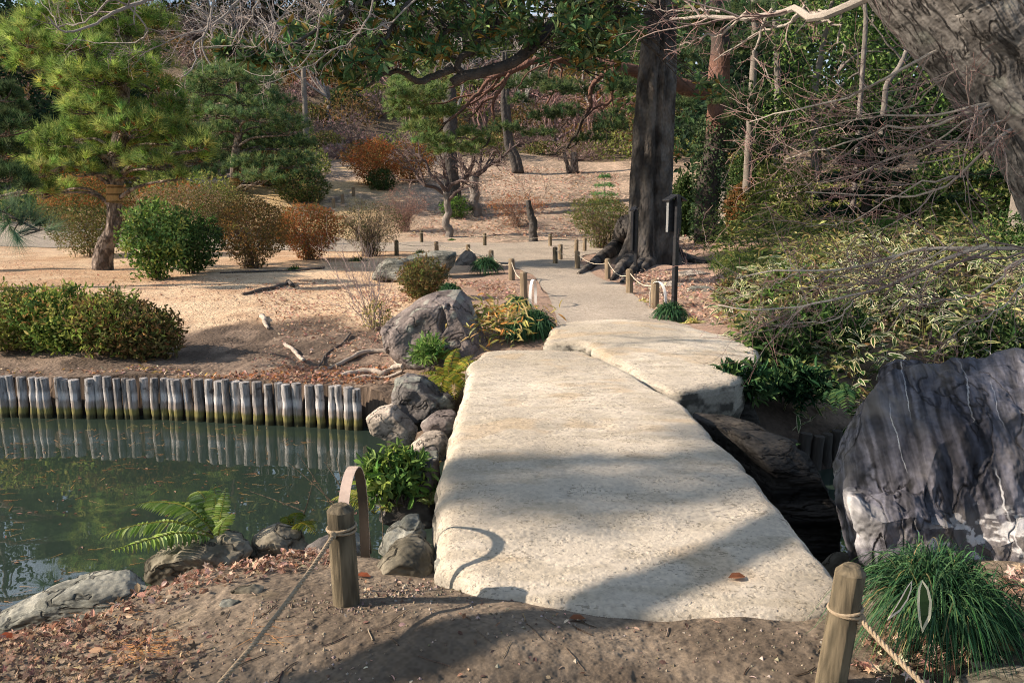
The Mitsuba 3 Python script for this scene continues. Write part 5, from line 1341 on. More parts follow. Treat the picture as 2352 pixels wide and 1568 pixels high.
def tuft(label, px, py, hw, n, L, W, palette, name='grass_tuft', droop=1.1, B=None, group=None, upright=0.6, seed=0, n_pts=7, cores=1, hang=0.0):
    """Arching grass blades from a crowded foot."""
    B = on(px, py) if B is None else B
    w = metres(hw, B) if hw > 1 else hw
    soup = Soup()
    th = r5.uniform(0, 6.283, n)
    e = r5.uniform(0.05, 1, n) ** 0.6
    d = np.c_[np.cos(th) * e, np.sin(th) * e, upright + 0.8 * (1 - e)]
    base = B + np.c_[r5.normal(size=(n, 2)) * w * 0.16, np.full(n, -0.02)]
    s = np.linspace(0, 1, n_pts)
    Lk = (w * L * r5.uniform(0.6, 1.15, n))
    d = unit(d)
    P = base[:, None] + d[:, None] * (Lk[:, None] * s[None])[..., None]
    P[:, :, 2] -= (droop * Lk * (0.35 + 0.65 * e))[:, None] * s[None] ** 2.2
    P[:, :, 2] = np.maximum(P[:, :, 2], (H(P[:, :, 0], P[:, :, 1]) if not hang else -9) + 0.012)
    side = unit(np.cross(d, [0, 0, 1.0]) + r5.normal(size=d.shape) * 0.3)
    wid = W * (1 - s ** 2.5 * 0.9)
    A, C_ = P + side[:, None] * wid[None, :, None] / 2, P - side[:, None] * wid[None, :, None] / 2
    v = np.stack([A, C_], 2).reshape(-1, 3)
    i = np.arange(n_pts - 1)
    f = np.vstack([np.stack([2 * i, 2 * i + 1, 2 * i + 3], 1), np.stack([2 * i, 2 * i + 3, 2 * i + 2], 1)])
    f = (f[None] + (np.arange(n) * 2 * n_pts)[:, None, None]).reshape(-1, 3)
    soup.add(v, f, np.repeat(tint(r5, n, palette, var=0.22), 2 * n_pts, axis=0))
    return obj(name, soup, 'leaf_shiny', None, label, 'grass', group)


MONDO = [(0.022, 0.055, 0.028), (0.035, 0.080, 0.036), (0.015, 0.04, 0.022), (0.06, 0.115, 0.05)]
tuft('big dark green mondo grass tuft in the right foreground beside the leaning post', 0, 0, 0.30, 2300, 1.55, 0.0052, MONDO * 6 + [(0.16, 0.13, 0.06)], B=np.array([1.52, 2.66, H(1.52, 2.66) + 0.20]), droop=1.2, upright=0.85, n_pts=10)
tuft('smaller strands of mondo grass right of the big foreground tuft', 0, 0, 0.24, 700, 1.7, 0.005, MONDO, B=np.array([1.74, 2.74, H(1.70, 2.78) + 0.05]), droop=1.2, upright=0.7, n_pts=9)
tuft('little mondo grass tuft at the foot of the leaning post', 0, 0, 0.07, 90, 1.6, 0.004, MONDO, B=np.array([1.13, 2.30, H(1.13, 2.30)]), droop=0.9)
tuft('dark mondo grass mound hanging beside the left end of the far slab', 1226, 768, 58, 1700, 1.25, 0.013, MONDO, droop=1.3, B=aty(1226, 738, 9.55), hang=1, upright=0.5)
tuft('second mondo grass mound left of the hanging one', 1178, 778, 36, 800, 1.3, 0.013, MONDO, B=aty(1186, 752, 9.3), hang=1, upright=0.5)
tuft('mondo grass mound behind the far left hoop', 1192, 716, 36, 700, 1.3, 0.014, MONDO, B=on(1190, 716) + [0, 0, 0.12], hang=1)
tuft('mondo grass mound at the foot of the far right hoop', 1540, 736, 42, 1000, 1.3, 0.014, MONDO, B=on(1540, 736) + [0, 0, 0.13], hang=1)
tuft('small mondo grass tuft on top of the purplish boulder', 1034, 672, 30, 700, 1.3, 0.013, MONDO, B=aty(1034, 664, 9.95), hang=1)
tuft('mondo grass tuft at the left path edge near the third post', 1116, 630, 36, 800, 1.3, 0.018, MONDO, B=on(1116, 630) + [0, 0, 0.2], hang=1)
tuft('dark tuft in the shade between the orange and red shrubs', 678, 620, 22, 260, 1.25, 0.014, DEEP)
tuft('dark tuft behind the flat topped boulder', 966, 584, 22, 260, 1.25, 0.016, DEEP)
tuft('dark tuft under the dark twiggy shrub', 822, 600, 26, 260, 1.25, 0.016, DEEP)
tuft('tiny green tuft at the foot of the plum tree', 1038, 552, 12, 120, 1.2, 0.02, GREEN)
tuft('small straw coloured tuft before the right hand post row', 1478, 694, 22, 260, 1.3, 0.014, STRAW)
tuft('straw and green bamboo grass at the corner of the far slab', 1590, 742, 26, 260, 1.4, 0.018, STRAW)

# pale edged leaf drooping from the big tuft
VAR = [(0.045, 0.085, 0.028), (0.06, 0.105, 0.035), (0.035, 0.065, 0.022)]
PALE = [(0.62, 0.58, 0.36), (0.52, 0.48, 0.26), (0.70, 0.66, 0.48)]
_o = np.array([[0, 0, 0], [0.15, 0.34, 0.02], [0.4, 0.5, 0.03], [0.7, 0.42, 0.0], [1, 0, -0.10], [0.7, -0.42, 0.0], [0.4, -0.5, 0.03], [0.15, -0.34, 0.02]])
_i = _o * [0.86, 0.62, 1] + [0.05, 0, 0]
_rim = np.vstack([_o, _i])
_rf = np.vstack([[[k, (k + 1) % 8, 8 + (k + 1) % 8], [k, 8 + (k + 1) % 8, 8 + k]] for k in range(8)])
RIM = (_rim, _rf)
CORE = (_i, np.array([[0, 1, 7], [1, 2, 7], [2, 6, 7], [2, 3, 6], [3, 5, 6], [3, 4, 5]]))


def sasa(soup, p, ax, nn, L, W, r, core=VAR, rim=PALE):
    leaves(soup, p, ax, nn, L, W, tint(r, len(p), core), CORE)
    leaves(soup, p, ax, nn, L, W, tint(r, len(p), rim, var=0.15, gain=1.15), RIM)


soup = Soup()
sasa(soup, np.array([aty(2118, 1330, 2.34), aty(2095, 1332, 2.34)]), np.array([[0.03, -0.25, -1.0], [-0.45, -0.2, -0.8]]), np.array([[0.1, -1, 0.25], [0.6, -1, 0.3]]), np.array([0.17, 0.15]), np.array([0.050, 0.034]), r5, [(0.035, 0.07, 0.025)], [(0.75, 0.72, 0.55)])
obj('bamboo_leaf', soup, 'leaf', None, 'two white edged bamboo leaves hanging over the big mondo tuft', 'leaf')


def fern(label, B, fronds, n_pin=22, wid=0.28, palette=GREEN, name='fern', pin_w=0.28, droop=0.35, bsdf='leaf', cat='fern', group=None, form=LEAF4):
    """A fern: fronds = list of (tip point, lift) from the crown B; each is a part with paired leaflets along its rib."""
    t = thing(name, label, cat, group)
    for k, (tip, lift) in enumerate(fronds):
        tip = np.asarray(tip, float)
        L = np.linalg.norm(tip - B)
        c = curve([B, (B + tip) / 2 + [0, 0, lift * L], tip], n_pin + 6)
        tan = unit(np.gradient(c, axis=0))
        nrm = unit(np.cross(np.cross(tan, [0, 0, 1.0]), tan))
        side = unit(np.cross(tan, nrm))
        s = np.linspace(0, 1, len(c))
        soup = Soup()
        soup.add(*tubes(c, np.linspace(0.004, 0.0012, len(c)) * max(L, 0.3) * 2, 4), np.array(palette[0]) * [1.5, 1.1, 1])
        j = np.arange(3, len(c))
        prof = np.sin(np.clip((s[j] - 0.06) / 0.94, 0, 1) ** 0.75 * np.pi * 0.94 + 0.06) ** 0.8
        for sg in (-1, 1):
            ax = unit(side[j] * sg + tan[j] * 0.35 - [0, 0, droop] + r5.normal(size=(len(j), 3)) * 0.06)
            pl = wid * L * prof
            leaves(soup, c[j], ax, nrm[j] + r5.normal(size=(len(j), 3)) * 0.12, pl, np.maximum(pl * pin_w, 0.012 * L), tint(r5, len(j), palette, var=0.12), form)
        obj('frond', soup, bsdf, t)
    return t


F = aty(500, 1238, 4.15)
fern('broad fern with pale green fronds hanging over the water on the near bank', F, [(aty(a, b, y), l) for a, b, y, l in ((235, 1232, 4.0, 0.16), (262, 1262, 3.75, 0.10), (318, 1158, 4.3, 0.2), (375, 1170, 4.5, 0.2), (492, 1112, 4.45, 0.15), (520, 1120, 4.3, 0.1), (450, 1130, 4.7, 0.15), (535, 1180, 4.0, 0.15))], 22, 0.20,
     [(0.19, 0.26, 0.07), (0.13, 0.20, 0.05), (0.26, 0.32, 0.14)], pin_w=0.24)
F = aty(672, 1222, 4.35)
fern('little yellow green fern on the dark pitted rock', F, [(aty(a, b, y), 0.25) for a, b, y in ((735, 1200, 4.4), (725, 1225, 4.2), (648, 1190, 4.5), (640, 1222, 4.3), (690, 1185, 4.6))], 14, 0.26, [(0.16, 0.17, 0.03), (0.10, 0.13, 0.03)])
F = aty(1030, 880, 8.2)
fern('yellow green fern between the purplish boulder and the near slab', F, [(aty(a, b, y), 0.22) for a, b, y in ((960, 858, 8.1), (985, 890, 7.8), (1010, 912, 7.6), (1045, 915, 7.6), (1075, 890, 7.7), (1092, 845, 8.1), (1085, 815, 8.4), (1050, 800, 8.5), (1000, 840, 8.4), (1070, 850, 8.0), (1030, 830, 8.3), (975, 880, 7.9), (1098, 825, 8.3))], 18, 0.24,
     [(0.20, 0.20, 0.035), (0.14, 0.17, 0.03), (0.25, 0.20, 0.05), (0.10, 0.14, 0.03)])
F = aty(1005, 830, 8.7)
fern('single tall fern frond against the purplish boulder', F, [(aty(1020, 772, 8.75), 0.1), (aty(1060, 800, 8.7), 0.15)], 16, 0.24, [(0.13, 0.13, 0.03), (0.16, 0.17, 0.04)])


def leafy(label, c, R, n, L, W, palette, name='shrub', bsdf='leaf_shiny', B=None, cat='shrub', form=LEAF4, stems=12, srad=0.006, low=-0.4, inner=0.3, lump=0.3, sub=5):
    """A loose leafy plant: shoots with whorled leaves."""
    t = thing(name, label, cat)
    B = c - [0, 0, R[2]] if B is None else B
    d = rand_dir(r5, n * 2)
    d = d[d[:, 2] > low][:n]
    p = c + d * R * r5.uniform(inner, 1.0, (len(d), 1)) ** 0.6
    m = len(p)
    sh = unit(d + [0, 0, 0.4] + r5.normal(size=(m, 3)) * 0.3)
    dd = np.repeat(sh, sub, axis=0)
    pos = np.repeat(p, sub, axis=0) - dd * r5.uniform(0, 1.2, (m * sub, 1)) * L
    ax = unit(dd * 0.6 + r5.normal(size=dd.shape))
    soup = Soup()
    leaves(soup, pos, ax, dd + r5.normal(size=dd.shape) * 0.4, L * r5.uniform(0.7, 1.2, m * sub), W * r5.uniform(0.8, 1.2, m * sub), np.repeat(tint(r5, m, palette), sub, axis=0), form)
    obj('foliage', soup, bsdf, t)
    k = r5.choice(m, min(stems, m), replace=False)
    P = np.array([curve([B + np.r_[r5.normal(size=2) * 0.03, 0], (B + q) / 2 + r5.normal(size=3) * 0.03, q], 8) for q in p[k]])
    obj('stems', tubes(P, srad * np.linspace(1, 0.4, 8)[None] * np.ones((len(k), 1)), 4), 'grey_bark', t)
    return t


leafy('pale green lance leaved plant in front of the purplish boulder', aty(985, 806, 8.75), np.array([0.22, 0.2, 0.2]), 120, 0.11, 0.026, [(0.13, 0.22, 0.06), (0.18, 0.27, 0.09), (0.09, 0.16, 0.045)], bsdf='leaf')
leafy('glossy green leafy plant beside the left edge of the near slab', aty(912, 1095, 4.85), np.array([0.25, 0.26, 0.22]), 260, 0.085, 0.030, GREEN + [(0.16, 0.22, 0.05), (0.10, 0.17, 0.05)])
F = aty(985, 1165, 4.75)
fern('pale little fern fronds against the left edge of the near slab', F, [(aty(a, b, y), 0.2) for a, b, y in ((955, 1125, 4.8), (1006, 1118, 4.9), (1003, 1145, 4.7), (960, 1150, 4.6))], 14, 0.26, [(0.22, 0.26, 0.10), (0.16, 0.20, 0.06)])
F = aty(860, 1180, 4.8)
fern('yellow green fern behind the bamboo hoop', F, [(aty(a, b, y), 0.2) for a, b, y in ((745, 1168, 4.8), (760, 1148, 5.0), (800, 1130, 5.1), (905, 1175, 4.7), (925, 1160, 4.8), (830, 1150, 5.0))], 14, 0.2, [(0.18, 0.22, 0.05), (0.22, 0.24, 0.07)])
leafy('red brown seedlings on the stones left of the near slab', aty(980, 1062, 5.7), np.array([0.12, 0.12, 0.07]), 60, 0.04, 0.016, [(0.28, 0.10, 0.05), (0.22, 0.12, 0.06), (0.15, 0.14, 0.04)], bsdf='leaf', name='seedlings', cat='plant')
# dead stems standing at the water
t = thing('dead_stems', 'thin bare stems standing in front of the water beside the near left post', 'plant')
for k, (a, b, c_, d_, y) in enumerate(((683, 1040, 800, 1230, 4.6), (745, 1060, 815, 1180, 4.7), (660, 1060, 770, 1160, 4.8), (772, 1050, 790, 1180, 4.9), (575, 1128, 700, 1175, 4.6), (828, 1120, 852, 1270, 4.0), (720, 1090, 690, 1200, 4.5), (870, 1150, 880, 1250, 4.2))):
    obj('stem', tubes(curve([aty(c_, d_, y), aty((a + c_) / 2 + 4, (b + d_) / 2, y), aty(a, b, y)], 9), np.linspace(0.005, 0.002, 9), 5), 'post_wood', t)

# dark compound leaved shrubs hanging over the channel on the right
MAH = [(0.014, 0.038, 0.020), (0.022, 0.055, 0.026), (0.034, 0.075, 0.032), (0.06, 0.105, 0.04)]
for lb, F, tips in (('glossy dark compound leaved shrub hanging over the far slab corner', aty(1705, 880, 7.6), ((1600, 955, 6.9), (1625, 930, 7.0), (1650, 900, 7.2), (1660, 975, 6.8), (1690, 985, 6.8), (1715, 965, 6.9), (1745, 940, 7.0), (1690, 845, 7.4), (1730, 830, 7.6), (1660, 850, 7.4), (1755, 880, 7.3), (1720, 910, 7.1), (1640, 965, 6.8), (1745, 845, 7.7), (1680, 930, 6.9), (1780, 855, 7.6))),
                    ('dark ferny shrub drooping above the shadowed channel', aty(1830, 880, 7.8), ((1760, 930, 7.2), (1790, 955, 7.1), (1830, 940, 7.1), (1870, 925, 7.2), (1810, 850, 7.7), (1850, 840, 7.8), (1780, 880, 7.4), (1880, 880, 7.6), (1840, 985, 7.0), (1800, 900, 7.3))),
                    ('dark compound leaves drooping left of the veined boulder', aty(1930, 900, 7.4), ((1880, 945, 7.0), (1910, 970, 6.8), (1950, 965, 6.8), (1985, 945, 6.9), (1945, 900, 7.0), (1900, 900, 7.2), (1975, 900, 7.1))),
                    ('dim fern low on the shaded channel bank', aty(1810, 1040, 6.3), ((1740, 1020, 6.2), (1780, 1000, 6.5), (1850, 1010, 6.4), (1830, 1075, 6.0), (1780, 1080, 6.0)))):
    fern(lb, F, [(F + (aty(a, b, y) - F) * r5.uniform(0.6, 0.95), 0.25) for a, b, y in tips], 15, 0.21, MAH, name='shrub' if 'shrub' in lb else 'fern', pin_w=0.27, bsdf='leaf_shiny', cat='shrub' if 'shrub' in lb else 'fern')

leafy('glossy dark shrub with pointed leaves over the right corner of the far slab', aty(1700, 885, 7.15), np.array([0.30, 0.22, 0.24]), 190, 0.13, 0.036, MAH + GREEN[:1], B=aty(1720, 930, 7.6), stems=16)
leafy('dark pointed leaves above the shadowed channel, right of the glossy shrub', aty(1835, 885, 7.4), np.array([0.34, 0.22, 0.24]), 170, 0.12, 0.034, MAH, B=aty(1840, 920, 7.7), stems=14)

# variegated bamboo grass on the right bank: too many leaves to count
def ground_cover(poly, m, h, r, falloff=None):
    q = in_poly(poly, m, r)
    z = H(q[:, 0], q[:, 1])
    return np.c_[q, z]


SASA = [(2.35, 8.2), (2.75, 7.3), (3.6, 7.3), (4.4, 8.2), (5.6, 8.5), (7.5, 8.3), (10.5, 9.5), (12, 14), (11, 17.5), (7.2, 17.0), (5.2, 15.5), (4.3, 13.5), (3.1, 12.0), (2.75, 10.2)]
m = 13000
b = ground_cover(SASA, m, 0, r5)
dens = meshkit.fbm(b * [0.9, 0.9, 0], 3, 12)
hh = 0.12 + 0.85 * np.clip(dens, 0.2, 0.8) * step(2.5, 4.5, b[:, 0]) * r5.uniform(0.05, 1.2, m)
hh = hh + 0.5 * np.clip(meshkit.fbm(b * [1.3, 1.3, 0], 3, 40) - 0.48, 0, 1) * 3 * step(3, 5, b[:, 0])
p = b + np.c_[r5.normal(size=(m, 2)) * 0.08, hh]
e = shore(b[:, 0], b[:, 1])
p[:, 2] -= 0.25 * np.exp(-e / 0.3)
ax = unit(np.c_[r5.normal(size=(m, 2)), r5.normal(size=m) * 0.35 - 0.25] + [-0.25, -0.5, 0])
nn = unit(r5.normal(size=(m, 3)) * 0.45 + [-0.25, -0.35, 1])
near = (b[:, 1] < 13) & (r5.random(m) < np.clip(meshkit.fbm(b * [1.1, 1.1, 0], 2, 77) * 2.6 - 0.75, 0.12, 0.9))
soup = Soup()
sasa(soup, p[near], ax[near], nn[near], r5.uniform(0.13, 0.24, near.sum()), r5.uniform(0.028, 0.05, near.sum()), r5)
far = ~near
leaves(soup, p[far], ax[far], nn[far], r5.uniform(0.10, 0.21, far.sum()), r5.uniform(0.022, 0.05, far.sum()), tint(r5, far.sum(), [(0.22, 0.23, 0.08), (0.11, 0.15, 0.05), (0.32, 0.30, 0.13), (0.05, 0.08, 0.03), (0.07, 0.10, 0.035), (0.16, 0.12, 0.06)]))
k = r5.choice(m, 2600, replace=False)
leaves(soup, b[k], unit(p[k] - b[k]), r5.normal(size=(2600, 3)), np.linalg.norm(p[k] - b[k], axis=1), 0.006, tint(r5, 2600, [(0.22, 0.20, 0.09), (0.14, 0.13, 0.06)]), NEEDLE)
obj('bamboo_grass', soup, 'leaf', None, 'cream edged dwarf bamboo leaves covering the right bank', 'ground cover', kind='stuff')
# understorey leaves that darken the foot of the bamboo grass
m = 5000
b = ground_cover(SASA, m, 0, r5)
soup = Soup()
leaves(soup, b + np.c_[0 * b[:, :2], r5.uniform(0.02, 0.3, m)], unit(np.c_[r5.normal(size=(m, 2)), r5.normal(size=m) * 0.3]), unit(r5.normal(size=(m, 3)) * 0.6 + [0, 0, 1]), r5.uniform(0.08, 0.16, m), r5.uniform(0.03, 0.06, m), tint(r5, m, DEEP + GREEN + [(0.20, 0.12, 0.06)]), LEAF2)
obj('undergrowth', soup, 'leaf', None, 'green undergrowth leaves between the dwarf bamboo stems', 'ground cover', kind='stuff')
# straw coloured bamboo grass patch by the left end of the far slab
m = 700
q = on(1140, 770)
b = q + np.c_[r5.normal(size=(m, 2)) * [0.28, 0.42], np.zeros(m)]
b[:, 2] = np.maximum(H(b[:, 0], b[:, 1]), -0.1)
soup = Soup()
p = b + np.c_[0 * b[:, :2], r5.uniform(0.04, 0.34, m)]
leaves(soup, p, unit(r5.normal(size=(m, 3)) * [1, 1, 0.7] + [0, -0.3, 0.1]), unit(r5.normal(size=(m, 3)) * 0.6 + [-0.3, -0.2, 1]), r5.uniform(0.08, 0.17, m), r5.uniform(0.016, 0.03, m), tint(r5, m, STRAW + [(0.45, 0.25, 0.08)]), LEAF4)
obj('bamboo_grass', soup, 'leaf', None, 'patch of straw yellow bamboo grass between the purplish boulder and the mondo mound', 'ground cover', kind='stuff')

# leafy shrubs that break up the bamboo grass
for k, (px, py, y, w, h, pal, lb) in enumerate(((1790, 800, 8.4, 0.42, 0.42, DEEP, 'dark leafy shrub in the bamboo grass nearest the far slab'), (1900, 770, 8.9, 0.5, 0.45, DEEP + GREEN[:1], 'dark green shrub in the bamboo grass above the shadowed channel'), (2080, 740, 9.6, 0.6, 0.5, DEEP + OLIVE[:1], 'deep green shrub in the bamboo grass above the veined boulder'), (2270, 760, 8.8, 0.6, 0.5, DEEP, 'dark leafy shrub in the bamboo grass at the right edge'),
                                                (1830, 690, 11.0, 0.6, 0.5, OLIVE + GREEN, 'olive green shrub in the bamboo grass under the long low branch'), (2180, 660, 12.0, 0.8, 0.7, DEEP + OLIVE, 'large dark olive shrub in the bamboo grass under the low branch'), (1960, 640, 13.0, 0.7, 0.55, OLIVE, 'olive shrub at the back of the bamboo grass'), (2310, 640, 12.5, 0.8, 0.8, GREEN + DEEP, 'green shrub at the right edge below the tan trunk'), (1700, 655, 12.6, 0.45, 0.35, OLIVE + BROWN[:1], 'small olive shrub at the left end of the bamboo grass'))):
    c = aty(px, py, y)
    c[2] = H(c[0], c[1]) + h * 0.5
    leafy(lb, c, np.array([w, w * 0.8, h]), 330, 0.085, 0.034, pal, stems=14, lump=0.4, sub=6, inner=0.15)
# ------------------------------------------------------------------ the hill, the wood and the trees round about
r6 = np.random.default_rng(66)
GREYBARK, PLUMBARK = (0.23, 0.20, 0.185), (0.115, 0.09, 0.085)


def bare_tree(label, B, paths, rad, col, tip, name='bare_tree', group=None, levels=((7, 0.6), (5, 0.55), (4, 0.5)), min_r=0.006, wob=0.12, up=0.03, cat='tree', spread=0.75, bsdf='grey_bark'):
    """A leafless tree: paths[0] is the trunk, the others its limbs; side branches grow on the limbs."""
    t = thing(name, label, cat, group)
    n = 14
    P = np.array([curve(q, n, wob, k) for k, q in enumerate(paths)])
    R = np.array([np.linspace(a, b, n) for a, b in rad])
    obj('trunk', trunk_mesh(P[0], R[0][:6], 30, 12, 0.03, len(paths), 0.08, 3.0), bsdf, t, smooth=True)
    soup = Soup()
    if len(paths) > 1:
        soup.add(*tubes(P[1:], R[1:], 6), col)
        P, R = P[1:], R[1:]
    for k, (per, lf) in enumerate(levels):
        b, d, L, q = shoots(P, R, per, r6, spread, 0.25, (lf * 0.5, lf), 0.6, up)
        m = 6
        P = grow(b, d, L, m, r6, 0.17, up * 0.5)
        R = np.maximum(q[:, None] * np.linspace(1, 0.4, m)[None], min_r)
        c = np.array(col) * (1 - (k + 1) / len(levels)) + np.array(tip) * (k + 1) / len(levels)
        s = 4 if k == 0 else 3
        soup.add(*tubes(P, R, s), np.repeat(c[None] * np.exp(r6.normal(size=(len(P), 1)) * 0.2), m * s, axis=0))
    obj('branches', soup, 'wood_plain', t)
    return t


def px_tree(label, yoff, trunk, limbs, rad, **kw):
    B = on(*trunk[0])
    y = B[1] + yoff
    paths = [[B + [0, 0, -0.1]] + [aty(a, b, y) for a, b in trunk[1:]]] + [[aty(a, b, y + r6.uniform(-0.4, 0.4) * (j > 0)) for j, (a, b) in enumerate(q)] for q in limbs]
    return bare_tree(label, B, paths, rad, kw.pop('col', PLUMBARK), kw.pop('tip', (0.20, 0.15, 0.14)), **kw)


px_tree('slim bare plum tree forking low, before the thick grey trunk', 0, [(1031, 545), (1030, 500), (1030, 470), (1026, 440)], [[(1027, 450), (1000, 432), (975, 425), (955, 395), (925, 385)], [(1026, 442), (1010, 415), (990, 395), (975, 365), (940, 350)], [(1027, 440), (1035, 425), (1055, 410), (1078, 385), (1090, 360)], [(1030, 460), (1050, 445), (1062, 430), (1072, 400), (1085, 370)], [(1026, 445), (1022, 410), (1015, 385), (1010, 350)]],
        [(0.15, 0.11), (0.09, 0.03), (0.08, 0.03), (0.08, 0.03), (0.07, 0.03), (0.07, 0.03)], min_r=0.009, levels=((8, 0.7), (6, 0.55), (3, 0.5)))
px_tree('leaning bare tree right of the plum tree', 0, [(1094, 495), (1093, 460), (1090, 430), (1091, 404)], [[(1090, 410), (1075, 395), (1062, 375), (1055, 350)], [(1091, 405), (1110, 395), (1130, 375), (1160, 360), (1172, 330)], [(1092, 405), (1100, 385), (1098, 360), (1110, 335)]], [(0.22, 0.15), (0.11, 0.04), (0.11, 0.04), (0.09, 0.04)], min_r=0.011, levels=((8, 0.6), (5, 0.5), (3, 0.5)))
t = thing('cut_trunk', 'thick grey trunk rising behind the slim plum tree', 'tree')
B = on(1040, 480)
obj('trunk', trunk_mesh([B + [0, 0, -0.2], aty(1041, 440, B[1]), aty(1036, 410, B[1]), aty(1034, 370, B[1]), aty(1040, 180, B[1])], [0.40, 0.34, 0.33, 0.30, 0.16], 36, 16, 0.05, 5, 0.08, 2.0), 'limb_bark', t, smooth=True)
t = thing('cut_trunk', 'pair of leaning grey trunks at the top of the leaf strewn slope', 'tree')
B = on(1187, 398)
for a, b_, k in ((1180, 1165, 0), (1188, 1172, 1)):
    obj('trunk', trunk_mesh([aty(a + 6, 398, B[1]), aty(a, 365, B[1]), aty(b_, 330, B[1]), aty(b_ - 10, 120, B[1])], [0.22, 0.17, 0.15, 0.07], 30, 12, 0.05, 8 + k, 0.08, 2.0), 'limb_bark', t, smooth=True)
t = thing('cut_trunk', 'two short dark trunks of the low pine at the top right of the slope', 'tree')
B = on(1316, 398)
for a, b_, k in ((1320, 1318, 0), (1308, 1296, 1)):
    obj('trunk', trunk_mesh([aty(a, 398, B[1]), aty((a + b_) / 2, 380, B[1]), aty(b_, 350, B[1])], [0.24, 0.20, 0.16] if k == 0 else [0.14, 0.1, 0.08], 20, 10, 0.05, 18 + k, 0.08, 2.0), 'pine_bark', t, smooth=True)
# stump
B = on(1223, 555)
t = thing('tree_stump', 'dark knobbly leaning stump at the edge of the cross path', 'stump')
obj('trunk', trunk_mesh([B + [0, 0, -0.1], aty(1226, 530, B[1]), aty(1221, 500, B[1]), aty(1216, 475, B[1]), aty(1213, 460, B[1])], [0.20, 0.16, 0.16, 0.13, 0.10], 40, 14, 0.04, 12, 0.14, 5.0), 'limb_bark', t, smooth=True)
tw = [[aty(1216, 478, B[1]), aty(1206, 440, B[1]), aty(1190, 415, B[1])], [aty(1220, 500, B[1]), aty(1240, 460, B[1]), aty(1262, 430, B[1])], [aty(1214, 465, B[1]), aty(1222, 430, B[1]), aty(1236, 400, B[1])], [aty(1221, 510, B[1]), aty(1250, 480, B[1]), aty(1270, 470, B[1])]]
P = np.array([curve(q, 10, 0.05, k) for k, q in enumerate(tw)])
s = Soup().add(*tubes(P, np.linspace(0.016, 0.006, 10)[None] * np.ones((4, 1)), 4), (0.36, 0.27, 0.22))
b, d, L, q = shoots(P, np.full((4, 10), 0.008), 7, r6, 0.6)
s.add(*tubes(grow(b, d, L, 6, r6, 0.1, 0.02), np.full((len(b), 6), 0.006), 3), (0.36, 0.27, 0.22))
obj('twigs', s, 'wood_plain', t)


def evergreen(label, B, h, crowns, n, leaf, palette, trunk_r=0.2, name='evergreen_tree', group=None, bark='grey_bark', cat='tree', bsdf='leaf', width=0.55, lump=0.9, clump=0.16, lean=(0, 0), form=LEAF2, branches=14, unseen=False):
    """An evergreen: tapered trunk, limbs, and clumps of leaves through its crown(s) (offset, radii)."""
    t = thing(name, label, cat, group)
    B = np.asarray(B, float)
    top = B + [lean[0], lean[1], h]
    mid = (B + top) / 2 + [r6.normal() * 0.03 * h, r6.normal() * 0.03 * h, 0]
    obj('trunk', trunk_mesh([B - [0, 0, 0.3], mid, top], [trunk_r * 1.15, trunk_r * 0.8, trunk_r * 0.25], 26, 10, 0.02 * h, int(h * 10), 0.06, 2.0), bark, t, smooth=True)
    tot = sum(np.prod(R) ** (2 / 3) for _, R in crowns)
    soup, tips = Soup(), []
    for o, R in crowns:
        k = int(n * np.prod(R) ** (2 / 3) / tot)
        c = B + np.asarray(o)
        nc = max(12, int(26 * lump * np.prod(R) ** (1 / 3)))
        p, d, _ = clumped(r6, k, c, R, nc, np.mean(R) * clump * 2, 0.65)
        leaves(soup, p, unit(r6.normal(size=p.shape) + [0, 0, -0.15]), unit(d * 0.6 + [0, 0, 0.55] + r6.normal(size=p.shape) * 0.6), leaf * r6.uniform(0.7, 1.25, k), leaf * width * r6.uniform(0.8, 1.2, k), tint(r6, k, palette), form)
        tips.append(p[r6.choice(k, max(3, branches // len(crowns)), replace=False)])
    obj('crown', soup, bsdf, t)
    tips = np.vstack(tips)
    P = []
    for q in tips:
        z = np.clip(q[2] - 0.3 * np.linalg.norm(q[:2] - B[:2]), B[2] + 0.25 * h, B[2] + 0.9 * h)
        a = B + (top - B) * ((z - B[2]) / h)
        P.append(curve([a, (a + q) / 2 + [0, 0, 0.04 * h], q], 8))
    obj('limbs', tubes(np.array(P), trunk_r * 0.4 * np.linspace(1, 0.2, 8)[None] * np.ones((len(P), 1)), 5), bark, t, smooth=True)
    return t


DARKC = [(0.016, 0.032, 0.022), (0.024, 0.044, 0.026), (0.036, 0.06, 0.032)]
WOOD = [(0.04, 0.07, 0.03), (0.06, 0.095, 0.035), (0.09, 0.125, 0.045), (0.03, 0.055, 0.028)]
YELG = [(0.22, 0.25, 0.08), (0.15, 0.19, 0.055), (0.28, 0.28, 0.11), (0.09, 0.12, 0.04)]
at_ = lambda x, y: np.array([x, y, H(x, y)])

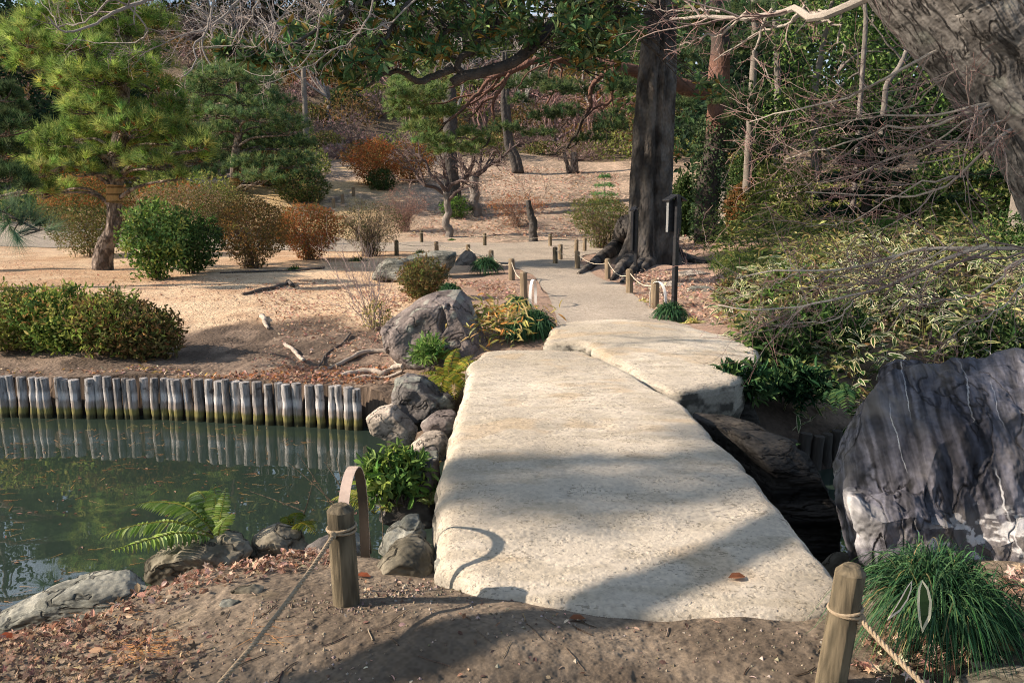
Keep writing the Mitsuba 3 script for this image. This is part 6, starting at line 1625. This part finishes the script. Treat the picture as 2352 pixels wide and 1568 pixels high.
# --- the wood on the right, nearest trees first
evergreen('camellia like tree with bright sunlit leaves, right of the pale trunks', at_(10.2, 26), 8.5, [((-0.3, 0, 5.3), (2.2, 2.0, 2.6)), ((0.8, 0.4, 7.4), (2.0, 1.8, 1.6)), ((-1.2, -0.3, 3.6), (1.2, 1.2, 1.0))], 5500, 0.15, GREEN + [(0.16, 0.21, 0.08)], 0.14, bsdf='leaf_shiny', lump=1.2)
evergreen('evergreen with lit leaves behind the leaning maple trunk', at_(14.5, 24), 8, [((-0.6, 0, 4.6), (2.3, 2, 2.4)), ((0.8, 0, 6.6), (2, 1.8, 1.8))], 7000, 0.15, GREEN + WOOD, 0.16, bsdf='leaf_shiny', lump=1.2)
for k, (x, y, h, w, lb) in enumerate(((8.9, 20.5, 3.3, 1.5, 'dark low conifer with flat tiers, left one behind the bare maple branches'), (11.3, 19.5, 4.2, 2.0, 'dark tiered conifer in the middle behind the bare maple branches'), (13.3, 21.5, 5.0, 2.1, 'dark tiered conifer close to the leaning maple trunk'))):
    t = thing('dark_conifer', lb, 'conifer')
    B = at_(x, y)
    obj('trunk', trunk_mesh([B - [0, 0, 0.2], B + [0.1, 0, h * 0.5], B + [0, 0, h]], [0.16, 0.12, 0.03], 24, 9, 0.06, k, 0.06), 'dark_bark', t, smooth=True)
    soup = Soup()
    for j in range(6):
        z = h * (0.30 + 0.13 * j)
        for i in range(5):
            a = r6.uniform(0, 6.28)
            L = w * (1.05 - 0.13 * j) * r6.uniform(0.6, 1.0)
            m = 230
            q = r6.uniform(0.1, 1, m) ** 0.6
            side = r6.normal(size=m) * 0.26 * L * (1.1 - q * 0.5)
            p = B + np.c_[np.cos(a) * q * L - np.sin(a) * side, np.sin(a) * q * L + np.cos(a) * side, z + r6.normal(size=m) * 0.06 - 0.10 * q]
            leaves(soup, p, unit(np.c_[np.cos(a) + r6.normal(size=m), np.sin(a) + r6.normal(size=m), r6.normal(size=m) * 0.25]), np.array([0, 0, 1.0]) + r6.normal(size=(m, 3)) * 0.4, 0.20, 0.06, tint(r6, m, DARKC), LEAF2)
    obj('foliage', soup, 'leaf', t)
trees = [(7.6, 31, 9, 2.6), (9.6, 36, 11, 3), (12.6, 33, 10, 3), (15.5, 30, 10, 3.0), (18.6, 28, 10, 3.2), (12, 42, 13, 3.6), (17, 39, 13, 3.6), (22, 36, 12, 3.6), (8.5, 47, 13, 3.6), (14.5, 51, 15, 4), (21, 48, 15, 4.2), (27, 44, 14, 4.2), (27, 33, 11, 3.4), (32, 52, 16, 4.5), (9, 57, 15, 4), (38, 44, 14, 4.5), (20, 58, 16, 4.5), (34, 38, 12, 4.0), (22.5, 26, 9, 3.0), (42, 56, 16, 5), (28, 62, 17, 5)]
for k, (x, y, h, w) in enumerate(trees):
    evergreen('tall evergreen crowded in the dark wood on the right', at_(x, y), h, [((0, 0, h * 0.62), (w, w, h * 0.34)), ((r6.normal() * 0.6, -w * 0.4, h * 0.36), (w * 0.8, w * 0.7, h * 0.2))], 2600 if y < 45 else 1700, 0.30 if y < 40 else 0.44, (DARKC + WOOD[:1], DARKC, WOOD)[k % 3], 0.2, group='evergreens of the dark wood', lump=0.8)
for k, (a, b, c, d, y, rr, lb) in enumerate(((1723, 262, 1732, -40, 27, 0.13, 'straight pale trunk in the wood right of the red pine'), (1786, 262, 1775, -40, 29, 0.12, 'brownish trunk right of the straight pale one'), (1990, 70, 1975, -60, 23, 0.075, 'pale trunk above the camellia like tree'), (2035, 205, 2090, 100, 22, 0.085, 'short pale leaning trunk close to the leaning maple'))):
    t = thing('slender_tree', lb, 'tree')
    p0, p1 = aty(a, b, y), aty(c, d, y)
    g = p0 * 1.0
    g[2] = H(*p0[:2]) - 0.2
    obj('trunk', trunk_mesh([g, p0, (p0 + p1) / 2 + [0.06, 0, 0], p1, p1 + (p1 - p0) * 0.5], [rr * 1.2, rr, rr * 0.9, rr * 0.8, rr * 0.5], 40, 12, 0.03, k, 0.06), 'pale_bark' if k == 0 else 'grey_bark', t, smooth=True)
    q = [curve([p1 - (p1 - p0) * u, p1 - (p1 - p0) * u + [s * 0.6, 0, 0.6], p1 - (p1 - p0) * u + [s * 1.2, 0.1, 1.5]], 8, 0.05, k) for u, s in ((0.1, 1), (0.35, -1), (0.55, 1))]
    obj('branches', tubes(np.array(q), rr * 0.35 * np.linspace(1, 0.25, 8)[None] * np.ones((3, 1)), 5), 'grey_bark', t, smooth=True)
t = thing('slender_tree', 'sunlit tan trunk at the right edge under the leaning maple', 'tree')
B = on(2345, 606)
obj('trunk', trunk_mesh([B - [0, 0, 0.2], B + [0, 0, 0.4], B + [0.02, 0, 1.6], B + [-0.1, 0, 4.5], B + [0.2, 0.3, 8]], [0.36, 0.27, 0.24, 0.2, 0.12], 50, 18, 0.04, 2, 0.05, 3), 'pale_bark', t, smooth=True)

# --- yellow green bamboo thicket on the slope behind the bridge's right
m = 20000
poly = [(4.6, 16.5), (8, 17.2), (12.5, 15.5), (18, 16), (24, 24), (20, 31), (12, 33), (8.2, 30), (6.6, 24), (4.7, 20.5)]
b = ground_cover(poly, m, 0, r6)
dens = meshkit.fbm(b * [0.35, 0.35, 0], 3, 31)
hh = (0.25 + 1.25 * np.clip((dens - 0.3) * 2, 0, 1) * step(16, 21, b[:, 1])) * r6.uniform(0.1, 1.0, m) ** 0.7
soup = Soup()
leaves(soup, b + np.c_[r6.normal(size=(m, 2)) * 0.1, hh], unit(np.c_[r6.normal(size=(m, 2)), r6.normal(size=m) * 0.5 - 0.2]), unit(r6.normal(size=(m, 3)) * 0.6 + [-0.4, -0.3, 0.8]), r6.uniform(0.16, 0.30, m), r6.uniform(0.025, 0.045, m), tint(r6, m, YELG + WOOD[1:3]), LEAF2)
obj('bamboo_thicket', soup, 'leaf', None, 'yellow green bamboo leaves filling the slope under the dark wood', 'ground cover', kind='stuff')
m = 3500
b = ground_cover([(4.2, 15), (7.5, 16), (9, 18), (7, 22), (5.2, 20.5), (4.4, 18)], m, 0, r6)
soup = Soup()
leaves(soup, b, unit(np.c_[r6.normal(size=(m, 2)) * 0.5, np.ones(m)]), unit(r6.normal(size=(m, 3)) + [-0.5, -0.5, 0.3]), r6.uniform(0.15, 0.42, m), 0.014, tint(r6, m, GREEN[:2] + YELG[:2] + WOOD[:2]), NEEDLE)
obj('grass', soup, 'leaf', None, 'long thin grass behind the tall sign post', 'grass', kind='stuff')
for k, (px, py, top, hw, lb) in enumerate(((1575, 480, 420, 30, 'dark leafy shrub at the foot of the ivy clad pine'), (1725, 500, 370, 45, 'dark glossy shrub right of the ivy clad pine'), (1700, 500, 455, 26, 'small orange brown shrub between dark shrubs on the right'), (1820, 420, 330, 80, 'yellow green leafy shrub below the pale trunks'), (1980, 400, 310, 80, 'yellow green leafy shrub behind the dark tiered conifers'), (2230, 520, 400, 120, 'broad yellow green shrub at the right under the maple branches'))):
    shrub(lb, px, py + 60, top, hw, (DEEP, DEEP + WOOD, BROWN + RED[1:], YELG, YELG, YELG + GREEN)[k], 0.11, 2600, bottom=0.05, stem=8, lump=0.4, B=at_(*aty(px, py, (30, 28, 27, 26, 24, 19)[k])[:2]))

# --- the hillside: clipped mounds, twiggy bushes and bare trees
kinds = [('olive', OLIVE, 'olive green azalea mound on the hillside'), ('brown', BROWN, 'brown azalea mound on the hillside'), ('yellow', YELG, 'yellow green bush on the hillside'), ('twig', [(0.27, 0.19, 0.18), (0.22, 0.16, 0.15)], 'purplish grey twiggy bush on the hillside'), ('deep', DEEP + WOOD, 'dark green bush on the hillside'), ('red', RED + BROWN, 'rusty red azalea mound on the hillside')]
spots = []
for y in np.arange(31, 82, 2.5):
    for x in np.arange(-0.72 * y, min(14, 0.25 * y + 2), 2.6 + y * 0.018):
        q = np.array([x + r6.uniform(-1, 1), y + r6.uniform(-1, 1)])
        if (-10.5 < q[0] < 9 and q[1] < 41) or (-5.0 < q[0] < 9 and q[1] < 46.5) or (q[1] < 36 and q[0] > -13) or r6.random() < 0.03:
            continue
        spots.append(q)
for q in spots:
    k = r6.choice(6, p=[0.28, 0.17, 0.18, 0.20, 0.11, 0.06])
    B = at_(*q)
    w = r6.uniform(1.1, 2.2) * (1.15 if q[1] > 55 else 0.9)
    h = w * r6.uniform(0.6, 1.0)
    _, pal, lb = kinds[k]
    t = thing('hillside_bush', lb, 'bush', f'{kinds[k][0]} bushes of the hillside')
    soup = Soup()
    n = int(620 if k != 3 else 200)
    dome(soup, r6, B + [0, 0, h * 0.35], np.array([w, w * 0.9, h * 0.75]), n, 0.20 if q[1] < 55 else 0.27, 0.12 if q[1] < 55 else 0.17, pal, lump=0.3, seed=int(abs(q[0] * 7)), inner=0.5)
    if k == 3:
        d = rand_dir(r6, 44)
        d[:, 2] = np.abs(d[:, 2])
        tip = B + d * [w, w, h * 1.2]
        tt = np.linspace(0, 1, 5)[None, :, None]
        P = B + (tip - B)[:, None] * tt + r6.normal(size=(44, 5, 3)) * 0.06
        Rr = np.linspace(0.02, 0.010, 5)[None] * np.ones((44, 1))
        soup.add(*tubes(P, Rr, 3), (0.30, 0.23, 0.22))
        b, dd, L, rr = shoots(P, Rr, 4, r6, 0.6, 0.3, (0.3, 0.5), 0.8, 0.2)
        soup.add(*tubes(grow(b, dd, L, 4, r6, 0.15, 0.02), np.full((len(b), 4), 0.011), 3), (0.32, 0.24, 0.23))
    obj('foliage', soup, 'leaf', t)
ORD = ['leftmost', 'second from left', 'third from left', 'fourth from left', 'fifth from left', 'sixth from left', 'seventh from left', 'eighth from left', 'rightmost']
BT = [x / y for x, y in ((-22, 62), (-17, 58), (-12.5, 56), (-8, 60), (-4, 57), (1.0, 60), (-26, 56), (-14, 66), (5.5, 58))]
BT2 = [x / y for x, y in ((-1.5, 50.5), (2.6, 51), (5.2, 50), (-6.5, 52))]
for k, (x, y, h) in enumerate(((-22, 62, 7), (-17, 58, 8), (-12.5, 56, 8.5), (-8, 60, 8), (-4, 57, 7), (1.0, 60, 7.5), (-26, 56, 6.5), (-14, 66, 8), (5.5, 58, 8), (-1.5, 50.5, 4.2), (2.6, 51, 4.5), (5.2, 50, 4.2), (-6.5, 52, 5))):
    B = at_(x, y)
    ordn = ORD[sorted(BT if k < 9 else BT2).index(x / y)]
    pink = k in (9, 10, 11, 12)
    limbs_ = [[B + [0, 0, h * 0.22], B + [r6.normal() * h * 0.12, r6.normal() * h * 0.1, h * 0.5], B + [r6.normal() * h * 0.3, r6.normal() * h * 0.25, h * r6.uniform(0.8, 1.0)]] for _ in range(5)]
    bare_tree((f'pinkish twiggy plum tree at the top of the slope, {ordn} of four' if pink else f'leafless grey tree high on the hillside, {ordn} of nine'), B, [[B - [0, 0, 0.2], B + [0.1, 0, h * 0.15], B + [0, 0, h * 0.3]]] + limbs_, [(0.16, 0.11)] + [(0.08, 0.03)] * 5, (0.24, 0.16, 0.15) if pink else (0.36, 0.33, 0.31), (0.33, 0.20, 0.20) if pink else (0.40, 0.35, 0.33), group='pinkish plum trees' if pink else 'leafless trees on the hillside', min_r=0.016, levels=((5, 0.6), (4, 0.55), (2, 0.5)))
t_ = aty(700, 250, 50)
t = thing('slender_tree', 'thin pale trunk on the hillside below the glossy leaves', 'tree')
g = t_.copy(); g[2] = H(*t_[:2]) - 0.2
obj('trunk', trunk_mesh([g, aty(699, 215, 50), aty(696, 150, 50), aty(700, 60, 50)], [0.2, 0.17, 0.14, 0.08], 30, 10, 0.03, 4, 0.06), 'pale_bark', t, smooth=True)
# dark conifers of the upper left corner and greens along the ridge
for k, (x, y, h, w) in enumerate(((-30, 44, 17, 4.2), (-24.5, 46, 15, 3.6), (-36, 50, 18, 5), (-27, 38, 11, 3.4), (-20.5, 40, 6.5, 2.6), (-34.5, 38, 8, 3.5))):
    evergreen('dark evergreen in the upper left, ' + ('behind the bright pine', 'low and right of the bright pine top', 'farthest at the frame corner', 'nearest behind the pine trunk', 'shortest, between the two banded pines', 'at the left frame edge')[k], at_(x, y), h, [((0, 0, h * 0.6), (w, w, h * 0.4)), ((0, -w * 0.3, h * 0.3), (w * 1.05, w, h * 0.22))], 4200, 0.34, DARKC, 0.3, group='dark evergreens of the upper left', lump=0.8)
soup, trunks = Soup(), []
for k in range(76):
    x, y = (-95 + k * 2.6 + r6.uniform(-1, 1), r6.uniform(78, 104)) if k < 64 else (-36 + (k - 64) * 3.0, r6.uniform(72, 79))
    h, w = r6.uniform(12, 20) + 6 * (-55 < x < 5), r6.uniform(3.6, 5.2)
    c = at_(x, y) + [0, 0, h * 0.55]
    pal = (WOOD, DARKC, OLIVE, YELG[:2] + WOOD)[k % 4]
    p, d, _ = clumped(r6, 1000, c, (w, w, h * 0.48), 40, 1.4, 0.7)
    leaves(soup, p, unit(r6.normal(size=p.shape)), unit(d + r6.normal(size=p.shape) * 0.5 + [0, 0, 0.4]), 0.70, 0.46, tint(r6, 1000, pal))
    trunks.append((np.array([at_(x, y), at_(x, y) + [0, 0, h * 0.4], at_(x, y) + [0, 0, h * 0.8]]), np.array([0.3, 0.25, 0.1])))
soup.add(*limb_mesh(trunks, 6), (0.12, 0.10, 0.09))
obj('far_wood', soup, 'leaf', None, 'far off wood along the ridge of the hill', 'wood', kind='stuff')

# --- unseen trees beside and behind the camera, crowns placed to shade bridge and big trunk; a maple reaches into the picture
t = thing('overhanging_maple', 'bare branches of a maple beyond the left of the frame hanging into the top left', 'maple tree')
B = at_(-6.2, 0.6)
ax_ = [B - [0, 0, 0.2], B + [0.2, 0.3, 1.5], B + [0.6, 1.2, 3.0], B + [1.4, 3.2, 4.2], B + [2.0, 5.5, 4.6]]
obj('trunk', trunk_mesh(ax_, [0.20, 0.14, 0.10, 0.07, 0.05], 50, 14, 0.05, 3, 0.06, 3), 'grey_bark', t, smooth=True)
tip = ax_[-1]
OV = [([(352, -2), (294, 14), (239, 34), (191, 55), (144, 65), (110, 38)], 0.020), ([(492, -5), (475, 68), (455, 113), (441, 161), (417, 178)], 0.013), ([(260, -10), (205, 41), (150, 60), (120, 30), (92, 0)], 0.010), ([(560, -10), (500, 40), (430, 70), (380, 95), (320, 130)], 0.012), ([(475, 68), (430, 90), (395, 120), (370, 150)], 0.008), ([(600, -10), (560, 60), (520, 100), (470, 110), (420, 140)], 0.010), ([(294, 14), (330, 60), (300, 85), (240, 90), (170, 92)], 0.008),
      ([(690, -10), (640, 40), (600, 90), (560, 110)], 0.010), ([(760, -10), (735, 60), (700, 140), (640, 175), (560, 160)], 0.010), ([(860, -20), (830, 60), (780, 110), (700, 150), (620, 190)], 0.010), ([(980, -20), (900, 40), (850, 70), (790, 80)], 0.009)]
paths = []
for q, rr in OV:
    y0 = r6.uniform(7.0, 9.0)
    start = aty(q[0][0] + 10, q[0][1] - 30, y0)
    paths.append((yy(q, y0, y0 + r6.uniform(-0.6, 0.8)), rr))
    lead = curve([tip, (tip + start) / 2 + [0, 0, 0.25], start, aty(q[0][0], q[0][1], y0)], 16, 0.05, len(paths))
    obj('branch', tubes(lead, np.linspace(0.045, rr, 16), 7), 'grey_bark', t, smooth=True)
obj('twigs', spray(paths, r6, ((7, 0.45, 0), (6, 0.5, 0)), seglen=0.45, col0=(0.34, 0.31, 0.29), col1=(0.34, 0.27, 0.25)), 'wood_plain', t)
for k, (B, h, crowns, n) in enumerate((((-15.2, 2.2, 0.2), 12.0, [((0.2, -0.05, 9.7), (1.5, 0.36, 1.3)), ((-1.0, 0.6, 11.7), (1.6, 1.2, 1.2))], 2600), ((-15.5, -1.95, 0.2), 13.0, [((0.5, 0.0, 9.0), (3.0, 1.9, 3.4))], 6200), ((-19, -7, 0.3), 14, [((0, 0, 9), (4, 3.5, 5))], 5000), ((-9, -9, 0.3), 11, [((0, 0, 7), (4, 3.5, 4))], 5000), ((4, -9, 0.3), 12, [((0, 0, 8), (4.5, 3.5, 4))], 5000), ((-17.5, 18.0, 0.2), 20, [((0, 0, 15.4), (2.4, 1.3, 3.4))], 2600))):
    evergreen('unseen evergreen outside the frame, one of those placed to shade bridge and trunk', np.array(B), h, crowns, n, 0.22, WOOD, 0.2, group='unseen evergreens around the viewpoint', lump=0.9)
# ------------------------------------------------------------------ fallen leaves, pebbles and floating debris
r7 = np.random.default_rng(77)
FALLEN = [(0.42, 0.265, 0.20), (0.32, 0.185, 0.135), (0.52, 0.36, 0.28), (0.22, 0.13, 0.095), (0.58, 0.45, 0.36)]
_a = np.arange(11) * 2 * np.pi / 10
STAR = (np.vstack([[[0.5, 0, 0.02]], np.c_[0.5 - 0.5 * np.cos(_a[:10]) * np.where(np.arange(10) % 2, 0.42, 1.0), 0.5 * np.sin(_a[:10]) * np.where(np.arange(10) % 2, 0.42, 1.0), 0.07 * (np.arange(10) % 2) - 0.02]]),
        np.array([[0, 1 + k, 1 + (k + 1) % 10] for k in range(10)]))


def litter(label, pts, size, palette, r, curl=0.45, lift=0.008, form=LEAF4, name='fallen_leaves', aspect=0.62, pile=0.0, gain=1.25):
    pts = pts[meshkit.fbm(np.c_[pts * 2.3, 0 * pts[:, 0]], 3, 21) + r.uniform(-0.28, 0.28, len(pts)) > 0.40]      # drifts
    m = len(pts)
    p = np.c_[pts, H(pts[:, 0], pts[:, 1]) + lift + r.random(m) * pile]
    nn = unit(np.c_[r.normal(size=(m, 2)) * curl, np.ones(m)])
    ax = unit(np.cross(nn, r.normal(size=(m, 3))))
    L = size * r.uniform(0.55, 1.3, m)
    soup = Soup()
    leaves(soup, p, ax, nn, L, L * aspect * r.uniform(0.7, 1.2, m), tint(r, m, palette, gain=gain), form)
    return obj(name, soup, 'leaf', None, label, 'fallen leaves', kind='stuff')


def px_poly(px, n, r):
    return in_poly([on(*q)[:2] for q in px], n, r)


q = px_poly([(330, 1318), (470, 1275), (600, 1275), (720, 1268), (770, 1300), (640, 1325), (480, 1360), (330, 1410), (180, 1470), (40, 1500), (0, 1470), (150, 1435), (300, 1385), (350, 1345)], 10500, r7)
litter('pinkish brown maple leaves heaped on the near bank', q[::3], 0.036, FALLEN + [(0.17, 0.11, 0.085), (0.30, 0.2, 0.15)], r7, 1.1, 0.004, STAR, pile=0.02, aspect=0.95)
litter('curled dry leaves among the maple leaves on the near bank', np.vstack([q[1::3], q[2::3]]), 0.034, FALLEN + [(0.17, 0.11, 0.085), (0.30, 0.2, 0.15), (0.12, 0.08, 0.06)], r7, 1.0, 0.004, LEAF4, pile=0.022)
q = px_poly([(-40, 1480), (120, 1450), (380, 1440), (480, 1500), (400, 1600), (-60, 1620)], 2300, r7)
litter('dark and tan leaves in the lower left corner', q, 0.033, [(0.24, 0.165, 0.13), (0.16, 0.115, 0.095), (0.10, 0.075, 0.065), (0.09, 0.07, 0.06), (0.34, 0.23, 0.17), (0.5, 0.37, 0.26)], r7, 1.2, 0.004, STAR, pile=0.018, aspect=0.95)
q = px_poly([(560, 660), (720, 640), (900, 660), (1000, 700), (900, 760), (890, 870), (700, 870), (560, 850), (640, 760)], 4500, r7)
litter('dry leaves scattered over the brown far bank', q, 0.05, FALLEN, r7, 0.6)
q = px_poly([(690, 842), (900, 840), (895, 885), (840, 884), (640, 878), (400, 866)], 1500, r7)
litter('reddish leaves caught behind the palisade', q, 0.05, FALLEN[:4] + [(0.42, 0.20, 0.09)], r7, 0.7, pile=0.015)
q = px_poly([(0, 850), (400, 845), (640, 870), (0, 861)], 500, r7)
litter('leaves along the palisade under the leafy hedge', q, 0.05, FALLEN + [(0.45, 0.32, 0.10)], r7, 0.6)
q = px_poly([(860, 700), (1000, 640), (1180, 650), (1200, 690), (1120, 690), (1080, 660), (930, 700), (880, 745)], 1800, r7)
litter('pinkish leaves between the purplish boulder and the path posts', q, 0.065, FALLEN, r7, 0.6, pile=0.02)
q = px_poly([(1420, 640), (1480, 620), (1640, 625), (1700, 650), (1690, 745), (1580, 735), (1500, 720)], 3000, r7)
litter('bright dry leaves round the tall sign post', q, 0.075, FALLEN[:1] + FALLEN[2:] + [(0.62, 0.46, 0.36)], r7, 0.6, pile=0.03)
q = px_poly([(930, 545), (1400, 548), (1430, 500), (1420, 400), (1200, 380), (1080, 400), (1000, 480)], 6500, r7)
litter('pale dry leaves strewn over the open slope', q, 0.13, FALLEN[:1] + FALLEN[2:3] + [(0.60, 0.44, 0.33), (0.28, 0.18, 0.13)], r7, 0.5)
q = px_poly([(1560, 600), (1640, 560), (1620, 520), (1560, 530)], 500, r7)
litter('leaves on the ground behind the big tree', q, 0.12, FALLEN, r7, 0.5)
q = px_poly([(0, 600), (230, 630), (640, 640), (700, 660), (560, 700), (380, 690), (0, 670)], 900, r7)
litter('dry leaves and needles on the tan bank', q, 0.055, FALLEN[:3], r7, 0.4)
q = px_poly([(2040, 1400), (2352, 1320), (2420, 1400), (2420, 1620), (2150, 1600), (1960, 1568)], 620, r7)
litter('brown leaves around the big mondo grass tuft', q, 0.055, FALLEN + [(0.13, 0.09, 0.07)] * 2, r7, 0.7, 0.004, STAR, pile=0.03, aspect=0.95)
q = np.vstack([px_poly([(450, 1420), (800, 1400), (1500, 1420), (1880, 1440), (1900, 1600), (300, 1600)], 170, r7), px_poly([(830, 1330), (1010, 1325), (1000, 1370), (850, 1400)], 40, r7)])
litter('small leaf scraps on the trodden soil', q, 0.022, FALLEN + [(0.14, 0.1, 0.08)] * 2, r7, 0.6, 0.003)
q = px_poly([(880, 1180), (1000, 1150), (1002, 1200), (960, 1200), (900, 1225)], 240, r7)
litter('red brown leaves in the hollow left of the slab', q, 0.05, [(0.30, 0.12, 0.07), (0.40, 0.22, 0.14), (0.2, 0.08, 0.05)], r7, 0.7, pile=0.03)
q = px_poly([(0, 690), (380, 700), (560, 650), (900, 660), (900, 870), (500, 860), (0, 860)], 5000, r7)
litter('small crumbs and twig scraps over the far bank', q, 0.035, [(0.15, 0.105, 0.08), (0.10, 0.075, 0.06), (0.30, 0.21, 0.15), (0.2, 0.15, 0.12)], r7, 0.9, 0.004, LEAF2, aspect=0.4)
# big single leaves
for lb, p, L, c in (('red brown leaf lying on the near right part of the slab', atz(1695, 1326, 0.018), 0.085, (0.30, 0.13, 0.075)), ('brown leaf on the soil at the foot of the slab', atz(1326, 1419, 0.02), 0.065, (0.26, 0.12, 0.07)), ('reddish leaf on the soil right of the near left post', on(836, 1324, 0.01), 0.07, (0.30, 0.10, 0.055)), ('large orange leaf caught behind the near right post', np.array([1.115, 2.40, 0.37]), 0.075, (0.34, 0.13, 0.06)),
                    ('large orange brown leaf right of the big mondo tuft', on(2290, 1500, 0.03), 0.12, (0.34, 0.15, 0.07)), ('curled brown leaf at the lower edge right of the rope', on(2235, 1480, 0.03), 0.10, (0.26, 0.13, 0.075)), ('dark red leaf at the left edge on the near litter', on(18, 1470, 0.02), 0.075, (0.24, 0.07, 0.04)), ('pale tan leaf on the near litter', on(225, 1505, 0.02), 0.07, (0.62, 0.42, 0.28))):
    soup = Soup()
    leaves(soup, p[None] - [L / 2, 0, 0], np.array([[1, 0.15 * r7.normal(), 0.05]]), np.array([[0.1, -0.25, 1.0]]), L, L * 0.5, np.array([c]), LEAF4)
    obj('fallen_leaf', soup, 'leaf', None, lb, 'leaf')
# pine needles fallen on the near soil and floating on the pond
q = np.vstack([px_poly([(230, 1470), (370, 1455), (400, 1500), (260, 1540)], 150, r7), px_poly([(130, 1430), (400, 1400), (480, 1470), (200, 1500)], 60, r7), px_poly([(560, 1430), (640, 1430), (640, 1480), (570, 1480)], 14, r7)])
m = len(q)
soup = Soup()
leaves(soup, np.c_[q, H(q[:, 0], q[:, 1]) + 0.006], np.c_[r7.normal(size=m) + 1.0, r7.normal(size=m) * 0.5, 0.05 * r7.normal(size=m)], np.c_[0 * q, np.ones(m)], r7.uniform(0.08, 0.16, m), 0.0028, tint(r7, m, [(0.55, 0.30, 0.13), (0.42, 0.22, 0.10)]), NEEDLE)
obj('fallen_needles', soup, 'leaf', None, 'orange pine needles on the near soil', 'pine needles', kind='stuff')
m = 900
q = in_poly([(-7, 9.0), (-5.8, 5), (-2.9, 3.6), (-1.0, 4.9), (-1.2, 7.8), (-1.7, 8.3), (-4, 8.7)], m, r7)
k = meshkit.fbm(np.c_[q * [0.7, 1.6], 0 * q[:, 0]], 3, 3)
q = q[k > 0.44]
m = len(q)
soup = Soup()
thin = r7.random(m) < 0.6
p = np.c_[q, np.full(m, WATER + 0.004)]
leaves(soup, p[thin], np.c_[r7.normal(size=thin.sum()) + 0.6, r7.normal(size=thin.sum()) * 0.5, 0 * p[thin][:, 0]], np.array([0, 0, 1.0]) + 0 * p[thin], r7.uniform(0.05, 0.16, thin.sum()), 0.006, tint(r7, thin.sum(), [(0.30, 0.15, 0.06), (0.38, 0.26, 0.14)]), NEEDLE)
leaves(soup, p[~thin], np.c_[r7.normal(size=((~thin).sum(), 2)), 0 * p[~thin][:, 0]], np.array([0, 0, 1.0]) + r7.normal(size=((~thin).sum(), 3)) * 0.1, r7.uniform(0.02, 0.05, (~thin).sum()), 0.018, tint(r7, (~thin).sum(), FALLEN[:4] + [(0.20, 0.13, 0.06)], gain=0.9), LEAF2)
obj('floating_debris', soup, 'leaf', None, 'pine needles and leaves floating on the pond', 'floating debris', kind='stuff')
q = px_poly([(360, 1320), (560, 1280), (720, 1272), (760, 1298), (560, 1320), (420, 1370)], 3000, r7)
litter('deepest drift of pinkish leaves against the near bank rocks', q, 0.036, FALLEN + [(0.2, 0.13, 0.1)], r7, 1.1, 0.006, STAR, pile=0.035, aspect=0.95)
# pebbles and crumbs of earth on the near soil
q = np.vstack([in_poly([(-2.4, 1.3), (2.2, 1.3), (2.0, 2.9), (1.2, 2.8), (0.2, 2.85), (-0.3, 3.3), (-0.9, 3.4), (-1.8, 3.2)], 6500, r7), px_poly([(560, 1330), (780, 1330), (1000, 1340), (900, 1420), (600, 1400)], 700, r7)])
k = meshkit.fbm(np.c_[q * 2.2, 0 * q[:, 0]], 3, 6)
q = q[k + r7.normal(size=len(q)) * 0.12 > 0.45]
m = len(q)
tet = trimesh.Trimesh([[1, 0, 0], [-1, 0, 0], [0, 1, 0], [0, -1, 0], [0, 0, 1], [0, 0, -1]], [[0, 2, 4], [2, 1, 4], [1, 3, 4], [3, 0, 4], [2, 0, 5], [1, 2, 5], [3, 1, 5], [0, 3, 5]], process=False)
sc_ = np.abs(r7.lognormal(-5.45, 0.42, m))[:, None, None] * r7.uniform(0.6, 1.3, (m, 1, 3))
v = tet.vertices[None] * sc_ * (1 + 0.2 * r7.normal(size=(m, 6, 1))) + np.c_[q, H(q[:, 0], q[:, 1]) + 0.001][:, None]
f = (tet.faces[None] + (np.arange(m) * 6)[:, None, None]).reshape(-1, 3)
soup = Soup()
soup.add(v.reshape(-1, 3), f, np.repeat(tint(r7, m, [(0.20, 0.155, 0.12), (0.27, 0.215, 0.17), (0.15, 0.115, 0.09), (0.36, 0.31, 0.26)], gain=1.0), 6, axis=0))
obj('pebbles', soup, 'wood_plain', None, 'small pebbles and crumbs on the trodden near soil', 'pebbles', kind='stuff')

# broken twigs lying on the near soil
q = np.vstack([px_poly([(430, 1420), (1880, 1440), (1900, 1560), (300, 1560)], 34, r7), px_poly([(350, 1330), (740, 1290), (760, 1340), (420, 1420)], 26, r7)])
m = len(q)
d = unit(np.c_[r7.normal(size=(m, 2)), 0.04 * r7.normal(size=m)])
P = grow(np.c_[q, H(q[:, 0], q[:, 1]) + 0.004], d, r7.uniform(0.04, 0.14, m), 5, r7, 0.12)
P[:, :, 2] = H(P[:, :, 0], P[:, :, 1]) + 0.004
soup = Soup()
soup.add(*tubes(P, r7.uniform(0.0012, 0.003, (m, 1)) * np.ones((1, 5)), 4), np.repeat(tint(r7, m, [(0.16, 0.11, 0.08), (0.10, 0.075, 0.06), (0.32, 0.25, 0.18)], gain=1.0), 20, axis=0))
obj('fallen_twigs', soup, 'wood_plain', None, 'broken twigs lying on the trodden near soil', 'twigs', kind='stuff')
